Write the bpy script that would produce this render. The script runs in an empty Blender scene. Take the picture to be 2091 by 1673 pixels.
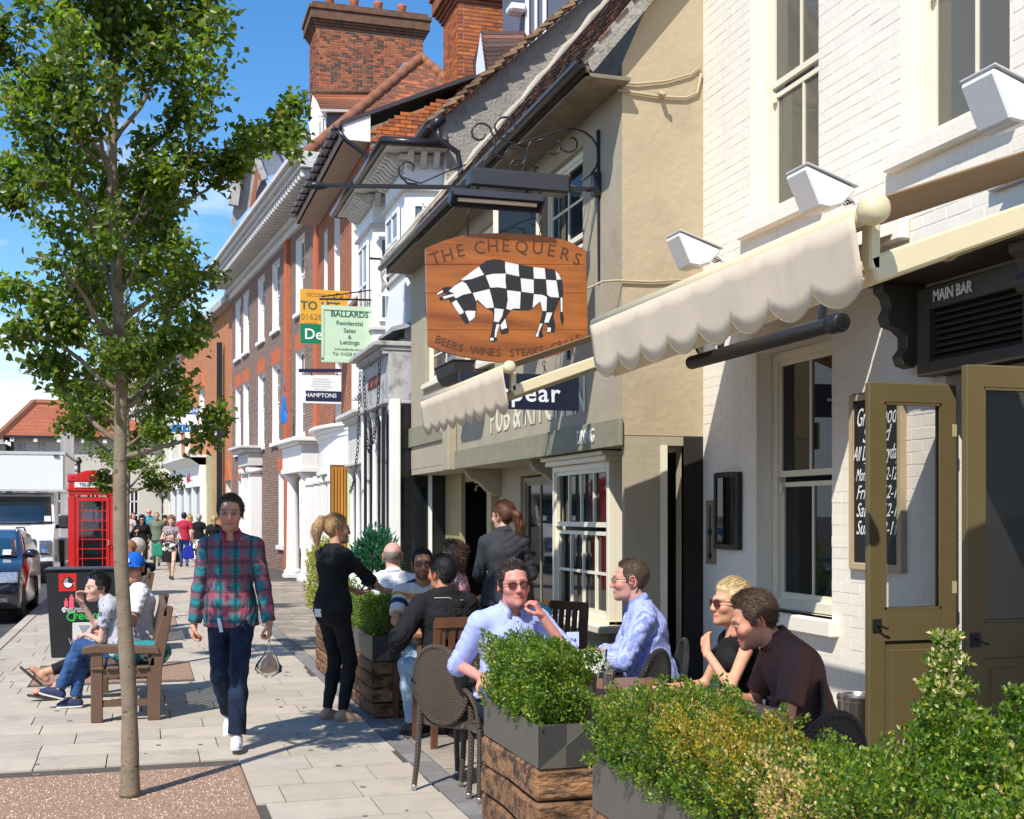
import bpy, bmesh, math, random
import numpy as np
from mathutils import Vector, Matrix, Euler
import openvdb as vdb
R = math.radians
random.seed(7); np.random.seed(7)
S = bpy.context.scene
C = S.collection
# ------------------------------------------------------------------ camera, sky, sun, exposure
YAW = R(16.8); FPX = 2500.0; UC, VH = 1045.5, 1050.0; EYE = 1.65
cam = bpy.data.objects.new('camera', bpy.data.cameras.new('camera')); C.objects.link(cam)
cam.location = (0, 0, EYE); cam.rotation_euler = (R(90), 0, -YAW)
cam.data.sensor_width = 36; cam.data.lens = 36*FPX/2091; cam.data.shift_y = (VH-836.5)/2091
cam.data.clip_end = 3000; cam.data.clip_start = .05
S.camera = cam
SUN_AZ, SUN_EL = R(222), R(49)      # direction the sun stands in: azimuth clockwise from +Y
w = bpy.data.worlds.new('World'); S.world = w; w.use_nodes = True
nt = w.node_tree; nt.nodes.clear()
def WN(t, **k):
    n = nt.nodes.new(t)
    for a, b in k.items(): setattr(n, a, b)
    return n
sky = WN('ShaderNodeTexSky', sky_type='NISHITA', sun_disc=False, sun_elevation=SUN_EL, sun_rotation=SUN_AZ,
         air_density=1.0, dust_density=.25, ozone_density=3.0, altitude=200)
tc = WN('ShaderNodeTexCoord'); mp = WN('ShaderNodeMapping'); mp.inputs['Scale'].default_value = (1.6, 1.6, 4.6)
mp.inputs['Location'].default_value = (3.1, .4, .2)
nz = WN('ShaderNodeTexNoise'); nz.inputs['Scale'].default_value = 1.9; nz.inputs['Detail'].default_value = 9; nz.inputs['Roughness'].default_value = .58
sx = WN('ShaderNodeSeparateXYZ'); ma = WN('ShaderNodeMath', operation='MULTIPLY_ADD'); ma.inputs[1].default_value = -.75; ma.inputs[2].default_value = .25
ad = WN('ShaderNodeMath', operation='ADD'); rp = WN('ShaderNodeMapRange'); rp.inputs[1].default_value = .54; rp.inputs[2].default_value = .72
mx = WN('ShaderNodeMix', data_type='RGBA'); mx.inputs[7].default_value = (6.0, 6.5, 7.4, 1)
hs = WN('ShaderNodeHueSaturation'); hs.inputs['Saturation'].default_value = 1.28; hs.inputs['Value'].default_value = 1.0
bg = WN('ShaderNodeBackground'); bg.inputs[1].default_value = .15; wo = WN('ShaderNodeOutputWorld')
L = nt.links.new
L(tc.outputs['Generated'], mp.inputs[0]); L(mp.outputs[0], nz.inputs['Vector']); L(tc.outputs['Generated'], sx.inputs[0])
L(sx.outputs[2], ma.inputs[0]); L(nz.outputs[0], ad.inputs[0]); L(ma.outputs[0], ad.inputs[1]); L(ad.outputs[0], rp.inputs[0])
L(sky.outputs[0], hs.inputs['Color']); L(rp.outputs[0], mx.inputs[0]); L(hs.outputs[0], mx.inputs[6]); L(mx.outputs[2], bg.inputs[0]); L(bg.outputs[0], wo.inputs[0])
sun = bpy.data.objects.new('sun', bpy.data.lights.new('sun', 'SUN')); C.objects.link(sun)
sun.data.energy = 4.6; sun.data.angle = R(.55); sun.data.color = (1, .95, .865)
sd = Vector((math.sin(SUN_AZ)*math.cos(SUN_EL), math.cos(SUN_AZ)*math.cos(SUN_EL), math.sin(SUN_EL)))
sun.rotation_euler = sd.to_track_quat('Z', 'Y').to_euler(); sun.location = sd*60
S.view_settings.view_transform = 'Standard'; S.view_settings.look = 'None'; S.view_settings.gamma = 1
S.view_settings.use_curve_mapping = False; S.view_settings.exposure = .40
S.cycles.max_bounces = 7; S.cycles.transparent_max_bounces = 12; S.cycles.caustics_reflective = False; S.cycles.caustics_refractive = False
S.cycles.use_denoising = True
# ------------------------------------------------------------------ where a point of the place stands
EYEV = Vector((0, 0, EYE)); ca, sa = math.cos(YAW), math.sin(YAW)
def ray(u, v):
    r = (u-UC)/FPX
    return Vector((sa+r*ca, ca-r*sa, (VH-v)/FPX))
def PD(u, v, d): return EYEV+ray(u, v)*d                       # at a depth
def PX(u, v, x): r = ray(u, v); return EYEV+r*(x/r.x)          # on the plane X = x
def PY(u, v, y): r = ray(u, v); return EYEV+r*(y/r.y)
def PZ(u, v, z): r = ray(u, v); return EYEV+r*((z-EYE)/r.z)    # on the level Z = z
def PP(u, v, o, n):
    r = ray(u, v); o = Vector(o); n = Vector(n); return EYEV+r*((o-EYEV).dot(n)/r.dot(n))
def proj(p):
    p = Vector(p)-EYEV; d = p.x*sa+p.y*ca; r = p.x*ca-p.y*sa
    return (UC+FPX*r/d, VH-FPX*p.z/d, d) if d > .05 else (0, 0, -1)
# ------------------------------------------------------------------ scene tree
def tag(o, label=None, cat=None, group=None, kind=None):
    if label: o['label'] = label
    if cat: o['category'] = cat
    if group: o['group'] = group
    if kind: o['kind'] = kind
    return o
def empty(name, loc=(0, 0, 0), rz=0, label=None, cat=None, group=None, kind=None, parent=None):
    o = bpy.data.objects.new(name, None); o.empty_display_size = .2; C.objects.link(o)
    o.location = loc; o.rotation_euler = (0, 0, rz); o.parent = parent
    return tag(o, label, cat, group, kind)
def wm(o):
    m = o.matrix_basis.copy()
    while o.parent: o = o.parent; m = o.matrix_basis @ m
    return m
def kids(o): return [x for x in bpy.data.objects if x.parent == o]
def copy_tree(o, parent=None, cache=None):
    ch = CH.get(o.name, [])
    c = o.copy(); C.objects.link(c)
    if parent: c.parent = parent
    CH[c.name] = []
    for k in ch:
        d = copy_tree(k, c); CH[c.name].append(d)
    return c
CH = {}
def dup(o, loc, rz=None, label=None, group=None, scale=None):
    c = copy_tree(o); c.location = loc
    if rz is not None: c.rotation_euler = (0, 0, rz)
    if scale: c.scale = (scale,)*3
    if label: c['label'] = label
    if group: c['group'] = group
    return c
def link(name, me, mats, parent=None, kind=None, smooth=False):
    o = bpy.data.objects.new(name, me); C.objects.link(o)
    for m in (mats if isinstance(mats, (list, tuple)) else [mats]):
        if len(me.materials) < len(mats if isinstance(mats, (list, tuple)) else [mats]): me.materials.append(m)
    if smooth: me.polygons.foreach_set('use_smooth', [True]*len(me.polygons))
    if parent is not None:
        o.parent = parent; CH.setdefault(parent.name, []).append(o)
    CH.setdefault(o.name, [])
    if kind: o['kind'] = kind
    return o
class MB:
    def __init__(s): s.v = []; s.f = []; s.m = []; s.mi = 0
    def add(s, vs, fs, M=None):
        b = len(s.v)
        s.v += [tuple(M @ Vector(p)) for p in vs] if M is not None else [tuple(p) for p in vs]
        s.f += [tuple(b+i for i in f) for f in fs]; s.m += [s.mi]*len(fs); return s
    def box(s, x0, y0, z0, x1, y1, z1, M=None):
        x0, x1 = min(x0, x1), max(x0, x1); y0, y1 = min(y0, y1), max(y0, y1); z0, z1 = min(z0, z1), max(z0, z1)
        return s.add([(x0,y0,z0),(x1,y0,z0),(x1,y1,z0),(x0,y1,z0),(x0,y0,z1),(x1,y0,z1),(x1,y1,z1),(x0,y1,z1)],
                     [(0,3,2,1),(4,5,6,7),(0,1,5,4),(1,2,6,5),(2,3,7,6),(3,0,4,7)], M)
    def cbox(s, c, d, M=None, rot=None):
        if rot is not None:
            T = Matrix.Translation(c) @ rot.to_4x4(); M = T if M is None else M @ T; c = (0, 0, 0)
        return s.box(c[0]-d[0]/2, c[1]-d[1]/2, c[2]-d[2]/2, c[0]+d[0]/2, c[1]+d[1]/2, c[2]+d[2]/2, M)
    def bar(s, a, b, w, h=None, up=(0, 0, 1)):
        a = Vector(a); b = Vector(b); h = h or w; z = (b-a); l = z.length
        if l < 1e-6: return s
        z.normalize(); u = Vector(up)
        if abs(z.dot(u)) > .98: u = Vector((0, 1, 0))
        x = u.cross(z).normalized(); y = z.cross(x)
        M = Matrix.Translation((a+b)/2) @ Matrix((x, y, z)).transposed().to_4x4()
        return s.box(-w/2, -h/2, -l/2, w/2, h/2, l/2, M)
    def tube(s, pts, r, n=8, cap=True, closed=False):
        pts = [Vector(p) for p in pts]; N = len(pts); rs = r if isinstance(r, (list, tuple)) else [r]*N
        vs = []; prev = None
        for i, p in enumerate(pts):
            t = (pts[(i+1) % N]-pts[i-1]) if closed else (pts[min(i+1, N-1)]-pts[max(i-1, 0)])
            t = t.normalized() if t.length > 1e-9 else Vector((0, 0, 1))
            if prev is None: prev = Vector((0, 0, 1)).cross(t) if abs(t.z) < .9 else Vector((1, 0, 0)).cross(t)
            x = (prev-t*prev.dot(t)); x = x.normalized() if x.length > 1e-6 else t.orthogonal().normalized()
            y = t.cross(x); prev = x
            vs += [p+(x*math.cos(2*math.pi*k/n)+y*math.sin(2*math.pi*k/n))*rs[i] for k in range(n)]
        fs = []
        for i in range(N if closed else N-1):
            j = (i+1) % N
            fs += [(i*n+k, i*n+(k+1) % n, j*n+(k+1) % n, j*n+k) for k in range(n)]
        if cap and not closed: fs += [tuple(range(n-1, -1, -1)), tuple((N-1)*n+k for k in range(n))]
        return s.add(vs, fs)
    def lathe(s, prof, n=16, M=None, c=(0, 0)):
        vs = []
        for r, z in prof: vs += [(c[0]+r*math.cos(2*math.pi*k/n), c[1]+r*math.sin(2*math.pi*k/n), z) for k in range(n)]
        fs = [(i*n+k, i*n+(k+1) % n, (i+1)*n+(k+1) % n, (i+1)*n+k) for i in range(len(prof)-1) for k in range(n)]
        if prof[0][0] > 1e-5: fs.append(tuple(range(n-1, -1, -1)))
        if prof[-1][0] > 1e-5: fs.append(tuple((len(prof)-1)*n+k for k in range(n)))
        return s.add(vs, fs, M)
    def prism(s, poly, t0, t1, f):
        """poly: 2-D outline; f(a, b, t) maps it into 3-D; a solid between t0 and t1"""
        n = len(poly); vs = [f(a, b, t0) for a, b in poly]+[f(a, b, t1) for a, b in poly]
        fs = [tuple(range(n)), tuple(range(2*n-1, n-1, -1))]+[(i, i+n, (i+1) % n+n, (i+1) % n) for i in range(n)]
        return s.add(vs, fs)
    def quad(s, *p): return s.add(p, [tuple(range(len(p)))])
    def sph(s, c, r, n=10, m=8, M=None):
        r = r if isinstance(r, (list, tuple)) else (r, r, r)
        vs = [(c[0]+r[0]*math.sin(math.pi*i/m)*math.cos(2*math.pi*k/n), c[1]+r[1]*math.sin(math.pi*i/m)*math.sin(2*math.pi*k/n), c[2]+r[2]*math.cos(math.pi*i/m)) for i in range(m+1) for k in range(n)]
        fs = [(i*n+k, (i+1)*n+k, (i+1)*n+(k+1) % n, i*n+(k+1) % n) for i in range(m) for k in range(n)]
        return s.add(vs, fs, M)
    def mesh(s, name):
        me = bpy.data.meshes.new(name); me.from_pydata([tuple(p) for p in s.v], [], s.f); me.validate(verbose=False)
        return me
    def build(s, name, mats, parent=None, smooth=False, bevel=0, kind=None, fix=True, loc=None, auto=None):
        me = bpy.data.meshes.new(name); me.from_pydata(s.v, [], s.f)
        if any(s.m): me.polygons.foreach_set('material_index', s.m)
        if fix or bevel:
            bm = bmesh.new(); bm.from_mesh(me)
            bmesh.ops.remove_doubles(bm, verts=bm.verts, dist=1e-5)
            bmesh.ops.recalc_face_normals(bm, faces=bm.faces)
            if bevel:
                bmesh.ops.bevel(bm, geom=[e for e in bm.edges if len(e.link_faces) == 2 and e.calc_face_angle(0) > .5], offset=bevel, segments=1, profile=.5, affect='EDGES', clamp_overlap=True)
            bm.to_mesh(me); bm.free()
        me.validate()
        o = link(name, me, mats, parent, kind, False)
        if smooth:
            me.polygons.foreach_set('use_smooth', [True]*len(me.polygons))
            if auto:
                try: me.set_sharp_from_angle(angle=R(auto))
                except Exception: pass
        if loc is not None: o.location = loc
        return o
def npmesh(name, V, F, mats, parent=None, smooth=False, kind=None, attrs=None, matidx=None):
    me = bpy.data.meshes.new(name); V = np.asarray(V, np.float32); F = np.asarray(F, np.int32)
    k = F.shape[1]; me.vertices.add(len(V)); me.vertices.foreach_set('co', V.ravel())
    me.loops.add(F.size); me.loops.foreach_set('vertex_index', F.ravel())
    me.polygons.add(len(F)); me.polygons.foreach_set('loop_start', np.arange(0, F.size, k, dtype=np.int32)); me.polygons.foreach_set('loop_total', np.full(len(F), k, np.int32))
    if matidx is not None: me.polygons.foreach_set('material_index', np.asarray(matidx, np.int32))
    me.update(calc_edges=True)
    for nm, ar in (attrs or {}).items():
        ar = np.asarray(ar, np.float32)
        a = me.attributes.new(nm, 'FLOAT_VECTOR' if ar.ndim == 2 else 'FLOAT', 'POINT'); a.data.foreach_set('vector' if ar.ndim == 2 else 'value', ar.ravel())
    return link(name, me, mats, parent, kind, smooth)
# ------------------------------------------------------------------ materials
def mat(name, col, rough=.6, var=.12, vs=2.0, bump=0, bs=60, metal=0, rnd=0, col2=None, c2=(.45, .6), spec=.4, stretch=(1, 1, 1), sat=0,
        brick=None, attr=None, coat=0, glass=0, island=True, wear=None, dark=None, alpha=None, emit=0, bdist=.01, sheen=0, sss=0):
    m = bpy.data.materials.new(name); m.use_nodes = True; t = m.node_tree; N = t.nodes; b = N['Principled BSDF']; K = t.links.new
    def nd(ty, **k):
        n = N.new(ty)
        for a, v in k.items(): setattr(n, a, v)
        return n
    b.inputs['Roughness'].default_value = rough; b.inputs['Metallic'].default_value = metal
    b.inputs['Specular IOR Level'].default_value = spec
    if coat: b.inputs['Coat Weight'].default_value = coat; b.inputs['Coat Roughness'].default_value = .06
    if glass: b.inputs['Transmission Weight'].default_value = glass; b.inputs['IOR'].default_value = 1.45
    if alpha is not None: b.inputs['Alpha'].default_value = alpha
    if sheen: b.inputs['Sheen Weight'].default_value = sheen
    if sss: b.inputs['Subsurface Weight'].default_value = sss; b.inputs['Subsurface Radius'].default_value = (.012, .005, .003); b.inputs['Subsurface Scale'].default_value = 1
    geo = nd('ShaderNodeNewGeometry'); co = nd('ShaderNodeTexCoord')
    mp = nd('ShaderNodeMapping'); mp.inputs['Scale'].default_value = stretch
    K(co.outputs['Object'] if not rnd else geo.outputs['Position'], mp.inputs[0])
    rv = None
    c = (*col[:3], 1)
    cur = nd('ShaderNodeRGB'); cur.outputs[0].default_value = c; out = cur.outputs[0]
    if attr:
        a = nd('ShaderNodeAttribute', attribute_name=attr); out = a.outputs['Vector']
    if rnd or col2:
        oi = nd('ShaderNodeObjectInfo'); ad = nd('ShaderNodeMath', operation='ADD'); fr = nd('ShaderNodeMath', operation='FRACT')
        K(oi.outputs['Random'], ad.inputs[0])
        if island: K(geo.outputs['Random Per Island'], ad.inputs[1])
        K(ad.outputs[0], fr.inputs[0]); rv = fr.outputs[0]
    if brick:
        # brick = (mortar colour, brick colour 2, width, height, mortar size)
        sp = nd('ShaderNodeSeparateXYZ'); cb = nd('ShaderNodeCombineXYZ'); a1 = nd('ShaderNodeMath', operation='ADD')
        K(co.outputs['Object'], sp.inputs[0]); K(sp.outputs[0], a1.inputs[0]); K(sp.outputs[1], a1.inputs[1]); K(a1.outputs[0], cb.inputs[0]); K(sp.outputs[2], cb.inputs[1])
        bt = nd('ShaderNodeTexBrick'); bt.inputs['Scale'].default_value = 1
        bt.inputs['Color1'].default_value = c; bt.inputs['Color2'].default_value = (*brick[1], 1); bt.inputs['Mortar'].default_value = (*brick[0], 1)
        bt.inputs['Brick Width'].default_value = brick[2]; bt.inputs['Row Height'].default_value = brick[3]; bt.inputs['Mortar Size'].default_value = brick[4]; bt.inputs['Mortar Smooth'].default_value = .2
        K(cb.outputs[0], bt.inputs['Vector']); out = bt.outputs['Color']
    if col2 is not None:
        if rv is not None and rnd:
            mr = nd('ShaderNodeMapRange'); mr.inputs[1].default_value = c2[0]; mr.inputs[2].default_value = c2[1]; K(rv, mr.inputs[0]); fac = mr.outputs[0]
        else:
            n2 = nd('ShaderNodeTexNoise'); n2.inputs['Scale'].default_value = vs*.7; n2.inputs['Detail'].default_value = 6; K(mp.outputs[0], n2.inputs['Vector'])
            mr = nd('ShaderNodeMapRange'); mr.inputs[1].default_value = c2[0]; mr.inputs[2].default_value = c2[1]; K(n2.outputs[0], mr.inputs[0]); fac = mr.outputs[0]
        mx = nd('ShaderNodeMix', data_type='RGBA'); K(fac, mx.inputs[0]); K(out, mx.inputs[6]); mx.inputs[7].default_value = (*col2, 1); out = mx.outputs[2]
    if dark is not None:   # stains: (colour, scale, lo, hi)
        n3 = nd('ShaderNodeTexNoise'); n3.inputs['Scale'].default_value = dark[1]; n3.inputs['Detail'].default_value = 8; n3.inputs['Roughness'].default_value = .65; K(mp.outputs[0], n3.inputs['Vector'])
        mr = nd('ShaderNodeMapRange'); mr.inputs[1].default_value = dark[2]; mr.inputs[2].default_value = dark[3]; K(n3.outputs[0], mr.inputs[0])
        mx = nd('ShaderNodeMix', data_type='RGBA'); K(mr.outputs[0], mx.inputs[0]); K(out, mx.inputs[6]); mx.inputs[7].default_value = (*dark[0], 1); out = mx.outputs[2]
    hv = nd('ShaderNodeHueSaturation'); K(out, hv.inputs['Color'])
    nz = nd('ShaderNodeTexNoise'); nz.inputs['Scale'].default_value = vs; nz.inputs['Detail'].default_value = 7; nz.inputs['Roughness'].default_value = .6; K(mp.outputs[0], nz.inputs['Vector'])
    m1 = nd('ShaderNodeMapRange'); m1.inputs[1].default_value = .25; m1.inputs[2].default_value = .75; m1.inputs[3].default_value = 1-var; m1.inputs[4].default_value = 1+var; K(nz.outputs[0], m1.inputs[0]); val = m1.outputs[0]
    if rnd:
        # a second draw from the same random number
        m3 = nd('ShaderNodeMath', operation='MULTIPLY'); m3.inputs[1].default_value = 7.31; f3 = nd('ShaderNodeMath', operation='FRACT'); K(rv, m3.inputs[0]); K(m3.outputs[0], f3.inputs[0])
        m2 = nd('ShaderNodeMapRange'); m2.inputs[3].default_value = 1-rnd; m2.inputs[4].default_value = 1+rnd; K(f3.outputs[0], m2.inputs[0])
        mm = nd('ShaderNodeMath', operation='MULTIPLY'); K(val, mm.inputs[0]); K(m2.outputs[0], mm.inputs[1]); val = mm.outputs[0]
    K(val, hv.inputs['Value']); K(hv.outputs[0], b.inputs['Base Color'])
    if emit: K(hv.outputs[0], b.inputs['Emission Color']); b.inputs['Emission Strength'].default_value = emit
    if bump or brick:
        bn = nd('ShaderNodeTexNoise'); bn.inputs['Scale'].default_value = bs; bn.inputs['Detail'].default_value = 5; K(mp.outputs[0], bn.inputs['Vector'])
        bp = nd('ShaderNodeBump'); bp.inputs['Strength'].default_value = bump or .3; bp.inputs['Distance'].default_value = bdist; K(bn.outputs[0], bp.inputs['Height'])
        if brick:
            b2 = nd('ShaderNodeBump'); b2.inputs['Strength'].default_value = .6; b2.inputs['Distance'].default_value = .006; b2.invert = True; K(bt.outputs['Fac'], b2.inputs['Height']); K(bp.outputs[0], b2.inputs['Normal']); bp = b2
        K(bp.outputs[0], b.inputs['Normal'])
    return m
M_ = {}
def MT(k, *a, **kw):
    if k not in M_: M_[k] = mat(k, *a, **kw)
    return M_[k]
def glassmat(name, tint=(.02, .03, .035), rough=.03, alpha=.55):
    m = bpy.data.materials.new(name); m.use_nodes = True; t = m.node_tree; N = t.nodes; N.clear(); K = t.links.new
    o = N.new('ShaderNodeOutputMaterial'); g = N.new('ShaderNodeBsdfGlossy'); g.inputs['Roughness'].default_value = rough
    tr = N.new('ShaderNodeBsdfTransparent'); d = N.new('ShaderNodeBsdfDiffuse'); d.inputs[0].default_value = (*tint, 1)
    m1 = N.new('ShaderNodeMixShader'); m1.inputs[0].default_value = alpha; K(tr.outputs[0], m1.inputs[1]); K(d.outputs[0], m1.inputs[2])
    f = N.new('ShaderNodeFresnel'); f.inputs[0].default_value = 1.36; ml = N.new('ShaderNodeMath'); ml.operation = 'MULTIPLY_ADD'; ml.inputs[1].default_value = 1.0; ml.inputs[2].default_value = .02; K(f.outputs[0], ml.inputs[0])
    m2 = N.new('ShaderNodeMixShader'); K(ml.outputs[0], m2.inputs[0]); K(m1.outputs[0], m2.inputs[1]); K(g.outputs[0], m2.inputs[2]); K(m2.outputs[0], o.inputs[0])
    return m
# ------------------------------------------------------------------ many alike pieces
_unit = {}
def unit_box(mt, bev):
    k = (mt.name, bev)
    if k not in _unit:
        b = MB().box(-.5, -.5, -.5, .5, .5, .5); me = b.mesh('piece')
        if bev:
            bm = bmesh.new(); bm.from_mesh(me); bmesh.ops.bevel(bm, geom=list(bm.edges), offset=bev, segments=1, profile=.5, affect='EDGES'); bm.to_mesh(me); bm.free()
        me.materials.append(mt); _unit[k] = me
    return _unit[k]
def pieces(parent, name, items, mt, cap=300, rest=None, bev=.03):
    """items: (centre, size, rotation Matrix or None) in the parent's space. The largest in view become parts, the rest one part."""
    W = wm(parent); sc = []
    for i, (c, s, r) in enumerate(items):
        u, v, d = proj(W @ Vector(c)); vis = d > 0 and -150 < u < 2241 and -150 < v < 1823
        sz = sorted(s)[1:]
        sc.append(((sz[0]*sz[1])**.5/d if vis else 0, i))
    sc.sort(reverse=True); top = set(i for _, i in sc[:cap] if _ > 0); me = unit_box(mt, bev); mb = MB()
    for i, (c, s, r) in enumerate(items):
        if i in top:
            o = bpy.data.objects.new(name, me); C.objects.link(o); o.parent = parent; o.location = c; o.scale = s
            if r is not None: o.rotation_euler = r.to_euler()
        else:
            mb.cbox(c, s, None, r) if r is not None else mb.cbox(c, s)
    if mb.v: mb.build(rest or name+'_rows', mt, parent, kind='stuff', fix=False)
# ------------------------------------------------------------------ bodies grown as distance fields
def smin(a, b, k):
    h = np.clip(.5+.5*(b-a)/k, 0, 1); return b*(1-h)+a*h-k*h*(1-h)
def seg_d(P, a, b, ra, rb, cap=0):
    a = np.array(a, np.float32); b = np.array(b, np.float32); ab = b-a; L2 = float(ab@ab)+1e-9
    t0 = ((P-a)@ab)/L2; t = np.clip(t0, 0, 1); d = np.linalg.norm(P-a-t[..., None]*ab, axis=-1)-(ra+(rb-ra)*t)
    if cap & 1: d = np.maximum(d, (t0-1)*L2**.5)
    if cap & 2: d = np.maximum(d, -t0*L2**.5)
    return d
def ell_d(P, c, r, Q=None):
    q = P-np.array(c, np.float32)
    if Q is not None: q = q@np.array(Q, np.float32)       # columns of Q: local axes
    r = np.array(r, np.float32); k = np.linalg.norm(q/r, axis=-1); return (k-1)*float(min(r))*.5+(k-1)*float(np.mean(r))*.5
def tor_d(P, a, b, ra, rb, side):      # flattened limb (trunk): half widths ra=(w,d) -> rb, 'side' is its lateral axis
    a = np.array(a, np.float32); b = np.array(b, np.float32); ab = b-a; L = float(np.linalg.norm(ab)); ax = ab/L
    s = np.array(side, np.float32); s = s-ax*(s@ax); s /= np.linalg.norm(s); f = np.cross(ax, s)
    q = P-a; z = q@ax; t = np.clip(z/L, 0, 1); dz = z-t*L
    w = ra[0]+(rb[0]-ra[0])*t; d = ra[1]+(rb[1]-ra[1])*t
    k = np.sqrt(((q@s)/w)**2+((q@f)/d)**2+(dz/np.minimum(w, d))**2)
    return (k-1)*np.minimum(w, d)
def field_mesh(prims, h, k=.02, pad=.05):
    """prims: list of dicts f(P)->d, lo, hi bounding box, k, sub"""
    lo = np.min([p['lo'] for p in prims], 0)-pad; hi = np.max([p['hi'] for p in prims], 0)+pad
    n = np.ceil((hi-lo)/h).astype(int)+1; G = np.full(n, .08, np.float32)
    for p in prims:
        i0 = np.maximum(((p['lo']-pad-lo)/h).astype(int), 0); i1 = np.minimum(((p['hi']+pad-lo)/h).astype(int)+2, n)
        ax = [lo[j]+h*np.arange(i0[j], i1[j], dtype=np.float32) for j in range(3)]
        P = np.stack(np.meshgrid(*ax, indexing='ij'), -1).astype(np.float32)
        d = np.clip(p['f'](P), -.08, .08).astype(np.float32); sl = tuple(slice(i0[j], i1[j]) for j in range(3))
        if p.get('sub'): G[sl] = -smin(-G[sl], d, p.get('k', k))
        elif p.get('cut'): G[sl] = np.maximum(G[sl], d)
        else: G[sl] = smin(G[sl], d, p.get('k', k))
    g = vdb.FloatGrid(); g.background = .08; g.copyFromArray(G)
    V, Q = g.convertToQuads(0.0) if hasattr(g, 'convertToQuads') else g.convertToPolygons(0.0)[:2]
    V = V*h+lo; return V.astype(np.float32), Q[:, ::-1].astype(np.int32)
def prim_seg(a, b, ra, rb, cap=0, k=.02, g=''):
    a = np.array(a, float); b = np.array(b, float); r = max(ra, rb)
    return dict(f=lambda P: seg_d(P, a, b, ra, rb, cap), lo=np.minimum(a, b)-r, hi=np.maximum(a, b)+r, k=k, a=a, b=b)
def prim_ell(c, r, Q=None, k=.02, sub=False):
    c = np.array(c, float); m = max(r); return dict(f=lambda P: ell_d(P, c, r, Q), lo=c-m, hi=c+m, k=k, sub=sub)
def prim_tor(a, b, ra, rb, side, k=.03):
    a = np.array(a, float); b = np.array(b, float); r = max(*ra, *rb); return dict(f=lambda P: tor_d(P, a, b, ra, rb, side), lo=np.minimum(a, b)-r, hi=np.maximum(a, b)+r, k=k)
def prim_plane(o, n, lo, hi):
    o = np.array(o, np.float32); n = np.array(n, np.float32); n /= np.linalg.norm(n)
    return dict(f=lambda P: (P-o)@n, lo=np.array(lo, float), hi=np.array(hi, float), cut=True)
def lumps(V, amp, fr, seed=0):
    r = np.random.RandomState(seed); d = np.zeros(len(V), np.float32)
    for i in range(7):
        w = r.normal(size=3)*fr*(1+.35*i); d += np.sin(V@w+r.uniform(0, 6.28))/(1+.4*i)
    return d*amp/3
def folds(V, amp, seed=0):
    r = np.random.RandomState(seed+50); d = np.zeros(len(V), np.float32)
    wp = np.stack([np.sin(V@(r.normal(size=3)*9)+r.uniform(0, 6))*.02 for _ in range(3)], 1)
    for i in range(9):
        w = r.normal(size=3)*(16+5*i)*np.array((1, 1, .9)); w2 = r.normal(size=3)*9
        c = (1-np.abs(np.sin((V+wp)@w+r.uniform(0, 6.28))))**2.2; mk = np.clip(np.sin(V@w2+r.uniform(0, 6.28))*1.8-.3, 0, 1)
        d += c*mk/(1+.10*i)*(1 if i % 3 else -.7)
    return (d*.75-.12)*amp
def vnormals(V, F):
    n = np.cross(V[F[:, 2]]-V[F[:, 0]], V[F[:, 3]]-V[F[:, 1]]); N = np.zeros_like(V)
    for j in range(4): np.add.at(N, F[:, j], n)
    return N/(np.linalg.norm(N, axis=1, keepdims=True)+1e-9)
# ---- head: a star-shaped field sampled along rays
def head_field(P, fem=0, heavy=0):
    x = np.abs(P[:, 0]); Q = np.stack([x, P[:, 1], P[:, 2]], 1).astype(np.float32)
    E = lambda c, r: ell_d(Q, c, r)
    jw = .050-.006*fem+.010*heavy
    d = E((0, -.018, .030), (.0745, .093, .086))
    d = smin(d, E((0, .022, -.028), (.060+.006*heavy, .066, .082)), .02)
    d = smin(d, E((0, .030, -.078), (jw, .050, .036)), .018)
    d = smin(d, np.linalg.norm(Q-np.array((0, .073, -.094)), axis=1)-.018, .022)
    d = smin(d, seg_d(Q, (.006, .080, .024), (.046, .066, .022), .012, .010), .012)
    d = smin(d, np.linalg.norm(Q-np.array((.042, .056, -.022)), axis=1)-.025, .02)
    d = -smin(-d, np.linalg.norm(Q-np.array((.031, .100, .004)), axis=1)-.019, .014)
    d = smin(d, seg_d(Q, (0, .086, .012), (0, .103-.003*fem, -.028), .0075, .011), .010)
    d = smin(d, np.linalg.norm(Q-np.array((.0105, .096, -.032)), axis=1)-.0085, .006)
    d = smin(d, seg_d(Q, (0, .0890, -.058), (.021, .0815, -.0615), .0048, .003), .007)
    d = smin(d, seg_d(Q, (0, .0880, -.0695), (.018, .0815, -.0665), .0055, .003), .007)
    d = -smin(-d, seg_d(Q, (0, .0965, -.0638), (.025, .087, -.0632), .0026, .002), .004)
    return d
def head_rays(nu=64, nv=48):
    th = np.pi*(np.arange(nv+1))/nv; ph = 2*np.pi*np.arange(nu)/nu
    T, H = np.meshgrid(th, ph, indexing='ij')
    # pole axis along Z; azimuth 0 = +Y (face), denser rays round the face
    H2 = H-.42*np.sin(H); T2 = T
    D = np.stack([np.sin(T2)*np.sin(H2), np.sin(T2)*np.cos(H2), np.cos(T2)], -1).reshape(-1, 3)
    i = np.arange(nv)[:, None]; k = np.arange(nu)[None, :]
    F = np.stack([i*nu+k, (i+1)*nu+k, (i+1)*nu+(k+1) % nu, i*nu+(k+1) % nu], -1).reshape(-1, 4)
    return D.astype(np.float32), F[:, ::-1].astype(np.int32)
_hc = {}
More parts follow.
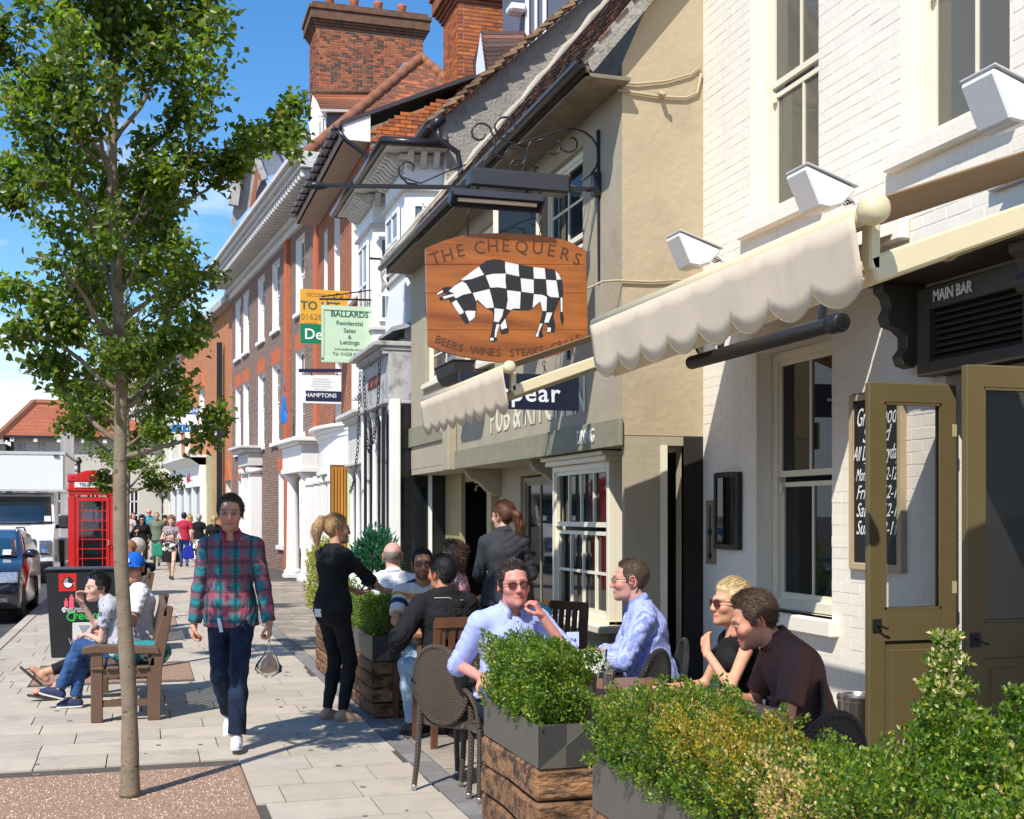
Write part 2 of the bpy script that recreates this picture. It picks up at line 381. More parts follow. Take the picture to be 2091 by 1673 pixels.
def head_shape(fem, heavy, lod):
    key = (fem, heavy, lod)
    if key not in _hc:
        D, F = head_rays(*((72, 56) if lod == 0 else (40, 30) if lod == 1 else (24, 18))); r = np.full(len(D), .2, np.float32)
        for _ in range(26): r -= .75*np.clip(head_field(D*r[:, None], fem, heavy), -.03, .03)
        _hc[key] = (D, F, r)
    return _hc[key]
def gauss(V, c, s):
    q = (V-np.array(c, np.float32))/np.array(s, np.float32); return np.exp(-.5*(q*q).sum(1))
HAIRM = {}
def hair_mat(c):
    k = 'hair_%02x%02x%02x' % tuple(int(255*x) for x in c)
    if k not in HAIRM:
        HAIRM[k] = mat(k, c, rough=.5, var=.45, vs=70, stretch=(1, 1, .16), bump=.9, bs=220, bdist=.004, spec=.35)
    return HAIRM[k]
def clothm(name, c, **kw):
    k = dict(rough=.85, var=.10, vs=6, bump=.25, bs=90, bdist=.003, spec=.15); k.update(kw); return MT('cloth_'+name, c, **k)
SKIN = None
def skin_mat():
    global SKIN
    if SKIN is None: SKIN = mat('skin', (.5, .3, .2), rough=.5, var=.11, vs=45, attr='sk', spec=.3, bump=.1, bs=300, bdist=.001)
    return SKIN
def unit(v): v = np.array(v, float); return v/(np.linalg.norm(v)+1e-9)
def ik(a, c, l1, l2, hint):
    a = np.array(a, float); c = np.array(c, float); d = c-a; L = np.linalg.norm(d); n = d/(L+1e-9)
    if L > (l1+l2)*.999: c = a+n*(l1+l2)*.999; L = (l1+l2)*.999
    x = (L*L+l1*l1-l2*l2)/(2*L); h = math.sqrt(max(l1*l1-x*x, 0)); hd = np.array(hint, float); hd = hd-n*(hd@n); hd = unit(hd)
    return a+n*x+hd*h, c
def hand_prims(w, d, nrm, side, curl=.5, s=1.0, spread=0.1, thumb=.6):
    """w wrist, d pointing direction, nrm palm normal (the way the palm faces), side +1/-1: which way the thumb lies"""
    d = unit(d); nrm = unit(np.array(nrm)-d*(np.array(nrm)@d)); lat = np.cross(d, nrm)*side
    P = []; pc = w+d*.045*s
    P.append(prim_seg(w-d*.02, w+d*.012*s, .024*s, .025*s, k=.012))
    for q in (-.028, -.010, .010, .028): P.append(prim_seg(w+d*.015*s+lat*q*.55*s, w+d*.085*s+lat*q*s, .0145*s, .0125*s, k=.012))
    for i, (q, L) in enumerate(((.030, .070), (.010, .078), (-.010, .073), (-.029, .058))):
        a = w+d*.085*s+lat*q*s; f = unit(d+lat*spread*(q*20)); ang = 0
        lens = [L*.45*s, L*.32*s, L*.25*s]; r = [.0095, .0088, .0080, .0070]
        for j in range(3):
            ang += curl*(.75+.25*j)*(1+.08*i); dd = f*math.cos(ang)+nrm*math.sin(ang); b = a+dd*lens[j]
            P.append(prim_seg(a, b, r[j]*s, r[j+1]*s, k=.003)); a = b
    a = w+d*.025*s+lat*.024*s; td = unit(d*.65+lat*.75+nrm*(.25+thumb*.5)); b = a+td*.040*s; c = b+unit(td*.6+d*.5+nrm*thumb*.6-lat*.2*thumb)*.032*s; e = c+unit(d*.7+nrm*thumb*.7-lat*.4*thumb)*.026*s
    P += [prim_seg(a, b, .0145*s, .0115*s, k=.008), prim_seg(b, c, .0105*s, .0095*s, k=.004), prim_seg(c, e, .0092*s, .0075*s, k=.003)]
    return P
HAIRL = []
def hairleaves(parent, P, D, Nn, ln, wd, col):
    if not HAIRL:
        m = bpy.data.materials.new('hair_strands'); m.use_nodes = True; b = m.node_tree.nodes['Principled BSDF']; a = m.node_tree.nodes.new('ShaderNodeAttribute'); a.attribute_name = 'sk'
        m.node_tree.links.new(a.outputs['Vector'], b.inputs['Base Color']); b.inputs['Roughness'].default_value = .42; b.inputs['Specular IOR Level'].default_value = .4; HAIRL.append(m)
    n = len(P); D = D/(np.linalg.norm(D, axis=1, keepdims=True)+1e-9); S_ = np.cross(D, Nn); S_ /= np.linalg.norm(S_, axis=1, keepdims=True)+1e-9; ln = ln[:, None]
    mid = P+D*ln*.55+Nn*ln*.04; tip = P+D*ln-Nn*ln*.16; V = np.stack([P-S_*wd*.5, P+S_*wd*.5, mid+S_*wd*.45, mid-S_*wd*.45, tip, tip], 1)[:, :5].reshape(-1, 3); i = np.arange(n)[:, None]*5
    F = np.concatenate([i+np.array((0, 1, 2)), i+np.array((0, 2, 3)), i+np.array((3, 2, 4))], 0); npmesh('loose_hair', V, F, HAIRL[0], parent, False, 'stuff', {'sk': np.repeat(col, 5, 0)})
def person(loc, rz, sp, label, group=None, cat='person'):
    """sp: height, fem, skin, hair(style, colour), pelvis (x,y,z), chest (x,y,z), headyaw, headpitch, hands, feet, clothes..."""
    g = sp.get; H = g('h', 1.75); s = H/1.75; fem = g('fem', 0); heavy = g('heavy', 0); lod = g('lod', 0)
    root = empty('person', loc, rz, label, cat, group)
    h = (.0105, .016, .022)[lod]
    pel = np.array(g('pelvis', (0, 0, .95*s)), float); lean = unit(g('lean', (0, .02, 1))); tw = g('twist', 0)
    side0 = np.array(g('hipside', (1, 0, 0)), float); side0 = unit(side0); cs, sn = math.cos(tw), math.sin(tw)
    side = unit(np.array((side0[0]*cs-side0[1]*sn, side0[0]*sn+side0[1]*cs, g('tilt', 0)))); side = unit(side-lean*(side@lean)); fwd = np.cross(lean, side)
    fwd = fwd if fwd[1]*1 > -9 else -fwd
    up2 = unit(lean+np.array(g('slump', (0, 0, 0)), float))
    waist = pel+lean*.17*s; chest = waist+unit(lean*.6+up2*.4)*.19*s; nb = chest+up2*.155*s
    sw = (.172-.020*fem+.014*heavy)*s*g('sw', 1); hw = (.080+.004*fem)*s
    shr = g('shrug', 0); sh = {q: chest+up2*(.074+shr)*s+side*q*sw for q in (-1, 1)}
    hip = {q: pel+side0*q*hw-lean*.035*s for q in (-1, 1)}
    hc = nb+unit(up2+np.array(g('neck', (0, .25, 0)), float))*.145*s       # head centre
    # limbs
    ua, fa, tl, sl = .285*s, .255*s, .43*s, .43*s
    el, wr, kn, an = {}, {}, {}, {}
    for q in (-1, 1):
        t = g('hand', {}).get(q, (q*.26*s, .03, pel[2]-.07*s)); el[q], wr[q] = ik(sh[q], t, ua, fa, g('elbow', {}).get(q, (q*.4, -1, -.2)))
        t = g('foot', {}).get(q, (q*.10*s, 0, .085*s)); kn[q], an[q] = ik(hip[q], t, tl, sl, g('knee', {}).get(q, (q*.08, 1, 0)))
    fd = {q: unit(g('footdir', {}).get(q, (q*.15, 1, -.12))) for q in (-1, 1)}
    wl = 1+.35*heavy; W = lambda a, b: (a*s, b*s)
    def trunk(e=0, kk=.03):
        bw = .135+.012*fem+.02*heavy
        L = [prim_tor(pel-lean*.03*s, pel+lean*.04*s, W(bw+.015+e/s, .098*wl+e/s), W(bw+e/s, .095*wl+e/s), side0, kk),
             prim_tor(pel+lean*.02*s, waist, W(bw+e/s, .095*wl+e/s), W((.125-.018*fem)*(1+.15*heavy)+e/s, .088*wl+e/s), side, kk),
             prim_tor(waist, chest, W((.125-.018*fem)*(1+.15*heavy)+e/s, .088*wl+e/s), W(.150-.014*fem+.01*heavy+e/s, .105*(1+.12*heavy)+e/s), side, kk),
             prim_tor(chest, chest+up2*.075*s, W(.150-.014*fem+.01*heavy+e/s, .105+e/s), W(.125-.01*fem+e/s, .072+e/s), side, kk)]
        for q in (-1, 1): L.append(prim_seg(nb-up2*.030*s+side*q*.025*s, sh[q]-side*q*.004, .042*s+e, .046*s+e, k=.035))
        if fem:
            for q in (-1, 1): L.append(prim_ell(chest+fwd*.078*s+side*q*.068*s-up2*.015*s, (.058*s+e, .052*s+e, .060*s+e), k=.02))
        if heavy: L.append(prim_ell(waist+fwd*.045*s-up2*.03*s, (.13*s+e, .10*s*wl+e, .12*s+e), k=.04))
        return L
    def arm(q, e=0, upto=2.0, cap=0, kk=.02):
        """upto 1 = elbow, 2 = wrist"""
        L = []; t = min(upto, 1); c = cap if upto <= 1 else 0
        L.append(prim_seg(sh[q], sh[q]+(el[q]-sh[q])*t, (.047-.006*fem)*s+e, (.037-.006*fem)*s+e*(1.3 if upto <= 1 else 1), cap=c, k=kk))
        if upto > 1: L.append(prim_seg(el[q], el[q]+(wr[q]-el[q])*(upto-1), (.037-.006*fem)*s+e, (.029-.004*fem+.012*(2-upto))*s+e*1.2, cap=cap, k=kk))
        return L
    def leg(q, e=0, upto=2.0, cap=0, kk=.025, flare=0):
        L = []; t = min(upto, 1); c = cap if upto <= 1 else 0
        L.append(prim_seg(hip[q], hip[q]+(kn[q]-hip[q])*t, (.080+.004*fem+.008*heavy)*s+e, .054*s+e, cap=c, k=kk))
        if upto > 1:
            m = kn[q]+(an[q]-kn[q])*.35; L.append(prim_seg(kn[q], m, .053*s+e, .053*s+e, k=kk)); L.append(prim_seg(m, kn[q]+(an[q]-kn[q])*(upto-1), .052*s+e, .037*s+e+flare, cap=cap, k=kk))
        return L
    # ---------- skin
    B = trunk(-.004)+[prim_seg(nb-up2*.05*s, hc-np.array((0, 0, .02)), .056*s-.006*fem+.006*heavy, .054*s-.007*fem+.006*heavy, k=.025)]
    for q in (-1, 1): B += arm(q, -.002)+leg(q, -.004)
    V, F = field_mesh(B, h)
    sk = np.array(g('skin', (.50, .27, .18)), float)
    skc = np.tile(sk, (len(V), 1)); Vs, Fs, Cs = [V], [F], [skc]
    def addm(V2, F2, C2): Fs.append(F2+sum(len(x) for x in Vs)); Vs.append(V2); Cs.append(C2)
    for q in (-1, 1):
        hd = g('handdir', {}).get(q, unit(wr[q]-el[q])); pn = g('palm', {}).get(q, (-q, 0, 0)); cu = g('curl', {}).get(q, .42)
        V2, F2 = field_mesh(hand_prims(wr[q], hd, pn, g('thumb', {}).get(q, -q if False else (1 if np.cross(unit(hd), unit(pn))[1] >= 0 else -1)), cu, s*(1-.08*fem)), (.0042, .0055, .008)[lod], .006, .015)
        c2 = np.tile(sk*np.array((1.05, .93, .93)), (len(V2), 1)); addm(V2, F2, c2)
        f = fd[q]; o = an[q]
        if g('shoes', 1) in (0, 'flip'):
            P2 = [prim_seg(o, o-np.array((0, 0, .03))+f*.02, .036*s, .036*s, k=.02), prim_seg(o-np.array((0, 0, .035))-f*.03, o-np.array((0, 0, .045))+f*.12, .032*s, .030*s, k=.02)]
            for t in range(5): P2.append(prim_seg(o-np.array((0, 0, .048))+f*.12+np.cross(f, (0, 0, 1))*q*(-.03+.015*t), o-np.array((0, 0, .055))+f*(.165-.008*t)+np.cross(f, (0, 0, 1))*q*(-.034+.017*t), .011, .009, k=.006))
            V2, F2 = field_mesh(P2, .007 if lod == 0 else .012); addm(V2, F2, np.tile(sk, (len(V2), 1)))
    # head
    D, HF, r = head_shape(fem, heavy, lod); yaw, pit, rol = g('yaw', 0), g('pitch', 0), g('roll', 0)
    QH = np.array((Matrix.Rotation(yaw, 3, 'Z') @ Matrix.Rotation(-pit, 3, 'X') @ Matrix.Rotation(rol, 3, 'Y')), float); hs = s*1.06*g('hscale', 1)
    hv = D*r[:, None]; X = np.abs(hv[:, :1]); hx = np.concatenate([X, hv[:, 1:]], 1); front = (hv[:, 1] > .03)
    col = np.tile(sk, (len(hv), 1))
    def mixc(m, c): col[:] = col*(1-m[:, None])+np.array(c)*m[:, None]
    mixc(.45*gauss(hx, (.045, .07, -.03), (.02, .05, .02)), sk*np.array((1.12, .72, .68)))
    mixc(.35*gauss(hx, (0, .105, -.03), (.012, .02, .012)), sk*np.array((1.1, .75, .7)))
    hcol = np.array(g('hair', ('short', (.04, .03, .02)))[1])
    bd = g('beard', 0)
    if bd:
        m = np.clip((-.042-hv[:, 2])/.02, 0, 1)*np.clip((hv[:, 1]-.0)/.02, 0, 1)*bd+bd*gauss(hx, (.012, .095, -.05), (.016, .02, .005)); m *= 1-.7*gauss(hx, (0, .095, -.064), (.018, .02, .006)); mixc(np.clip(m, 0, .9), hcol*.8+sk*.12)
    mixc(np.clip(.9*gauss(hx, (.009, .090, -.064), (.014, .02, .0062)), 0, .8), sk*np.array((.92, .66, .66)) if not fem else sk*np.array((.95, .38, .42)))
    mixc(np.clip(.9*gauss(hx, (.004, .098, -.0635), (.016, .03, .0018)), 0, .8), sk*np.array((.35, .18, .17)))
    mixc(np.clip((.7 if fem else 1.2)*(gauss(hx, (.022, .085, .0265), (.011, .03, .0034))+gauss(hx, (.040, .08, .0265), (.010, .03, .0034))), 0, .62), hcol*.8+sk*.1)
    mixc(.5*gauss(hx, (.031, .08, .006), (.014, .03, .008)), sk*np.array((.62, .5, .5)))
    hvw = (hv*hs)@QH.T+hc; addm(hvw, HF, col)
    for q in (-1, 1):   # ears: a rim, a bowl and a lobe
        e = MB(); c0 = np.array((q*.072, -.012, -.004))
        pts = [c0+np.array((q*(.004+.005*abs(math.sin(a))), .017*math.cos(a)-.004, .030*math.sin(a))) for a in np.linspace(-.5, 4.4, 10)]
        e.tube(pts, .0048, 6); e.sph(tuple(c0), (.006, .014, .024), 8, 6)
        ev = (np.array(e.v)*hs)@QH.T+hc; ef = [f+(f[-1],) if len(f) == 3 else f for f in e.f if len(f) <= 4]
        addm(ev.astype(np.float32), np.array(ef, np.int32), np.tile(sk*np.array((1.1, .8, .76)), (len(ev), 1)))
    body = npmesh('body', np.concatenate(Vs), np.concatenate(Fs), skin_mat(), root, True, attrs={'sk': np.concatenate(Cs)})
    TH = lambda p: (np.array(p, float)*hs)@QH.T+hc
    if lod < 2 and not g('glasses') == 'dark':
        for q in (-1, 1):
            e = MB(); e.sph((0, 0, 0), .0122*hs, 12, 8); e.mi = 1
            cc = TH((q*.031, .0715, .004)); fw = QH@np.array((q*.12, 1, 0)); fw /= np.linalg.norm(fw)
            Mx = Matrix.Translation(fw*.0088*hs) @ Vector(fw).to_track_quat('Z', 'Y').to_matrix().to_4x4(); e.lathe([(.0066*hs, 0), (.0062*hs, .0022*hs), (.0001, .0040*hs)], 10, Mx)
            e.build('eye', [MT('eye_white', (.42, .39, .36), rough=.25, var=0), MT('iris', g('iris', (.03, .02, .015)), rough=.15, var=0)], root, True, loc=tuple(cc))
            if lod == 0:
                lid = MB(); n = 9
                for (z, a0) in ((.0085, 1), (-.0075, -1)):
                    pts = [TH((q*(.031+.0145*math.cos(t)), .0800+.0045*math.sin(t), .004+z*math.sin(t)*.95)) for t in np.linspace(.05, math.pi-.05, n)]
                    lid.tube([tuple(p) for p in pts], .0022*hs, 5)
                lid.build('eyelid', MT('lid_%d' % int(sk[0]*100), tuple(sk*.72), rough=.5, var=0), root, True)
    # ---------- clothes
    foldamp = (.0085, .006, .004)[lod]
    def cloth(nm, prims, m, amp=1.0, seed=1, hh=None, k=.025):
        hh = hh or h*.9; V, F = field_mesh(prims, hh, k); N = vnormals(V, F)
        V = V+N*folds(V, foldamp*amp, seed)[:, None]+N*lumps(V, foldamp*.22*amp, 14, seed+5)[:, None]
        # pattern coordinates: u across, v along the nearest limb
        pc = np.zeros((len(V), 3), np.float32); q0 = V-pel; pc[:, 0] = q0@side; pc[:, 1] = q0@fwd; pc[:, 2] = q0@lean
        best = np.full(len(V), .07)
        for q in (-1, 1):
            for a, b in ((sh[q], el[q]), (el[q], wr[q])):
                d = seg_d(V, a, b, 0, 0); t = (V-a)@unit(b-a); mk = (d < best) & (d < .068) & (t > .03)
                ax = unit(b-a); lt = unit(np.cross(ax, fwd)+1e-4); l2 = np.cross(ax, lt)
                best = np.where(mk, d, best); off = 0 if a is sh[q] else ua
                pc[mk, 0] = ((V-a)@lt)[mk]+.3*q; pc[mk, 1] = ((V-a)@l2)[mk]; pc[mk, 2] = -(t[mk]+off)+.45*s
        return npmesh(nm, V, F, m, root, True, attrs={'pc': pc})
    top = g('top')
    if top:
        m = top['m']; e = top.get('e', .012); L = trunk(e, .035)
        hem = top.get('hem', .02); cut = pel-lean*hem*s
        L.append(prim_tor(pel-lean*(hem+.06)*s, pel+lean*.07*s, W(.186+.010*fem+.02*heavy+e/s, .134*wl+e/s), W(.146+.006*fem+.02*heavy+e/s, .110*wl+e/s), side0, .03))
        if top.get('sleeve', 2) > 0:
            for q in (-1, 1): L += arm(q, e*.9+.002, top.get('sleeve', 2), 1, .022)
        L.append(prim_plane(cut, -lean, pel-.45, pel+.45) if not top.get('seat') else prim_plane(cut, -lean, pel-.3, pel+np.array((.3, .3, .1))))
        if top.get('neck', 1): L.append(dict(f=lambda P: -seg_d(P, nb+up2*.0+fwd*.03, nb+up2*.2+fwd*top.get('vneck', .05), .062*s, .09*s), lo=nb-.12, hi=nb+.2, cut=True))
        cloth(top.get('name', 'shirt'), L, m, top.get('amp', 1), g('seed', 3))
        if top.get('collar'):
            cb = MB(); n = 13; ring = []
            for i in range(n):
                a = -2.75+5.5*i/(n-1); sx_, cy_ = math.sin(a), math.cos(a)
                ring.append((a, nb+side*(-sx_*.066*s)-fwd*(cy_*.064*s)*1.0+up2*(.010+.018*cy_)*s+fwd*.012))
            inn = [p+up2*.030*s-(p-nb-up2*((p-nb)@up2))*.10 for _, p in ring]
            out = [p+(p-nb-up2*((p-nb)@up2))*.28-up2*(.014+(.020 if abs(a) > 2.2 else 0)*1)*s+fwd*(.008 if abs(a) > 2.2 else 0) for a, p in ring]
            vs = [tuple(p) for _, p in ring]+[tuple(p) for p in inn]+[tuple(p) for p in out]
            cb.add(vs, [(i, i+1, n+i+1, n+i) for i in range(n-1)]+[(n+i, n+i+1, 2*n+i+1, 2*n+i) for i in range(n-1)])
            o = cb.build('collar', top.get('cm', m), root, True); so = o.modifiers.new('s', 'SOLIDIFY'); so.thickness = .004
        if top.get('placket'):
            pb = MB()
            for i in range(5):
                z = .12-.085*i; p = chest+up2*z*s*.9; pb.sph(tuple(p+fwd*(.118+.004)*s*(1 if z < .06 else .86)), .0055, 8, 6)
            pb.build('button', top.get('bm', m), root, True)
    bot = g('bottom')
    if bot:
        e = bot.get('e', .010); L = trunk(e-.006, .035)[:2]
        L.append(prim_tor(pel-lean*.06*s, pel+lean*.03*s, W(.138+.014*fem+.02*heavy+e/s, .100*wl+e/s), W(.130+.010*fem+.02*heavy+e/s, .094*wl+e/s), side0, .03))
        for q in (-1, 1): L += leg(q, e, bot.get('leg', 2)*.985, 1, .03, bot.get('flare', .004))
        if fem:
            for q in (-1, 1): L.append(prim_ell(pel-np.cross(side0, (0, 0, 1))*-.0+side0*q*.062*s-lean*.05*s-fwd*.055*s, (.075*s, .07*s, .085*s), k=.03))
        if bot.get('skirt'):
            zt = bot['skirt']; q1 = pel-np.array((0, 0, 1))*zt
            L.append(prim_tor(pel, q1, W(.15, .12), W(bot.get('sw', .24), bot.get('sw', .24)*.75), side0, .03)); L.append(prim_plane(q1, (0, 0, -1), q1-.4, q1+.4))
            L = L[:3]+L[-2:]
        L.insert(len(L)-1 if bot.get('skirt') else 3, prim_plane(pel+lean*(.075 if not top or top.get('hem', .02) < .06 else -.01)*s, lean, pel-.4, pel+.4))
        cloth(bot.get('name', 'trousers'), L, bot['m'], bot.get('amp', 1.0), g('seed', 3)+9)
    sho = g('shoes', 1)
    if sho not in (0, 'flip') and sho:
        for q in (-1, 1):
            f = fd[q]; o = an[q]; upv = unit(np.cross(np.cross(f, (0, 0, 1)), f)); dn = -upv; lt = np.cross(f, upv)
            P2 = [prim_seg(o+dn*.005*s, o+dn*.035*s-f*.02*s, .040*s, .036*s, cap=2, k=.015), prim_seg(o+dn*.045*s-f*.03*s, o+dn*.052*s+f*.10*s, .036*s, .037*s, k=.02), prim_seg(o+dn*.02*s+f*.02*s, o+dn*.05*s+f*.12*s, .032*s, .028*s, k=.02), prim_seg(o+dn*.055*s+f*.10*s, o+dn*.060*s+f*.150*s, .035*s, .026*s, k=.015)]
            lo = np.array(o)-.25; P2.append(prim_plane(o+dn*.078*s, dn, lo, np.array(o)+.25))
            V2, F2 = field_mesh(P2, (.007, .010, .014)[lod]); so = npmesh('shoe', V2, F2, g('shoem') or MT('shoe_dark', (.02, .02, .022), rough=.5), root, True)
            sb = MB(); pr = [(-.062, -.026), (-.07, 0), (-.062, .026), (0, .034), (.06, .038), (.11, .040), (.155, .030), (.178, .006), (.17, -.018), (.14, -.036), (.08, -.040), (0, -.034)]
            sb.prism(pr, .068*s, (.090 if g('thicksole') else .082)*s, lambda a, b, t: tuple(o+f*a*s+lt*b*s*1.02+dn*t)); sb.build('sole', g('solem') or MT('sole_dark', (.015, .015, .015), rough=.7), so)
    elif sho == 'flip':
        for q in (-1, 1):
            f = fd[q]; o = an[q]; upv = unit(np.cross(np.cross(f, (0, 0, 1)), f)); lt = np.cross(f, upv)
            sb = MB(); pr = [(-.06, -.03), (-.07, 0), (-.06, .03), (.05, .038), (.12, .045), (.17, .03), (.185, 0), (.17, -.03), (.1, -.045), (0, -.036)]
            sb.prism(pr, .078*s, .094*s, lambda a, b, t: tuple(o+f*a+lt*b-upv*t))
            for e_ in (-1, 1): sb.tube([tuple(o+f*.13-upv*.07), tuple(o+f*.09+lt*e_*.022-upv*.030), tuple(o+f*.03+lt*e_*.042-upv*.07)], .006, 6)
            sb.build('flip_flop', MT('flip', (.05, .04, .03), rough=.7), root)
    # ---------- hair
    st, hcx = g('hair', ('short', (.04, .03, .02))); hm = hair_mat(tuple(hcx))
    if st != 'none':
        z, y, x = hv[:, 2], hv[:, 1], hx[:, 0]
        if st == 'bald': mask = (z < .045) & (z > -.03) & (y < -.005-.2*z)
        else:
            line = {'short': .083, 'long': .064, 'tail': .066, 'bob': .05, 'grey': .066, 'receding': .078}.get(st, .058)
            mask = ((z > line-.20*x+.0) & (y > -.01)) | ((y <= -.045) & (z > (-.055 if st in ('short', 'receding', 'grey') else -.075))) | ((y <= .012) & (z > (.014 if st in ('short', 'receding', 'grey', 'tail') else -.05))) | ((x > .055) & (z > -.012) & (y < .022) & (y > -.004)) | ((x > .056) & (z > .022) & (y < .034))
            if st == 'receding': mask &= ~((y > .0) & (z > .03) & (x > .028) & (x < .055) & (y > .02))
        th = g('hthick', {'short': .012, 'bald': .003, 'grey': .014, 'receding': .007, 'long': .020, 'bob': .022, 'tail': .010}.get(st, .012))
        m = mask.astype(np.float32)
        # soften the edge over the grid neighbours
        nu = (72, 40, 24)[lod]; Mg = m.reshape(-1, nu)
        for _ in range(2): Mg = (Mg+np.roll(Mg, 1, 1)+np.roll(Mg, -1, 1)+np.roll(Mg, 1, 0)+np.roll(Mg, -1, 0))/5
        m2 = Mg.ravel(); str_ = lumps(D*np.array((1, 1, .35)), th*.22, 40, 5)+lumps(D*np.array((1, 1, .5)), th*.26, 95, 8); rr = r+m2*th+m2*str_*.9-.004*(1-m2)
        hv3 = D*rr[:, None]; hv3[:, 2] += th*.4*m2*(hv3[:, 2] > .04)
        keep = (m2[HF].max(1) > .32); VV = (hv3*hs)@QH.T+hc
        hair = npmesh('hair', VV, HF[keep], hm, root, True)
        if lod == 0 or (lod == 1 and st in ('bob', 'long')):
            rgh = np.random.RandomState(g('seed', 3)); fk = HF[m2[HF].min(1) > .5]; nh = (6500 if st != 'bald' else 900) if lod == 0 else 1500; fi = fk[rgh.randint(0, len(fk), nh)]; wq = rgh.rand(nh, 4); wq /= wq.sum(1, keepdims=True)
            Ph = (hv3[fi]*wq[..., None]).sum(1); Nh = Ph/np.linalg.norm(Ph, axis=1, keepdims=True); ti = Ph/.1; Ph = Ph-Nh*.002
            comb = np.stack([ti[:, 0]*.5, np.where(ti[:, 1] > .3, -.10, -.6), np.where(ti[:, 1] > .3, .30, -.45-.5*np.clip(.6-ti[:, 2], 0, 1))], 1)
            if st == 'tail': comb = np.array((0, -.12, .045))*1.0-Ph; comb /= np.linalg.norm(comb, axis=1, keepdims=True)
            up_ = .55 if st in ('short', 'grey', 'receding') else .16
            Dh = comb-Nh*(comb*Nh).sum(1, keepdims=True)*.9+Nh*up_+rgh.normal(size=(nh, 3))*(.28 if st != 'tail' else .12)
            hl_ = {'short': .020, 'grey': .022, 'bald': .004, 'receding': .012, 'tail': .05, 'bob': .05, 'long': .06}.get(st, .02)*min(1, g('hthick', .012)/.009)
            hcol2 = np.array(hcx)*rgh.uniform(.55, 1.6, (nh, 1))
            hairleaves(root, (Ph*hs)@QH.T+hc, Dh@QH.T, Nh@QH.T, rgh.uniform(.6, 1.3, nh)*hl_, .0016 if lod == 0 else .004, hcol2)
        L = []
        if st in ('long', 'bob'):
            ln = g('hlen', .16 if st == 'long' else .03); sgn = lambda p: TH(p)
            for q in (-1, 1):
                for j, (yy, xx) in enumerate(((.01, .078), (-.035, .078), (-.075, .055), (-.095, .02))):
                    a = sgn((q*xx, yy, .03)); b = a+np.array((0, 0, -.09*hs))+ (QH@np.array((q*.006, -.004, 0))); c_ = b+np.array((0, 0, -ln))+(QH@np.array((-q*.004, -.004 if j else .01, 0)))
                    L += [prim_seg(a, b, .017, .021, k=.012), prim_seg(b, c_, .021, .012, k=.012)]
        if st == 'tail' or g('tail'):
            tl_ = g('tail', [(0, -.11, .045), (0, -.15, .02), (.0, -.155, -.06), (.0, -.14, -.14)]); pts = [TH(p) for p in tl_]
            rad = g('tailr', [.018, .030, .028, .010])
            for i in range(len(pts)-1): L.append(prim_seg(pts[i], pts[i+1], rad[i], rad[i+1], k=.015))
        if L:
            V2, F2 = field_mesh(L, (.006, .009, .014)[lod], .012); N2 = vnormals(V2, F2)
            if lod < 2:
                rgh = np.random.RandomState(5); nh = 5000 if lod == 0 else 1500; k2 = rgh.randint(0, len(V2), nh); dn = np.array((0, 0, -1.)) if st != 'tail' else (TH(tl_[-1])-TH(tl_[1])); dn = dn/np.linalg.norm(dn)
                hairleaves(root, V2[k2]-N2[k2]*.002, dn+N2[k2]*.16+rgh.normal(size=(nh, 3))*.13, N2[k2], rgh.uniform(.03, .075, nh), .002 if lod == 0 else .004, np.array(hcx)*rgh.uniform(.5, 1.7, (nh, 1)))
            V2 = V2+N2*(lumps(V2*np.array((1, 1, .12)), .008, 110, 2)+lumps(V2, .003, 70, 4))[:, None]; npmesh('ponytail' if st == 'tail' else 'hair', V2, F2, hm, root, True)
    if g('glasses'):
        dk = g('glasses') == 'dark'; fm = MB()
        for q in (-1, 1):
            hh_, ww_ = ((.016, .024) if dk else (.013, .021)); hh_ *= g('gsize', 1); ww_ *= (g('gsize', 1)+1)/2
            lp = []
            for a in np.linspace(0, 2*math.pi, 15)[:-1]:
                ca_, sa_ = math.cos(a), math.sin(a); xx = .033+ww_*ca_*(1+.1*(sa_ > 0)); zz = .003+hh_*(abs(sa_)**.8)*(1 if sa_ > 0 else -1); lp.append((q*xx, .0965-.30*max(xx-.03, 0)-.03*max(.015-xx, 0), zz))
            if dk:
                lm = MB(); lm.add([tuple(TH(p)) for p in lp], [tuple(range(14))]); o = lm.build('lens', MT('dark_lens', g('lensc', (.022, .012, .010)), rough=.08, var=0, spec=.9), root); o.modifiers.new('s', 'SOLIDIFY').thickness = .002
            fm.tube([tuple(TH(p)) for p in lp], .0016 if not dk else .0018, 5, closed=True)
            fm.tube([tuple(TH(p)) for p in ((q*.060, .088, .010), (q*.074, .06, .010), (q*.0815, .01, .008), (q*.080, -.022, -.004))], .0018 if not dk else .0026, 5)
        fm.tube([tuple(TH(p)) for p in ((-.014, .100, .008), (0, .1035, .011), (.014, .100, .008))], .0018, 5)
        fm.build('sunglasses' if dk else 'glasses', MT('glasses_frame', g('framec', (.02, .015, .012)), rough=.3, metal=.3, var=0), root, True)
    root_info = dict(root=root, hc=hc, TH=TH, wr=wr, el=el, sh=sh, pel=pel, chest=chest, fwd=fwd, side=side, nb=nb, up=up2, hip=hip, kn=kn, an=an, QH=QH, s=s, lean=lean)
    return root_info
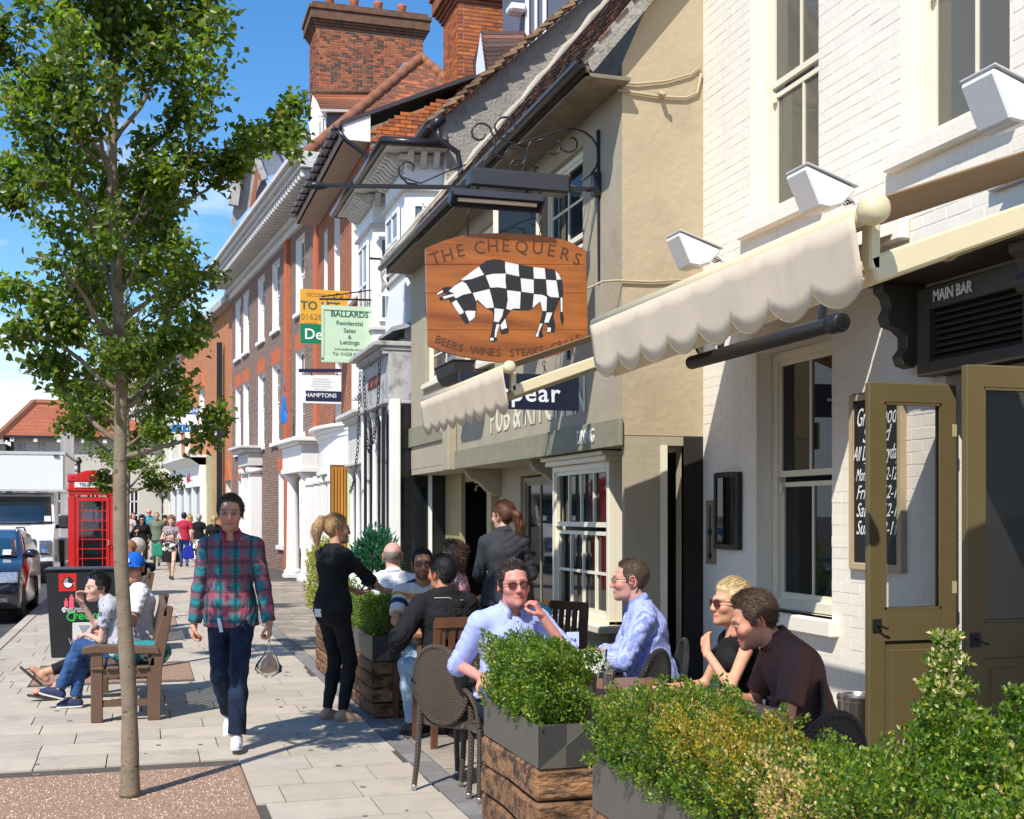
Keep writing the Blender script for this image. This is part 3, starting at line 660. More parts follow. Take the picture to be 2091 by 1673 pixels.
# ------------------------------------------------------------------ facade frames: local x along the street, local y out of the wall, z up
class Fr:
    def __init__(s, name, x, y, dl=0, label=None, cat='building', group=None):
        s.rz = R(90)+R(dl); s.o = Vector((x, y, 0)); s.es = Vector((math.cos(s.rz), math.sin(s.rz), 0)); s.en = Vector((-math.sin(s.rz), math.cos(s.rz), 0))
        s.root = empty(name, (x, y, 0), s.rz, label, cat, group)
    def at(s, u, v, out=0):
        p = PP(u, v, s.o+s.en*out, s.en)-s.o; return p.dot(s.es), p.z
    def s_at(s, u, out=0): return s.at(u, 900, out)[0]
    def W(s, a, b, z): return s.o+s.es*a+s.en*b+Vector((0, 0, z))
def wallgrid(mb, s0, s1, z0, z1, ops, depth=.2, out=0, reveal=True, mi_rev=0):
    xs = sorted({s0, s1, *[v for o in ops for v in o[:2] if s0 < v < s1]}); zs = sorted({z0, z1, *[v for o in ops for v in o[2:4] if z0 < v < z1]})
    for a, b in zip(xs, xs[1:]):
        for c, d in zip(zs, zs[1:]):
            m, n = (a+b)/2, (c+d)/2
            if any(o[0] < m < o[1] and o[2] < n < o[3] for o in ops): continue
            mb.quad((a, out, c), (b, out, c), (b, out, d), (a, out, d))
    if reveal:
        mb.mi = mi_rev
        for o in ops:
            a, b, c, d = o[:4]; y = out-depth
            mb.quad((a, out, c), (a, out, d), (a, y, d), (a, y, c)); mb.quad((b, out, c), (b, y, c), (b, y, d), (b, out, d))
            mb.quad((a, out, d), (b, out, d), (b, y, d), (a, y, d)); mb.quad((a, out, c), (a, y, c), (b, y, c), (b, out, c))
        mb.mi = 0
def sash(par, s0, s1, z0, z1, y, fm, gm, nx=2, nz=2, fw=.06, bar=.022, sill=None, meet=True, lab=None, sm=None, inset=.05, split=.5, pt=0):
    """a sash window as one part: frame, with panes, glazing bars and a sill as sub-parts. y: plane of the frame front"""
    mb = MB(); e = .03
    for a, b, c, d in ((s0, s0+fw, z0, z1), (s1-fw, s1, z0, z1), (s0+fw, s1-fw, z1-fw, z1), (s0+fw, s1-fw, z0, z0+fw)): mb.box(a, y-.07, c, b, y, d)
    o = mb.build('window', fm, par, bevel=.004)
    zm = z0+(z1-z0)*split; rows = ([(z0+fw, zm-.02, y-.035), (zm+.02, z1-fw, y-.015)] if meet else [(z0+fw, z1-fw, y-.02)])
    for i, (c, d, yy) in enumerate(rows):
        mb = MB(); a, b = s0+fw, s1-fw; t = .035
        for A in ((a, a+t, c, d), (b-t, b, c, d), (a+t, b-t, d-t, d), (a+t, b-t, c, c+t*1.3)): mb.box(A[0], yy-.035, A[2], A[1], yy, A[3])
        q = mb.build('sash', fm, o)
        mb = MB(); NX = nx if not isinstance(nx, tuple) else nx[i]; NZ = nz if not isinstance(nz, tuple) else nz[i]
        for k in range(1, NX): x = a+t+(b-a-2*t)*k/NX; mb.box(x-bar/2, yy-.03, c+t, x+bar/2, yy-.004, d-t)
        for k in range(1, NZ): z = c+t+(d-c-2*t)*k/NZ; mb.box(a+t, yy-.028, z-bar/2, b-t, yy-.006, z+bar/2)
        if mb.v: mb.build('glazing_bar', fm, o)
        mb = MB().box(a+t, yy-.022, c+t, b-t, yy-.017, d-t); mb.v = [(x, y-pt*(x-a), z) for x, y, z in mb.v]; mb.build('pane', gm, o)
    if sill:
        pr, th, ex = sill; mb = MB().box(s0-ex, y-.05, z0-th, s1+ex, y+pr, z0-.001); mb.build('sill', sm or fm, o, bevel=.008)
    return o
def text(s, size, M, m, parent=None, name='lettering', ext=.004, sx=1.0, shear=0, bold=0, sp=1.0, align='CENTER'):
    c = bpy.data.curves.new('t', 'FONT'); c.body = s; c.size = size; c.extrude = ext; c.shear = shear; c.offset = bold; c.space_character = sp; c.resolution_u = 3
    c.align_x = align; c.align_y = 'CENTER'; o = bpy.data.objects.new('t', c); C.objects.link(o)
    dg = bpy.context.evaluated_depsgraph_get(); me = bpy.data.meshes.new_from_object(o.evaluated_get(dg)); bpy.data.objects.remove(o)
    me.transform(M @ Matrix.Diagonal((sx, 1, 1, 1))); me.materials.clear()
    return link(name, me, m, parent)
def face_M(o, ex, ez):     # text plane: origin, reading direction, up
    ex = Vector(ex).normalized(); ez = Vector(ez).normalized(); n = ex.cross(ez)
    return Matrix.Translation(o) @ Matrix((ex, ez, n)).transposed().to_4x4()
# ------------------------------------------------------------------ materials of the place
slabm = mat('paving_slab', (.45, .39, .312), rough=.85, var=.10, vs=5, rnd=.07, col2=(.42, .37, .31), c2=(.3, .9), bump=.35, bs=140, dark=((.28, .25, .21), 2.3, .56, .74))
slab2 = mat('old_slab', (.34, .29, .23), rough=.9, var=.16, vs=6, rnd=.12, col2=(.25, .21, .17), c2=(.3, .9), bump=.5, bs=90, dark=((.16, .14, .12), 4, .52, .7))
setm = mat('sett', (.20, .19, .18), rough=.9, var=.15, vs=9, rnd=.15, bump=.4)
jointm = mat('joint_sand', (.085, .072, .06), rough=.95, var=.2, vs=20, bump=.4)
asph = mat('asphalt', (.055, .055, .058), rough=.9, var=.18, vs=40, bump=.5, bs=400, dark=((.085, .083, .08), 1.2, .5, .65))
whitep = mat('white_masonry_paint', (.81, .75, .64), rough=.75, var=.04, vs=6, bump=.35, bs=45, bdist=.006, dark=((.55, .51, .44), 5, .64, .85))
whiteb = mat('white_painted_brick', (.82, .758, .65), rough=.72, var=.035, vs=3, rnd=.02, bump=.3, bs=30, bdist=.008, dark=((.66, .60, .49), 2.2, .54, .85), stretch=(1, 1, .30))
cream = mat('cream_gloss', (.78, .72, .56), rough=.4, var=.03)
tanp = mat('tan_render', (.44, .355, .23), rough=.8, var=.07, vs=1.6, bump=.35, bs=14, bdist=.02, dark=((.33, .27, .18), 1.3, .52, .8))
tan2 = mat('taupe_render', (.375, .325, .235), rough=.8, var=.08, vs=2, bump=.35, bs=16, bdist=.015, dark=((.29, .25, .18), 2.2, .56, .8))
olive = mat('olive_fascia', (.235, .22, .145), rough=.7, var=.14, vs=7, stretch=(1, 1, 3), dark=((.32, .30, .2), 3, .55, .75))
oliveb = mat('olive_brown_gloss', (.128, .096, .042), rough=.38, var=.05, vs=9, bump=.1, bs=60, dark=((.35, .28, .16), 40, .74, .8))
darkb = mat('dark_brown_gloss', (.055, .045, .032), rough=.45, var=.1)
white = mat('white_gloss', (.80, .79, .76), rough=.4, var=.03, vs=5)
whited = mat('weathered_white', (.62, .60, .56), rough=.6, var=.10, vs=5, dark=((.38, .35, .31), 6, .55, .75))
greyw = mat('grey_cornice', (.42, .41, .40), rough=.7, var=.12, vs=6, dark=((.16, .15, .14), 5, .52, .7))
blk = mat('black_iron', (.018, .018, .02), rough=.38, var=.15, vs=20, metal=.0)
gutm = mat('black_gutter', (.02, .02, .024), rough=.3, var=.2, vs=8)
lead = mat('lead_sheet', (.30, .34, .40), rough=.5, var=.10, vs=3, metal=.3, dark=((.2, .22, .26), 2, .5, .7))
cement = mat('cement_render', (.30, .275, .235), rough=.95, var=.15, vs=4, bump=.8, bs=22, bdist=.03, dark=((.17, .155, .13), 9, .55, .66))
mortar = mat('mortar', (.60, .50, .36), rough=.95, var=.15, vs=12)
mortd = mat('mortar_dark', (.24, .20, .15), rough=.95, var=.15, vs=12)
brickc = mat('chimney_brick', (.33, .10, .042), rough=.85, var=.18, vs=14, rnd=.35, col2=(.12, .060, .038), c2=(.62, .72), bump=.4, bs=120)
bricko = mat('orange_brick', (.44, .13, .035), rough=.85, var=.15, vs=14, rnd=.25, col2=(.30, .09, .04), c2=(.62, .72), bump=.4, bs=120)
brickG = mat('plum_brick', (.17, .095, .075), rough=.88, var=.30, vs=5, brick=((.36, .29, .22), (.27, .125, .085), .225, .075, .011), dark=((.095, .075, .07), 11, .50, .58))
brickO = mat('orange_brick_wall', (.36, .105, .042), rough=.88, var=.26, vs=5, brick=((.33, .22, .14), (.27, .075, .035), .225, .075, .008))
brickP = mat('far_orange_brick', (.50, .17, .055), rough=.88, var=.14, vs=2, brick=((.42, .28, .16), (.42, .13, .05), .225, .075, .009))
rubbed = mat('rubbed_red_brick', (.50, .125, .050), rough=.85, var=.12, vs=8)
tilem = mat('clay_roof_tile', (.165, .066, .038), rough=.9, var=.15, vs=10, rnd=.30, col2=(.33, .105, .045), c2=(.74, .80), bump=.5, bs=100)
tiled = mat('old_dark_tile', (.085, .050, .040), rough=.95, var=.3, vs=14, rnd=.45, col2=(.20, .09, .06), c2=(.72, .8), bump=.7, bs=60, bdist=.02)
hipm = mat('hip_tile', (.26, .105, .055), rough=.85, var=.15, vs=5, bump=.3)
glassu = glassmat('reflection_tinted_glass', (.46, .42, .32), .02, .30)  # pale beige reflection of the reveal painted into the pane tint
glassd = glassmat('window_glass', (.015, .018, .02), .02, .72)
glassc = glassmat('clear_glass', (.05, .06, .06), .02, .10)
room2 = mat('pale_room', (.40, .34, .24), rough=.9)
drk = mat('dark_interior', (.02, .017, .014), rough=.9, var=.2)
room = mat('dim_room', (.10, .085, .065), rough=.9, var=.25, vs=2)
# ------------------------------------------------------------------ ground, road, pavement
g = MB().quad((-400, -60, -.16), (400, -60, -.16), (400, 900, -.16), (-400, 900, -.16)); tag(g.build('ground', MT('ground', (.16, .15, .13), rough=.95, var=.2, vs=.4)), kind='structure')
g = MB().quad((-14, -20, -.12), (-1.79, -20, -.12), (-1.79, 62, -.12), (-14, 62, -.12)); road = g.build('road', asph); tag(road, kind='structure')
pav = empty('pavement', kind='structure')
KX = -1.65
MB().box(KX+.002, -4, -.15, 4.6, 60, -.012).build('bedding', jointm, pav)
kerbs = [((KX-.07, -4+.915*i+.45, -.062), (.138, .905, .15), None) for i in range(64)]
pieces(pav, 'kerb_stone', kerbs, slabm, 40, 'kerb_stone_rows')
pits = [(-1.05, .62, 6.75, 8.26), (-1.05, .50, 12.7, 14.15), (-1.05, .50, 19.0, 20.4)]
rs = random.Random(3); it = []; it2 = []; y = -1.0; row = 0
while y < 58:
    hgt = .45; x = KX+.004-rs.random()*.35; 
    while x < 1.70:
        wd = .6 if rs.random() < .75 else .45; x0, x1 = max(x, KX+.002), min(x+wd, 1.70); a0, a1 = y, y+hgt
        segs = [(x0, x1)]
        for p in pits:
            if a1 > p[2]+.1 and a0 < p[3]-.1:
                ns = []
                for q0, q1 in segs:
                    if q0 < p[0]: ns.append((q0, min(q1, p[0])))
                    if q1 > p[1]: ns.append((max(q0, p[1]), q1))
                segs = ns
        for q0, q1 in segs:
            if q1-q0 > .06:
                yy0 = a0; yy1 = a1
                it.append((((q0+q1)/2, (yy0+yy1)/2, -.026+rs.uniform(-.0015, .0015)), (q1-q0-.008, yy1-yy0-.010, .05), Matrix.Rotation(rs.uniform(-.0012, .0012), 3, 'Y')))
        x += wd
    y += hgt; row += 1
pieces(pav, 'paving_slab', it, slabm, 300, 'paving_slab_rows', bev=.006)
it = [((1.785, -1+.30*i+.15, -.026), (.155, .292, .05), None) for i in range(190)]
pieces(pav, 'edging_sett', it, setm, 60, 'edging_sett_rows', bev=.02)
y = -1.0; it = []
while y < 30:
    hgt = rs.choice((.22, .30, .36)); x = 1.87
    while x < 4.9:
        wd = rs.choice((.3, .42, .55, .65)); it.append(((x+wd/2, y+hgt/2, -.027+rs.uniform(-.003, .003)), (wd-.012, hgt-.012, .05), Matrix.Rotation(rs.uniform(-.006, .006), 3, 'X'))); x += wd
    y += hgt
pieces(pav, 'forecourt_slab', it, slab2, 200, 'forecourt_slab_rows', bev=.03)
gravm = mat('resin_gravel', (.31, .185, .13), rough=.8, var=.35, vs=160, col2=(.48, .33, .22), c2=(.45, .62), bump=1, bs=150, bdist=.012, dark=((.13, .06, .045), 130, .55, .65))
for p in pits:
    o = MB().box(p[0]+.006, p[2]+.006, -.05, p[1]-.006, p[3]-.006, -.004).build('tree_pit', gravm); tag(o, kind='structure')
gm = MB(); rq = random.Random(8)
for i in range(420):
    gx, gy2 = rq.uniform(-1.6, 3.4), 3+27*rq.random()**1.5; gr_ = rq.uniform(.008, .022)*(1+gy2*.02)
    if any(p[0] < gx < p[1] and p[2] < gy2 < p[3] for p in pits) or 1.68 < gx < 1.9: continue
    gm.add([(gx+gr_*math.cos(a)*rq.uniform(.7, 1.2), gy2+gr_*math.sin(a)*rq.uniform(.7, 1.2), .0035) for a in np.linspace(0, 6.28, 9)[:-1]], [tuple(range(8))])
gm.build('gum_spot', MT('old_gum', (.20, .185, .16), rough=.7, var=.3), pav, kind='stuff')
# loose grains on the nearest pit
rg = np.random.RandomState(1); n = 5200; P0 = np.stack([rg.uniform(-1.0, .6, n), rg.uniform(6.9, 8.24, n), np.full(n, -.004)], 1); V = []; F = []
tet = np.array([(1, 0, 0), (-.5, .87, 0), (-.5, -.87, 0), (0, 0, 1)])
for i in range(n):
    a = rg.uniform(0, 6.3); s_ = rg.uniform(.003, .0065); c_, n_ = math.cos(a), math.sin(a); q = tet*s_; q = np.stack([q[:, 0]*c_-q[:, 1]*n_, q[:, 0]*n_+q[:, 1]*c_, q[:, 2]], 1)+P0[i]; b = 4*i
    V.append(q); F += [(b, b+1, b+3), (b+1, b+2, b+3), (b+2, b, b+3)]
o = npmesh('gravel', np.concatenate(V), F, mat('gravel_grain', (.33, .20, .14), rough=.7, rnd=.5, col2=(.58, .47, .36), c2=(.55, .7))); tag(o, 'reddish brown resin gravel round the foot of the near tree', 'gravel', kind='stuff')
# ------------------------------------------------------------------ white painted brick building
A = Fr('white_building', 4.5, 0, 0, 'white painted brick pub building with sash windows and the main bar door', 'building')
lw = (A.s_at(1699), A.s_at(1545), .93, 2.88)
def sz(u0, u1, v, ue): return A.at(ue, v)[1]
z1 = A.at(1531, 458)[1]; z2 = A.at(1838, 300)[1]
up1 = (A.s_at(1672), A.s_at(1532), z1, z1+2.0); up2 = (A.s_at(2062), A.s_at(1840), z1, z1+2.0); up0 = (A.s_at(2700), A.s_at(2300), z1, z1+2.0)
dr = (5.05, 6.12, 0, 2.47)
ops = [lw, up1, up2, up0, dr]; mb = MB(); wallgrid(mb, -.5, 9.36, 0, 9.0, ops, .2); mb.box(-.5, -6, 0, -.52, 0, 9)
mb.quad((-.5, 0, 9), (9.36, 0, 9), (9.36, -6, 9), (-.5, -6, 9)); mb.quad((9.36, 0, 3), (9.36, -6, 3), (9.36, -6, 9), (9.36, 0, 9)); mb.build('wall', whitep, A.root)
it = []; z = .0; k = 0
while z < 8.2:
    x = 2.4-(.112 if k % 2 else 0)
    while x < 9.34:
        a, b = x+.003, min(x+.2225, 9.355); bad = False
        for o in ops:
            if a < o[1] and b > o[0] and z+.07 > o[2] and z < o[3]:
                if a < o[0]-.04: b = o[0]
                elif b > o[1]+.04: a = o[1]
                else: bad = True
        if not bad and b-a > .03: it.append((((a+b)/2, -.0058+rs.uniform(0, .0024), z+.0375), (b-a-rs.uniform(0, .003), .013, .0705+rs.uniform(-.002, .002)), Matrix.Rotation(rs.uniform(-.004, .004), 3, 'Y')))
        x += .225
    z += .075; k += 1
pieces(A.root, 'brick', it, whiteb, 300, 'brick_courses', bev=.06)
for i, (o, bl) in enumerate(((lw, 0), (up1, 0), (up2, 1), (up0, 0))):
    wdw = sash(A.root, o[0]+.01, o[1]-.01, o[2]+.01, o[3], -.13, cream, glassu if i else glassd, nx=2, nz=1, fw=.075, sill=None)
    # sash horns, sill stone, curtain or blind behind
    mb = MB()
    for x in (o[0]+.12, o[1]-.12): mb.box(x-.016, -.155, (o[2]+o[3])/2-.09, x+.016, -.135, (o[2]+o[3])/2-.02)
    mb.build('sash_horn', cream, wdw)
    MB().box(o[0]-.09, -.12, o[2]-.115, o[1]+.09, .075, o[2]).build('sill', whitep, A.root, bevel=.01)
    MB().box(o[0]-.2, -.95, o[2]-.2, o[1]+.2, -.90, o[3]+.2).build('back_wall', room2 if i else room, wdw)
    if bl:
        nsl = 34; its = [(((o[0]+o[1])/2, -.30, o[2]+.1+1.85*j/nsl), (o[1]-o[0]-.1, .045, .003), Matrix.Rotation(-.6, 3, 'X')) for j in range(nsl)]
        for c_, s_, r_ in its:
            q = bpy.data.objects.new('slat', unit_box(cream, 0)); C.objects.link(q); q.parent = wdw; q.location = c_; q.scale = s_; q.rotation_euler = r_.to_euler()
    elif i != 0:
        mb = MB()
        for e_ in (0, 1):
            x0 = o[1]-.06 if e_ else o[0]+.06; n_ = 13
            for j in range(n_):
                a = x0+(-1 if e_ else 1)*.030*j; b = x0+(-1 if e_ else 1)*.030*(j+1); mb.quad((a, -.27-.02*(j % 2), o[2]+.06), (b, -.27-.02*((j+1) % 2), o[2]+.06), (b, -.27-.02*((j+1) % 2), o[3]-.05), (a, -.27-.02*(j % 2), o[3]-.05))
        mb.build('curtain', MT('curtain_linen', (.46, .38, .26), rough=.9), wdw)
# string course and awning cassette board
MB().box(2.6, .012, 3.42, 5.7, .05, 3.50).build('ledge', whitep, A.root, bevel=.01)
# ---- main bar doorway: header panel, canopy, brackets, two open leaves
door = empty('door_surround', (0, 0, 0), 0, parent=A.root); CH.setdefault(A.root.name, []).append(door)
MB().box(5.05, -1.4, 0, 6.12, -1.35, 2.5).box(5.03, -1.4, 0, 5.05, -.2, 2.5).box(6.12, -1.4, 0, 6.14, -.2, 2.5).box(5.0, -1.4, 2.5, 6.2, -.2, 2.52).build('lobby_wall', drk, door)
MB().box(5.0, -1.4, -.02, 6.2, .05, .12).build('door_step', slab2, door, bevel=.01)
mb = MB()
for a in ((5.22, 5.33, 2.46, 2.97), (6.12, 6.24, 2.46, 2.97), (5.33, 6.12, 2.84, 2.97), (5.33, 6.12, 2.46, 2.54)): mb.box(a[0], .012, a[2], a[1], .115, a[3])
mb.build('header_panel', darkb, door, bevel=.004)
MB().box(5.33, .012, 2.54, 6.12, .03, 2.84).build('vent_back', drk, door)
for j in range(8):
    o = MB().box(5.335, -.02, -.003, 6.115, .02, .003).build('slat', darkb, door, loc=(0, .075, 2.558+.037*j)); o.rotation_euler = (-.6, 0, 0)
text('MAIN BAR', .092, face_M((5.90, .122, 2.905), (-1, 0, 0), (0, 0, 1)), MT('sign_white', (.72, .70, .65), rough=.5), door, bold=.0015, sx=.82)
for x in (5.10, 6.30):
    cor = [(0, 0), (.30, 0), (.30, -.05), (.26, -.08), (.24, -.14), (.27, -.20), (.25, -.25), (.18, -.27), (.13, -.31), (.13, -.38), (.17, -.43), (.15, -.48), (.08, -.50), (.04, -.46), (0, -.46)]
    MB().prism(cor, x, x+.10, lambda a, b, t: (t, .012+a, 3.02+b)).build('corbel_bracket', darkb, door, bevel=.006)
MB().box(4.95, .012, 3.02, 6.50, .42, 3.06).box(4.93, .012, 3.06, 6.52, .46, 3.09).build('canopy_board', darkb, door, bevel=.006)
mb = MB(); mb.add([(4.92, .012, 3.26), (6.53, .012, 3.26), (6.53, .47, 3.092), (4.92, .47, 3.092), (4.92, .012, 3.092), (6.53, .012, 3.092)], [(0, 3, 2, 1), (0, 4, 3), (1, 2, 5), (3, 4, 5, 2)]); mb.build('canopy_roof', MT('black_lead', (.03, .03, .036), rough=.3), door)
def leaf(x, y, a, panel=True):
    o = empty('door_leaf', (x, y, .13), a, parent=A.root); CH[A.root.name].append(o)
    W_, H_ = .575, 2.26; mb = MB()
    for q in ((0, .10, 0, H_), (W_-.10, W_, 0, H_), (.10, W_-.10, H_-.11, H_), (.10, W_-.10, .80, .98), (.10, W_-.10, 0, .18)): mb.box(q[0], -.022, q[2], q[1], .022, q[3])
    mb.build('leaf_frame', oliveb, o, bevel=.004); MB().box(.10, -.008, .18, W_-.10, .008, .80).box(.15, -.014, .23, W_-.15, .014, .75).build('panel', oliveb, o, bevel=.003)
    MB().box(.10, -.003, .98, W_-.10, .003, H_-.11).build('pane', glassc, o)
    mb = MB()
    for e_ in (-1, 1): mb.box(.10, e_*.010, .98, .112, e_*.022, H_-.11).box(W_-.112, e_*.010, .98, W_-.10, e_*.022, H_-.11).box(.10, e_*.010, .98, W_-.1, e_*.022, .992).box(.10, e_*.010, H_-.122, W_-.1, e_*.022, H_-.11)
    mb.build('glazing_bead', oliveb, o)
    for e_ in (-1, 1): mb = MB().box(W_-.075, e_*.022, .86, W_-.02, e_*.03, .93); mb.tube([(W_-.045, e_*.026, .90), (W_-.045, e_*.055, .90), (W_-.07, e_*.058, .885), (W_-.10, e_*.056, .875)], .006, 6); mb.build('latch', blk, o)
    for hz_ in (.25, 1.1, 2.0): MB().tube([(0, .0, hz_-.04), (0, .0, hz_+.04)], .010, 6).box(0, .023, hz_-.035, .03, .025, hz_+.035).build('hinge', MT('brass', (.45, .36, .2)), o)
    MB().box(.10, .0225, 1.32, .12, .0245, 1.33) if 0 else None
    return o
leaf(6.02, .02, R(90)+R(0)); leaf(5.18, .02, R(90)+R(1))
# ------------------------------------------------------------------ the low tan pub
B = Fr('tan_pub', 3.77, 9.36, 0, 'tan rendered old pub with jettied front, tiled roof and sash windows', 'building')
L_ = 17.6-9.36; ZE = 5.30
pa = (B.s_at(1190), B.s_at(1107), 3.35, 4.95); pb = (B.s_at(1008), B.s_at(940), 3.40, 4.95); pc_ = (B.s_at(930), B.s_at(868), 3.45, 4.9)
mb = MB(); wallgrid(mb, 0, L_, 2.30, ZE, [pa, pb, pc_], .12); mb.build('front_wall', tan2, B.root)
# end wall with its gable, sagging soffit line
mb = MB(); bx = [(0, 2.72), (-.2, 2.66), (-.45, 2.60), (-.74, 2.56)]
mb.add([(0, 0, 2.30), (0, -.74, 2.30), (0, -.74, 7.0), (0, 0, ZE+.05), (0, 0, 2.30)], [(0, 1, 2, 3)]); mb.build('end_wall', tanp, B.root)
mb = MB(); mb.box(.004, -1.4, 2.22, L_-.004, -.004, 2.30); mb.build('jetty_soffit', tan2, B.root)
gy_ = -.548
MB().box(-.03, .002, 2.21, 5.52, .035, 2.44).build('fascia_board', olive, B.root, bevel=.006); MB().box(5.82, .002, 2.62, L_+.05, .03, 2.90).build('fascia_board', olive, B.root, bevel=.006); MB().box(7.25, gy_, 0, L_, gy_+.03, 2.3).box(7.2, gy_, 0, 7.3, gy_+.06, 2.3).build('ochre_panel', MT('ochre_gloss', (.36, .30, .15), rough=.5, var=.06), B.root)
MB().box(5.50, .001, 2.2, 5.80, .12, 3.1).build('pier_cap', tan2, B.root, bevel=.01)
# ground floor behind the jetty: X = 4.35
gy = -.55
mb = MB(); wallgrid(mb, -.0, L_, 0, 2.3, [(.15, .95, 0, 2.25), (1.15, 2.30, .72, 2.02), (3.4, 4.6, 0, 2.1), (6.1, 7.6, 0, 2.1)], .1, out=gy); mb.build('ground_floor_wall', tan2, B.root)
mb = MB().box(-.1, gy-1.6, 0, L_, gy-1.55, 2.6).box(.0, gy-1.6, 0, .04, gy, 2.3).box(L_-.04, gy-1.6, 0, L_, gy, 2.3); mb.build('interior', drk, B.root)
for x in (.98, 2.9, 5.55): MB().box(x, gy, 0, x+.16, gy+.10, 2.22).build('pilaster', MT('ochre_gloss', (.36, .30, .15), rough=.5, var=.06), B.root, bevel=.008)
sash(B.root, 3.42, 4.58, .02, 2.08, gy-.03, MT('taupe_gloss', (.25, .22, .17), rough=.5), glassd, 2, 1, meet=False)
MB().box(.55, gy-.06, 0, .62, gy-.0, 2.25).box(.15, gy-.06, 2.18, .95, gy-.01, 2.25).build('door_frame', cream, B.root)
MB().box(.0, -.34, 0, .05, -.02, 2.25).build('entrance_panel', tan2, B.root); MB().box(-.01, -.40, 0, .06, -.34, 2.22).build('door_frame', cream, B.root)
MB().box(.05, -.30, 0, .34, -.165, 2.25).build('corner_pier', tan2, B.root, bevel=.01)
# projecting sash window under the fascia
by = -.16; wa, wb = B.s_at(1243, by), B.s_at(1128, by); bz = 2.12
mb = MB().box(wa, gy, .62, wb, by-.005, .70); mb.box(wa-.03, gy, 0, wb+.03, by+.02, .60); mb.build('bay_base', tan2, B.root)
MB().box(wa-.08, gy, .60, wb+.08, by+.12, .67).build('bay_sill', cream, B.root, bevel=.01)
sash(B.root, wa, wb, .67, bz, by, cream, glassd, nx=(4, 4), nz=(2, 1), fw=.06, bar=.026, split=.58, pt=.035)
MB().box(wa, gy, .67, wa+.05, by-.07, bz).build('bay_side', cream, B.root); MB().box(wb-.05, gy, .67, wb, by-.07, bz).build('bay_side', cream, B.root)
MB().box(wa-.06, gy, bz, wb+.06, by+.06, bz+.05).box(wa-.09, gy, bz+.05, wb+.09, by+.10, bz+.09).build('bay_cornice', cream, B.root, bevel=.008)
# upper windows
for k, o in enumerate((pa, pb, pc_)):
    wdw = sash(B.root, o[0]+.02, o[1]-.02, o[2], o[3], -.05, cream, glassd, nx=2, nz=(2, 2), fw=.06, sill=(.10, .07, .08))
    MB().box(o[0], -.5, o[2], o[1], -.45, o[3]).build('back_wall', room, wdw)
cas = empty('casement', (pa[1]-.02, .02, pa[2]+.05), R(78), parent=B.root); CH[B.root.name].append(cas)
mb = MB()
for q in ((0, .05, 0, 1.45), (.42, .47, 0, 1.45), (.05, .42, 1.40, 1.45), (.05, .42, 0, .06)): mb.box(q[0], -.018, q[2], q[1], .018, q[3])
mb.box(.05, -.012, .70, .42, .012, .73); mb.build('casement_frame', cream, cas); MB().box(.05, -.003, .06, .42, .003, 1.40).build('pane', glassd, cas)
for j in range(22):
    o = MB().box(pa[0]+.10, -.02, -.004, pa[0]+.36, .02, .004).build('slat', MT('louvre_brown', (.20, .14, .08), rough=.7), wdw if False else B.root, loc=(0, -.12, pa[2]+.1+.065*j)); o.rotation_euler = (.6, 0, 0)
# roof: eave at local y +.37, 50 degree pitch, tiles
pit = math.atan(1.217); ey, ez = .37, 5.28; RL = 6.4
def roofpt(s_, t, off=0): return (s_, ey-t*math.cos(pit)-off*-math.sin(pit)*1, ez+t*math.sin(pit)+off*math.cos(pit))
mb = MB(); a = [roofpt(-.12, 0), roofpt(L_+.0, 0), roofpt(L_+.0, RL), roofpt(-.12, RL)]; b = [roofpt(-.12, 0, -.08), roofpt(L_, 0, -.08), roofpt(L_, RL, -.08), roofpt(-.12, RL, -.08)]
mb.add(a+b, [(0, 1, 2, 3), (7, 6, 5, 4), (0, 4, 5, 1), (1, 5, 6, 2), (2, 6, 7, 3), (3, 7, 4, 0)]); mb.build('roof_deck', MT('old_timber', (.10, .075, .055), rough=.95, bump=.5), B.root)
rt = Matrix.Rotation(-pit, 3, 'X'); it = []; nr = int(RL/.115)
for j in range(nr):
    s_ = -.16+(.08 if j % 2 else 0)
    while s_ < L_+.02:
        if j < 46: it.append((roofpt(s_+.083, .115*j+.05, .018+rs.uniform(-.004, .010)), (.158, .15, .014), (Matrix.Rotation(-pit+.09, 3, 'X') @ Matrix.Rotation(rs.uniform(-.03, .03), 3, 'Z'))))
        s_ += .166
pieces(B.root, 'roof_tile', it, tiled, 300, 'roof_tile_courses', bev=0)
mb = MB(); pts = [(-.30, ey+.05, ez-.075), (L_+.1, ey+.05, ez-.065)]
hc_ = [(.055*math.cos(t), .055*math.sin(t)) for t in np.linspace(math.pi, 2*math.pi, 8)]+[(.048*math.cos(t), .048*math.sin(t)) for t in np.linspace(2*math.pi, math.pi, 8)]
mb.prism(hc_, -.22, L_+.08, lambda a, b, t: (t, ey+.06+a, ez-.03+b)); mb.build('gutter', gutm, B.root, smooth=False)
MB().box(-.14, -.02, ez-.12, L_, ey, ez-.09).box(-.14, ey-.03, ez-.14, L_, ey, ez-.02).build('eaves_board', MT('weathered_timber', (.20, .165, .12), rough=.9, var=.25, vs=6, bump=.4), B.root)
mb = MB(); mb.add([roofpt(-.14, -.02, .03), roofpt(-.04, -.02, .03), roofpt(-.04, RL, .03), roofpt(-.14, RL, .03), roofpt(-.14, -.02, -.10), roofpt(-.04, -.02, -.10), roofpt(-.04, RL, -.10), roofpt(-.14, RL, -.10)], [(0, 1, 2, 3), (4, 7, 6, 5), (0, 4, 5, 1), (1, 5, 6, 2), (2, 6, 7, 3), (3, 7, 4, 0)]); mb.build('verge', cement, B.root)
mb = MB(); mb.tube([roofpt(L_-.04, t, .05+.02*math.sin(t*9)) for t in np.linspace(0, RL, 30)], .06, 8); mb.build('cement_fillet', MT('pale_cement', (.42, .38, .30), rough=.95, bump=.8, bs=25, bdist=.02, var=.2), B.root, True)
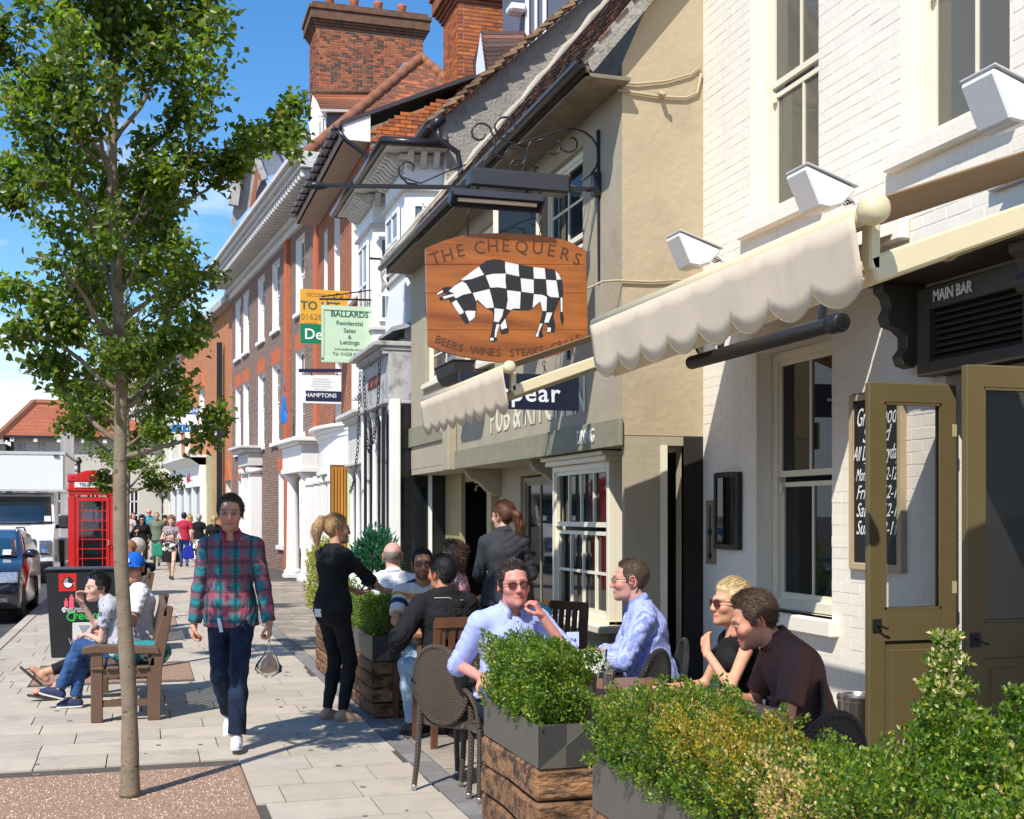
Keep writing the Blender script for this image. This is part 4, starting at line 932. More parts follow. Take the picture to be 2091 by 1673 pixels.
mb = MB(); mb.tube([roofpt(2.2+.9*t, 5.5*(1-t/6.5), .09) for t in np.linspace(0, 6.5, 9)], .008, 5); mb.build('roof_cable', MT('grey_cable', (.4, .38, .36)), B.root)
# cables and a bit of pipe on the end wall
cb = MB(); w0 = Vector((4.40, 9.33, 0))
def ew(u, v, off=.02): p = PY(u, v, 9.36-off); return p
for pl, rr in (([(1262, 168), (1300, 172), (1360, 166), (1410, 152), (1430, 135)], .010), ([(1262, 184), (1310, 192), (1350, 198), (1400, 200), (1424, 190), (1432, 150)], .012), ([(1200, 590), (1230, 575), (1262, 573), (1330, 576), (1430, 570)], .010)):
    cb.tube([tuple(ew(*q)) for q in pl], rr, 6)
cb.tube([tuple(ew(1348, 190, .02)), tuple(ew(1352, 192, .09)), tuple(ew(1360, 194, .10))], .022, 8)
o = cb.build('wall_cable', tanp, None, True); tag(o, 'painted cables sagging across the tan end wall', 'cable')
# lettering on the pub front
cw = MT('cream_lettering', (.70, .64, .48), rough=.6)
FM = lambda s_, y_, z_: face_M((s_, y_, z_), (-1, 0, 0), (0, 0, 1))
sa_, _ = B.at(1105, 830); text('PUB & KITCHEN', .46, FM(2.40, .006, 2.70), cw, B.root, sx=.95, bold=.004, ext=.003)
sw_ = B.s_at(1204); text('DINING', .17, FM(sw_, .040, 2.325), MT('sign_white', (.72, .70, .65)), B.root, sx=.72, bold=.002)
text('WHISKEY BAR', .15, FM(B.s_at(917), .034, 2.76), MT('sign_white', (.72, .70, .65)), B.root, sx=.80, bold=.002)
mb = MB().box(-.02, gy, 0, .05, .0, .0); 
cor = [(0, 0), (.45, 0), (.45, -.08), (.40, -.14), (.30, -.18), (.18, -.30), (.06, -.36), (0, -.36)]
MB().prism(cor, 5.42, 5.54, lambda a, b, t: (t, gy+a, 2.24+b)).build('corbel', tan2, B.root, bevel=.006)
MB().prism(cor, 2.75, 2.87, lambda a, b, t: (t, gy+a, 2.24+b)).build('corbel', tan2, B.root, bevel=.006)
# ------------------------------------------------------------------ house K: cement gable, bays over the shopfronts
K = Fr('bay_house', 4.30, 17.62, 0, 'white fronted house with two oriel bays over dark and green shopfronts', 'building')
mb = MB(); zl, sl_ = 7.55, .9; X0 = -.02
# gable wall facing the viewer at s = 0; local y = out, so depth into the house is negative y
mb.add([(0, 0, 0), (0, -9, 0), (0, -9, zl+9*sl_*.62), (0, -4.6, zl+4.6*sl_+.05), (0, 0, zl)], [(0, 4, 3, 2, 1)]); mb.build('gable_wall', cement, K.root)
mb = MB(); wallgrid(mb, 0, 4.6, 0, zl, [(.1, 2.2, 0, 3.4), (2.5, 4.4, 0, 2.9)], .3); mb.build('front_wall', whited, K.root)
it = []
for j in range(34):
    t = j*.155; it.append(((-.05+.02*math.sin(j*2.3), .22-t*math.cos(.733), zl-.18+t*math.sin(.733)+.085), (.26, .23, .040), Matrix.Rotation(-.733+.30, 3, 'X')))
pieces(K.root, 'roof_tile', it, MT('pale_verge_tile', (.26, .17, .10), rough=.95, var=.25, vs=12, rnd=.3, bump=.6), 60, bev=0)
mb = MB(); mb.add([(0, .25, zl-.2), (4.6, .25, zl-.2), (4.6, -4.6, zl+4.6*.9), (0, -4.6, zl+4.6*.9)], [(0, 1, 2, 3)]); mb.build('roof', tilem, K.root)
mb = MB().prism(hc_, -.05, 4.6, lambda a, b, t: (t, .28+a*1.3, zl-.16+b*1.3)); mb.build('gutter', gutm, K.root)
def bay(s0, s1, out, z0, z1, side=.35):
    o = empty('oriel_bay', (0, 0, 0), 0, parent=K.root); CH[K.root.name].append(o)
    pl = [(s0, 0), (s0+side*.25, out), (s1-side*.25, out), (s1, 0)]
    def ring(ex, z): return [(s0-ex, 0, z), (s0+side*.25-ex, out+ex, z), (s1-side*.25+ex, out+ex, z), (s1+ex, 0, z)]
    mb = MB()
    def slab(ex, za, zb):
        a, b = ring(ex, za), ring(ex, zb); mb.add(a+b, [(0, 3, 2, 1), (4, 5, 6, 7), (0, 1, 5, 4), (1, 2, 6, 5), (2, 3, 7, 6)])
    slab(0, z0, z1); mb.build('bay_wall', white, o)
    for q_ in ((.06, z1-.55, z1-.50), (.10, z1-.10, z1-.02), (.34, z1, z1+.10), (.05, z0+1.0, z0+1.06), (.10, z0-.06, z0)): mb = MB(); slab(*q_); mb.build('bay_cornice', whited, o, bevel=.01)
    mb = MB(); a = ring(.40, z1+.06); mb.tube([a[0], a[1], a[2], a[3]], .065, 8); mb.build('gutter', gutm, o, True)
    mb = MB(); a, b = ring(.36, z1+.10), ring(-.1, z1+.16); mb.add(a+b, [(4, 5, 6, 7), (0, 1, 5, 4), (1, 2, 6, 5), (2, 3, 7, 6)]); mb.build('bay_roof', MT('slate_grey', (.2, .2, .21), rough=.7), o)
    P = ring(.02, 0); k = 0
    for i in range(3):
        p, q = Vector(P[i]), Vector(P[i+1]); d = (q-p); L = d.length; d.normalize(); n = Vector((0, 0, 1)).cross(d); n = -n if n.y < 0 and i == 1 else n
        nn = max(2, int(L/.16)); out_n = Vector((-d.y, d.x, 0)); out_n = out_n if (out_n.y > 0 or (i == 0 and out_n.x < 0)) else -out_n
        for j in range(nn):
            c = p+d*(L*(j+.5)/nn); m2 = MB(); prof = [(0, 0), (.28, 0), (.28, -.05), (.20, -.075), (.12, -.16), (.04, -.20), (0, -.20)]
            m2.prism(prof, -.045, .045, lambda a, b, t: tuple(c+out_n*a+d*t+Vector((0, 0, z1-.005+b)))); m2.build('modillion', whited, o)
        # window in this face
        wdt = L*.62; mbw = MB(); a0 = p+d*(L-wdt)/2; zz0, zz1 = z0+1.15, z1-.72
        def B3(x0, x1, za, zb, e0, e1, mb_): mb_.add([tuple(a0+d*x+out_n*e+Vector((0, 0, z))) for z in (za, zb) for x, e in ((x0, e0), (x1, e0), (x1, e1), (x0, e1))], [(0, 3, 2, 1), (4, 5, 6, 7), (0, 1, 5, 4), (1, 2, 6, 5), (2, 3, 7, 6), (3, 0, 4, 7)])
        for q_ in ((0, .06, zz0, zz1), (wdt-.06, wdt, zz0, zz1), (.06, wdt-.06, zz1-.06, zz1), (.06, wdt-.06, zz0, zz0+.06), (.06, wdt-.06, (zz0+zz1)/2-.025, (zz0+zz1)/2+.025), (wdt/2-.015, wdt/2+.015, zz0, zz1)): B3(q_[0], q_[1], q_[2], q_[3], .0, .035, mbw)
        wo_ = mbw.build('window', white, o); m3 = MB(); B3(.05, wdt-.05, zz0+.05, zz1-.05, .0, .012, m3); 
        m3.build('pane', MT('sky_glass', (.10, .13, .17), rough=.06, spec=.8, var=.4, vs=1.5), o if False else o)
    return o
bay(.25, 1.95, .55, 4.25, 7.02); bay(2.75, 4.35, .58, 3.75, 7.05)
# downpipe in lengths
mb = MB(); q = [PD(u, v, d) for u, v, d in ((893, 262, 17.2), (897, 285, 17.2), (935, 312, 17.3), (940, 345, 17.3), (940, 420, 17.3))]
Wk = wm(K.root).inverted(); mb.tube([tuple(Wk @ p) for p in q], .042, 8); mb.tube([tuple(Wk @ PD(905, 240, 17.2)), tuple(Wk @ PD(880, 262, 17.2))], .075, 8); mb.build('downpipe', gutm, K.root, True)
# dark shopfront with its swagged chains, then the green one
def shop(name, s0, s1, out, zt, mf, mw, lab, stripes=0):
    o = empty(name, (0, 0, 0), 0, parent=K.root, label=lab); CH[K.root.name].append(o)
    mb = MB().box(s0, 0, zt-.72, s1, out, zt).box(s0-.02, 0, zt, s1+.02, out+.10, zt+.06).box(s0-.05, 0, zt+.06, s1+.05, out+.22, zt+.13).box(s0-.02, 0, zt-.78, s1+.02, out+.06, zt-.72); mb.build('fascia', mf, o, bevel=.01)
    n = max(2, int((s1-s0)/.62))
    for i in range(n+1):
        x = s0+.06+(s1-s0-.12)*i/n; mb = MB().lathe([(.075, 0), (.075, .25), (.055, .27), (.05, zt-1.0), (.062, zt-.98), (.07, zt-.90), (.045, zt-.88)], 12, Matrix.Translation((x, out-.08, 0))); mb.box(x-.08, out-.16, zt-.88, x+.08, out, zt-.78); mb.build('column', white, o, True)
    mb = MB().box(s0, 0, 0, s1, out-.12, .55); mb.build('stall_riser', mw, o, bevel=.01)
    mb = MB().box(s0+.02, out-.20, .55, s1-.02, out-.19, zt-.78); mb.build('pane', glassd, o)
    mb = MB().box(s0, -1.5, 0, s1, -1.45, zt).box(s0, -1.5, .5, s0+.05, out-.25, zt-.8); mb.build('shop_interior', MT('shop_goods', (.16, .18, .15), var=.8, vs=5, col2=(.4, .25, .15), c2=(.5, .55)), o)
    for xx in (s0-.10, s1+.01): MB().box(xx, out-.16, 0, xx+.09, out+.0, zt-.72).build('end_pilaster', mw, o, bevel=.01)
    MB().box(s0-.02, .0, 0, s0, out-.16, .60).build('side_riser', mw, o); MB().box(s0-.012, .0, .60, s0-.004, out-.16, zt-.78).build('side_pane', glassd, o); MB().box(s0-.06, .25*out, .6, s0+.01, .25*out+.05, zt-.75).build('side_column', white, o)
    for j in range(int((s1-s0)/.12)):
        mb = MB().box(s0+.12*j, out+.001, zt-.05, s0+.12*j+.06, out+.09, zt); mb.build('dentil', mf, o)
    return o
sh1 = shop('dark_shopfront', .05, 2.30, .85, 4.05, greyw, white, 'shopfront with grey weathered cornice and white columns')
sh2 = shop('green_shopfront', 2.55, 4.55, .72, 3.28, whited, MT('mint_gloss', (.50, .62, .38), rough=.5), 'pale green shopfront with white columns')
for i in range(6):
    mb = MB(); mb.box(2.6+i*.3, .725, 2.45+.0, 2.85+i*.3, .73, 2.50); 
text('NICHOLAS', .26, face_M((1.2, .858, 3.68), (-1, 0, 0), (0, 0, 1)), MT('dark_red', (.13, .02, .02)), sh1, bold=.004, sx=.8)
# tilted canopy of crumpled sheeting over the grey cornice
mb = MB(); rr_ = np.random.RandomState(4); n1, n2 = 16, 4
gv = [[(.0+2.35*i/n1, .95-.75*j/n2+rr_.uniform(-.03, .03), 4.20+.42*j/n2+rr_.uniform(-.05, .05)+.06*math.sin(i*1.3)) for j in range(n2+1)] for i in range(n1+1)]
mb.add([p for r_ in gv for p in r_], [(i*(n2+1)+j, (i+1)*(n2+1)+j, (i+1)*(n2+1)+j+1, i*(n2+1)+j+1) for i in range(n1) for j in range(n2)]); mb.build('cornice_flashing', MT('crumpled_lead', (.30, .30, .31), rough=.45, metal=.4, var=.3, vs=9), sh1, False)
def chain(pts, parent, nm='chain', link_=.05, m=blk, r=.0065):
    mb = MB(); P = [Vector(p) for p in pts]; L = [0]
    for a, b in zip(P, P[1:]): L.append(L[-1]+(b-a).length)
    n = max(2, int(L[-1]/link_)); 
    for i in range(n):
        t = (i+.5)/n*L[-1]; k = max(j for j in range(len(L)) if L[j] <= t); k = min(k, len(P)-2); d = (P[k+1]-P[k]).normalized(); c = P[k]+d*(t-L[k])
        s1 = d.orthogonal().normalized(); s1 = s1 if i % 2 else d.cross(s1)
        mb.tube([tuple(c+d*math.cos(a)*link_*.62+s1*math.sin(a)*link_*.33) for a in np.linspace(0, 2*math.pi, 9)[:-1]], r, 4, closed=True)
    return mb.build(nm, m, parent, True)
o = chain([(.1-.05, .98, 3.9), (.25, .98, 3.1), (.6, .98, 2.75), (.95, .98, 2.60), (1.2, .98, 2.9), (1.4, .98, 3.8)], sh1, link_=.07, r=.008)
o = chain([(1.6, 1.0, 3.9), (1.85, 1.0, 2.7), (2.2, 1.0, 2.2), (2.6, 1.0, 2.0)], sh1, link_=.07, r=.008)
MB().bar((.15, .9, 4.1), (.1, .2, 3.0), .05).bar((1.5, .9, 4.1), (1.5, .2, 3.0), .05).bar((.05, .93, 3.2), (.05, .93, 0.1), .05).bar((1.55, .93, 3.2), (1.55, .93, .1), .045).build('bracket', blk, sh1)
# chimney two and the little dormers behind the verge
def chimney(name, x0, x1, y0, y1, z0, z1, label, bm, cap, mort, nb=300, pots=0, cz=.9, pc0=None):
    o = empty(name, (x0, y0, 0), 0, label, 'chimney'); W_, D_ = x1-x0, y1-y0
    MB().box(.012, .012, z0, W_-.012, D_-.012, z1-cz+.02).build('stack_core', mort, o)
    it = []; z = z0; k = 0; r_ = random.Random(5)
    while z < z1-cz-.02:
        def run(L, fn):
            x = -.112 if k % 2 else 0
            q_ = k % 2
            while x < L-.01:
                w_ = .213 if q_ % 2 else .100; a, b = max(x, 0), min(x+w_, L)
                if b-a > .04: fn((a+b)/2, b-a)
                x += w_+.018; q_ += 1
        run(W_, lambda c, l: it.append(((c, .01-r_.uniform(0, .006), z+.034), (l, .03, .0575), None)))
        run(D_, lambda c, l: it.append(((.01-r_.uniform(0, .006), c, z+.034), (.03, l, .0575), None)))
        z += .0755; k += 1
    pieces(o, 'brick', it, bm, nb, 'brick_courses', bev=0)
    steps = [(a*cz, e_, h_*cz) for a, e_, h_ in ((0, .04, .10), (.10, .08, .10), (.20, .13, .10), (.30, .19, .38), (.68, .24, .16), (.84, .14, .16))]
    for a, ex, h_ in steps: MB().box(-ex, -ex, z1-cz+a, W_+ex, D_+ex, z1-cz+a+h_-.004).build('cap_course', cap, o, bevel=.012)
    for i in range(pots):
        c = (W_*(i+.7)/(pots+.4), D_/2); MB().lathe([(.17, z1), (.14, z1+.45), (.17, z1+.50), (.15, z1+.55), (.11, z1+.55), (.11, z1+.1)], 14, Matrix.Translation((c[0], c[1], 0))).build('chimney_pot', MT('terracotta', (.42, .13, .06), var=.15), o, True)
    return o
capm = MT('sooty_brick', (.15, .075, .045), rough=.95, var=.35, vs=4, bump=.5, dark=((.07, .055, .04), 3, .5, .7))
p0 = PD(935, 170, 23.2); p1 = PD(1063, 170, 23.2)
chimney('small_chimney', p0.x, p1.x, p0.y, p0.y+1.2, 9.0, 12.1, 'orange brick chimney stack right of the broad one, behind the grey cement gable', bricko, MT('orange_cap', (.26, .085, .035), var=.3, vs=5, rough=.9), mortar, 260, cz=.75)
p0 = PD(645, 190, 39); p1 = PD(879, 190, 39)
chimney('broad_chimney', p0.x, p1.x, p0.y, p0.y+1.5, 12.6, 17.95, 'broad tall brick chimney stack with corbelled cap and clay pots', brickc, capm, mortar, 300, 4, cz=.80)
def dormer(label, corner, u_dir, fr, w_, h_, dep, z0, zroof, tile=True):
    pass
# dormer with tiled cheek roof right behind the cement gable
dm = empty('tiled_dormer', (0, 0, 0), 0, 'small dormer with brown tiled roof beside the orange chimney', 'dormer')
a, b, c_, d_ = PD(984, 64, 20.5), PD(1071, 66, 21.2), PD(1075, 135, 20.2), PD(995, 145, 19.6)
nrm = (b-a).cross(d_-a).normalized()
for j in range(9):
    p, q = a.lerp(d_, (j+.5)/9), b.lerp(c_, (j+.5)/9); mb = MB().bar(p, q, .10, .035, up=nrm); mb.build('tile_course', tiled, dm)
mb = MB(); mb.add([tuple(p+Vector((0, .05, -.03))) for p in (a, b, c_, d_)]+[tuple(p+Vector((.0, .6, -.3))) for p in (a, b, c_, d_)], [(0, 1, 2, 3), (4, 7, 6, 5), (0, 4, 5, 1), (1, 5, 6, 2), (2, 6, 7, 3), (3, 7, 4, 0)]); mb.build('roof_core', tiled, dm)
e1 = PD(978, 70, 20.5); MB().add([tuple(a+Vector((-.02, 0, 0))), tuple(e1+Vector((0, .3, -.6))), tuple(d_+Vector((-.03, 0, 0)))], [(0, 1, 2)]).build('cheek', white, dm)
dm2 = empty('white_dormer', (0, 0, 0), 0, 'white dormer window cut by the top of the picture right of the orange chimney', 'dormer')
a = PD(1072, 70, 21.5); mb = MB().box(a.x, a.y, a.z-1.2, a.x+.95, a.y+1.4, a.z+1.4); mb.build('dormer_wall', MT('slate_cheek', (.12, .14, .19), rough=.6), dm2)
mb = MB(); 
for q in ((0, .06), (.17, .21), (.32, .38)): mb.box(a.x+q[0], a.y-.05, a.z-.9, a.x+q[1], a.y-.002, a.z+.9)
mb.box(a.x, a.y-.05, a.z-.95, a.x+.38, a.y-.002, a.z-.85); mb.build('window_frame', white, dm2)
mb = MB().box(a.x-.30, a.y-.12, a.z+.35, a.x-.0, a.y+.2, a.z+.50); mb.build('eave_scroll', white, dm2, bevel=.04)
# ------------------------------------------------------------------ house O: orange brick, boxed eaves
O = Fr('orange_brick_house', 4.0, 22.25, 0, 'orange brick house with wide boxed eaves and tall arched windows', 'building')
Lo = 6.9; wins = [(O.s_at(u1), O.s_at(u0), za, zb) for u0, u1, za, zb in ((718, 738, 5.9, 8.1), (683, 694, 5.9, 8.1), (662, 669, 5.9, 8.1), (718, 738, 2.9, 5.0), (685, 697, 2.9, 5.0))]
mb = MB(); wallgrid(mb, 0, Lo, 0, 8.6, wins, .16, mi_rev=1); mb.build('front_wall', [brickO, white], O.root)
for w_ in wins: sash(O.root, w_[0]+.01, w_[1]-.01, w_[2], w_[3], -.12, white, glassd, 2, 2, sill=(.2, .10, .06))
ty = -2.4; mb = MB(); mb.add([(0, 0, 0), (0, -5, 0), (0, -5, 8.75+5*.445), (0, 0, 8.75)], [(0, 3, 2, 1)]); mb.build('gable_wall', mortd, O.root)
it = []; z = 7.2; k = 0
while z < 10.2:
    x = 0 if k % 2 else .11
    ymin = 0 if z < 8.7 else (z-8.7)/.445
    while x < 3.6:
        if x > ymin-.15: it.append(((-.012, -x-.105, z+.034), (.03, .207, .062), None))
        x += .225
    z += .0755; k += 1
pieces(O.root, 'brick', it, bricko, 300, 'brick_courses', bev=0)
MB().box(.0, .0, 8.50, Lo, .50, 8.56).box(0, .46, 8.50, Lo, .52, 8.78).build('soffit', MT('beige_soffit', (.38, .31, .25), rough=.7, var=.08), O.root)
MB().add([(-.03, 0, 8.47), (-.03, .52, 8.47), (-.03, .52, 8.74), (-.03, 0, 8.98), (.0, 0, 8.47), (.0, .52, 8.47), (.0, .52, 8.74), (.0, 0, 8.98)], [(0, 1, 2, 3), (7, 6, 5, 4), (0, 4, 5, 1), (1, 5, 6, 2), (2, 6, 7, 3), (3, 7, 4, 0)]).build('eaves_end_board', white, O.root)
mb = MB().prism(hc_, -.08, Lo, lambda a, b, t: (t, .60+a*1.5, 8.72+b*1.5)); 
for j in range(12): mb.box(j*.58, .52, 8.62, j*.58+.06, .72, 8.66)
mb.build('gutter', gutm, O.root)
mb = MB(); mb.add([(-.06, .55, 8.80), (Lo, .55, 8.80), (Lo, -5, 8.80+5.55*.445), (-.06, -5, 8.80+5.55*.445), (-.06, .55, 8.72), (Lo, .55, 8.72), (Lo, -5, 8.72+5.55*.445), (-.06, -5, 8.72+5.55*.445)], [(0, 1, 2, 3), (4, 7, 6, 5), (0, 4, 5, 1), (3, 2, 6, 7), (0, 3, 7, 4)]); mb.build('roof', MT('dark_slate', (.05, .045, .045), rough=.8), O.root)
mb = MB(); mb.tube([(-.05, .6, 8.62), (-.05, .45, 8.45), (-.04, .12, 8.25), (-.04, .07, 8.1), (-.04, .07, 4.2)], .045, 8); mb.build('downpipe', gutm, O.root, True)
# ground floor of O: bowed white shop front and open wooden shutters
MB().box(.05, .38, 0, .12, .72, 2.55).build('amber_frame', MT('amber_dark', (.20, .08, .02)), O.root)
for j in range(6): MB().box(.0, .39+.055*j, .1, .05, .43+.055*j, 2.5).build('amber_slat', MT('amber_timber', (.46, .20, .035), rough=.5, var=.25, vs=3, rnd=.2, stretch=(1, 1, .2)), O.root)
sf = empty('white_shopfront', (0, 0, 0), 0, parent=O.root, label='white painted shopfront with moulded cornice and timber shutter'); CH[O.root.name].append(sf)
mb = MB()
def bow(x0, x1, dep, z0, z1, mb, n=12):
    pts = [(x0+(x1-x0)*i/n, dep*math.sin(math.pi*i/n)**.6) for i in range(n+1)]; mb.prism(pts+[(x1, -.05), (x0, -.05)], z0, z1, lambda a, b, t: (a, b, t))
for e_, za, zb in ((.10, 3.20, 3.30), (.16, 3.30, 3.38), (.30, 3.38, 3.44), (.06, 2.55, 3.20), (.12, 2.47, 2.55)): bow(1.2, 5.6, .34+e_, za, zb, mb)
mb.build('fascia', white, sf)
for x in (.9, 2.3, 3.4, 4.5, 5.7): MB().box(x, .0, 0, x+.26, .42, 2.47).box(x-.03, 0, 2.3, x+.29, .46, 2.40).build('pilaster', white, sf, bevel=.01)
for j in range(9):
    MB().box(1.22+.12*j, .05, .4, 1.32+.12*j, .10, 2.4).build('shutter_board', MT('amber_timber', (.46, .20, .035), rough=.5, var=.25, vs=3, rnd=.2, stretch=(1, 1, .2)), sf)
for z in (.85, 1.35, 1.85): MB().box(1.2, .10, z, 2.32, .13, z+.03).build('rail', blk, sf)
# ------------------------------------------------------------------ house G: long plum brick Georgian
G = Fr('georgian_house', 4.32, 29.3, 4.7, 'long three storey plum brick Georgian house with white cornice', 'building')
Lg = G.s_at(474); ZC = G.at(600, 330, .1)[1]; ZC = 9.9
rows = []
topw = [(632, 604), (575, 558), (542, 527), (511, 497), (493, 482)]
# wall is seen very obliquely: openings are placed from their far edges and made about a metre wide
def sg(u): return G.s_at(u)
far_edges = [604, 556, 527, 497, 481]
ops = []
for u in far_edges:
    s1 = sg(u); s0 = s1-1.15; ops += [(s0, s1, 7.05, 9.05), (s0, s1, 3.75, 6.05)]
gr = [(sg(569)-1.15, sg(569), .75, 2.85), (sg(487)-1.15, sg(487), .75, 2.85), (sg(604)-1.15, sg(604), .75, 2.85)]
dg_ = (sg(520)-1.0, sg(520), 0, 2.9); ops += gr+[dg_]
mb = MB(); wallgrid(mb, 0, Lg, 0, ZC+.2, ops, .22, mi_rev=1); mb.quad((0, 0, 0), (0, -8, 0), (0, -8, ZC), (0, 0, ZC)); mb.build('front_wall', [brickG, white], G.root)
for o in ops[:-1]:
    sash(G.root, o[0]+.01, o[1]-.01, o[2], o[3], -.12, white, glassd, 3, 2, fw=.07, sill=(.20, .12, .08), sm=white)
    if o[2] < 7:
        MB().box(o[0]-.12, .001, o[3], o[1]+.12, .012, o[3]+.42).build('lintel', rubbed, G.root)
for s_ in (sg(592), sg(654)): MB().box(s_, .001, 0, s_+.38, .10, ZC-.3).build('pilaster', rubbed, G.root)
for u in (648,): MB().box(sg(u)-.3, .001, 0, sg(u), .02, ZC-.3).build('quoin_strip', rubbed, G.root)
# cornice in stepped courses with modillions
mb = MB()
for a, b, c in ((.12, -.20, .0), (.24, .0, .14), (.78, .36, .48), (.88, .48, .60), (.98, .60, .74)): mb.box(-.3, -.3, ZC-.45+b, Lg+.3, a, ZC-.45+c)
mb.build('cornice', whited, G.root, bevel=.01)
it = [((-.1+.30*j, .46, ZC-.20), (.13, .60, .20), None) for j in range(int((Lg+.3)/.30))]; pieces(G.root, 'modillion', it, whited, 120, 'modillion_row', bev=.1)
it = [((-.1+.15*j, .20, ZC-.25), (.09, .12, .10), None) for j in range(int((Lg+.3)/.15))]; pieces(G.root, 'dentil', it, whited, 60, 'dentil_row', bev=0)
# roof with hipped near end, tiles as pieces on the hip face
cg = PD(664, 284, (G.o.x*sa+G.o.y*ca)); rz0 = ZC+.27
ap = PD(860, 122, 33.5); rb = PD(932, 186, 31.5)
n0 = Vector((-.1, -1, 0)); c0 = G.W(0, .6, rz0)
# hip face plane: through the eave (along X) and the apex
eA = Vector((c0.x, c0.y, rz0)); hipn = Vector((1, 0, 0)).cross(ap-eA).normalized(); hipn = -hipn if hipn.y > 0 else hipn
apx = PP(860, 122, eA, hipn); rbx = PP(945, 196, eA, hipn)
Rf = empty('hipped_roof', (0, 0, 0), 0, parent=G.root); CH[G.root.name].append(Rf); Wi = wm(G.root).inverted(); Rf.matrix_basis = Wi
right = Vector((rbx.x+4, eA.y, eA.z)); backr = apx+G.es*14
mb = MB(); mb.add([tuple(eA), tuple(right), tuple(apx), tuple(G.W(Lg, .6, rz0)), tuple(backr)], [(0, 1, 2), (0, 2, 4, 3)]); mb.build('roof_plane', tilem, Rf, fix=False)
upv = (Vector((0, 0, 1))-hipn*hipn.z).normalized(); H_ = (apx-eA).dot(upv); xa = apx.x; rot = Matrix((Vector((1, 0, 0)), upv, hipn)).transposed(); it = []
CR = .088; nr = int(H_/CR)
for j in range(nr):
    t = j*CR/H_; xl = eA.x+(xa-eA.x)*t; xr = right.x+(xa-right.x)*t; x = xl+(.1 if j % 2 else 0)
    while x < xr-.05:
        p = Vector((x+.085, 0, 0)); b_ = eA+upv*(j*CR+.04); it.append((Vector((x+.085, b_.y, b_.z))+hipn*(.02+rs.uniform(-.004, .006)), (.162, .115, .02), rot @ Matrix.Rotation(.06, 3, 'X'))); x += .17
pieces(Rf, 'roof_tile', it, tilem, 300, 'roof_tile_courses', bev=0)
mb = MB(); n_ = 13
for i in range(n_):
    p, q = eA.lerp(apx, i/n_), eA.lerp(apx, (i+.97)/n_); mb = MB().tube([tuple(p+Vector((0, 0, .05))), tuple(q+Vector((0, 0, .05)))], [.15, .13], 8); mb.build('hip_tile', hipm, Rf, True)
for i in range(6):
    p, q = apx.lerp(rbx, i/6), apx.lerp(rbx, (i+.97)/6); mb = MB().tube([tuple(p+Vector((0, 0, .05))), tuple(q+Vector((0, 0, .05)))], [.15, .13], 8); mb.build('hip_tile', hipm, Rf, True)
# lead dormer on the front slope
dr_ = empty('roof_dormer', (0, 0, 0), 0, 'white gabled dormer with tiled roof below the broad chimney', 'dormer')
yb = 33.0; p = PY(652, 270, yb); q = PY(770, 195, yb+.4); f0 = PY(640, 192, yb); f1 = PY(768, 190, yb+1.2); g0 = PY(662, 232, yb); g1 = PY(745, 246, yb+.4)
a0 = PY(643, 200, yb); w1 = PY(658, 285, yb); w2 = PY(666, 232, yb); w3 = PY(640, 285, yb+1.5)
t0, t1, t2, t3 = PY(641, 188, yb), PY(768, 192, yb+.6), PY(745, 224, yb), PY(655, 222, yb-.25)
for j in range(7):
    a, b = t0.lerp(t3, (j+.5)/7), t1.lerp(t2, (j+.5)/7); MB().bar(a, b, .11, .05, up=(0, -1, .7)).build('tile_course', tilem, dr_)
MB().tube([tuple(t0), tuple(t1)], .09, 8).build('ridge', capm, dr_, True)
MB().add([tuple(t0+Vector((-.02, .1, -.05))), tuple(PY(630, 250, yb+.2)), tuple(PY(636, 285, yb+.1)), tuple(PY(668, 285, yb)), tuple(PY(667, 228, yb))], [(0, 1, 2, 3, 4)]).build('dormer_front', white, dr_)
MB().add([tuple(PY(667, 226, yb)), tuple(PY(742, 226, yb)), tuple(PY(742, 290, yb)), tuple(PY(667, 290, yb)), tuple(PY(667, 226, yb+1.5)), tuple(PY(742, 226, yb+1.5)), tuple(PY(742, 290, yb+1.5)), tuple(PY(667, 290, yb+1.5))], [(0, 1, 2, 3), (4, 7, 6, 5), (0, 4, 5, 1), (2, 6, 7, 3), (0, 3, 7, 4), (1, 5, 6, 2)]).build('cheek', MT('slate_cheek', (.12, .14, .19)), dr_)
MB().bar(PY(655, 226, yb-.3), PY(742, 228, yb-.05), .10, .07).build('eave_board', whited, dr_)
mb = MB(); 
for u in (650, 657, 664): mb.bar(PY(u, 238, yb-.04), PY(u, 280, yb-.04), .05)
mb.bar(PY(650, 238, yb-.04), PY(664, 238, yb-.04), .05).bar(PY(650, 280, yb-.04), PY(664, 280, yb-.04), .05); mb.build('window_frame', white, dr_)
# stepped lead flashing against the chimney
MB().add([tuple(PY(782, 184, 35)), tuple(PY(824, 128, 35)), tuple(PY(842, 126, 35)), tuple(PY(800, 186, 35))], [(0, 1, 2, 3)]).build('flashing', lead, Rf)
# ionic door case of G
dc = empty('door_case', (0, 0, 0), 0, parent=G.root, label='white ionic doorcase'); CH[G.root.name].append(dc)
a_, b_ = dg_[0]-.35, dg_[1]+.35
MB().box(a_-.1, 0, 3.15, b_+.1, .45, 3.55).box(a_-.2, 0, 3.55, b_+.2, .62, 3.68).box(a_-.28, 0, 3.68, b_+.28, .75, 3.76).build('entablature', whited, dc, bevel=.01)
for x in (a_, b_-.3):
    MB().box(x, 0, 0, x+.3, .36, 2.9).box(x-.05, 0, 0, x+.35, .42, .25).build('pilaster', white, dc, bevel=.01)
    for j in range(4): MB().box(x+.03+.07*j, .361, .3, x+.06+.07*j, .38, 2.85).build('flute', white, dc)
    for e_ in (0, .3): MB().tube([(x+e_, .0, 3.0), (x+e_, .45, 3.0)], .10, 10).build('volute', white, dc, True)
MB().box(dg_[0], -.2, 0, dg_[1], -.15, 2.9).build('door', white, dc)
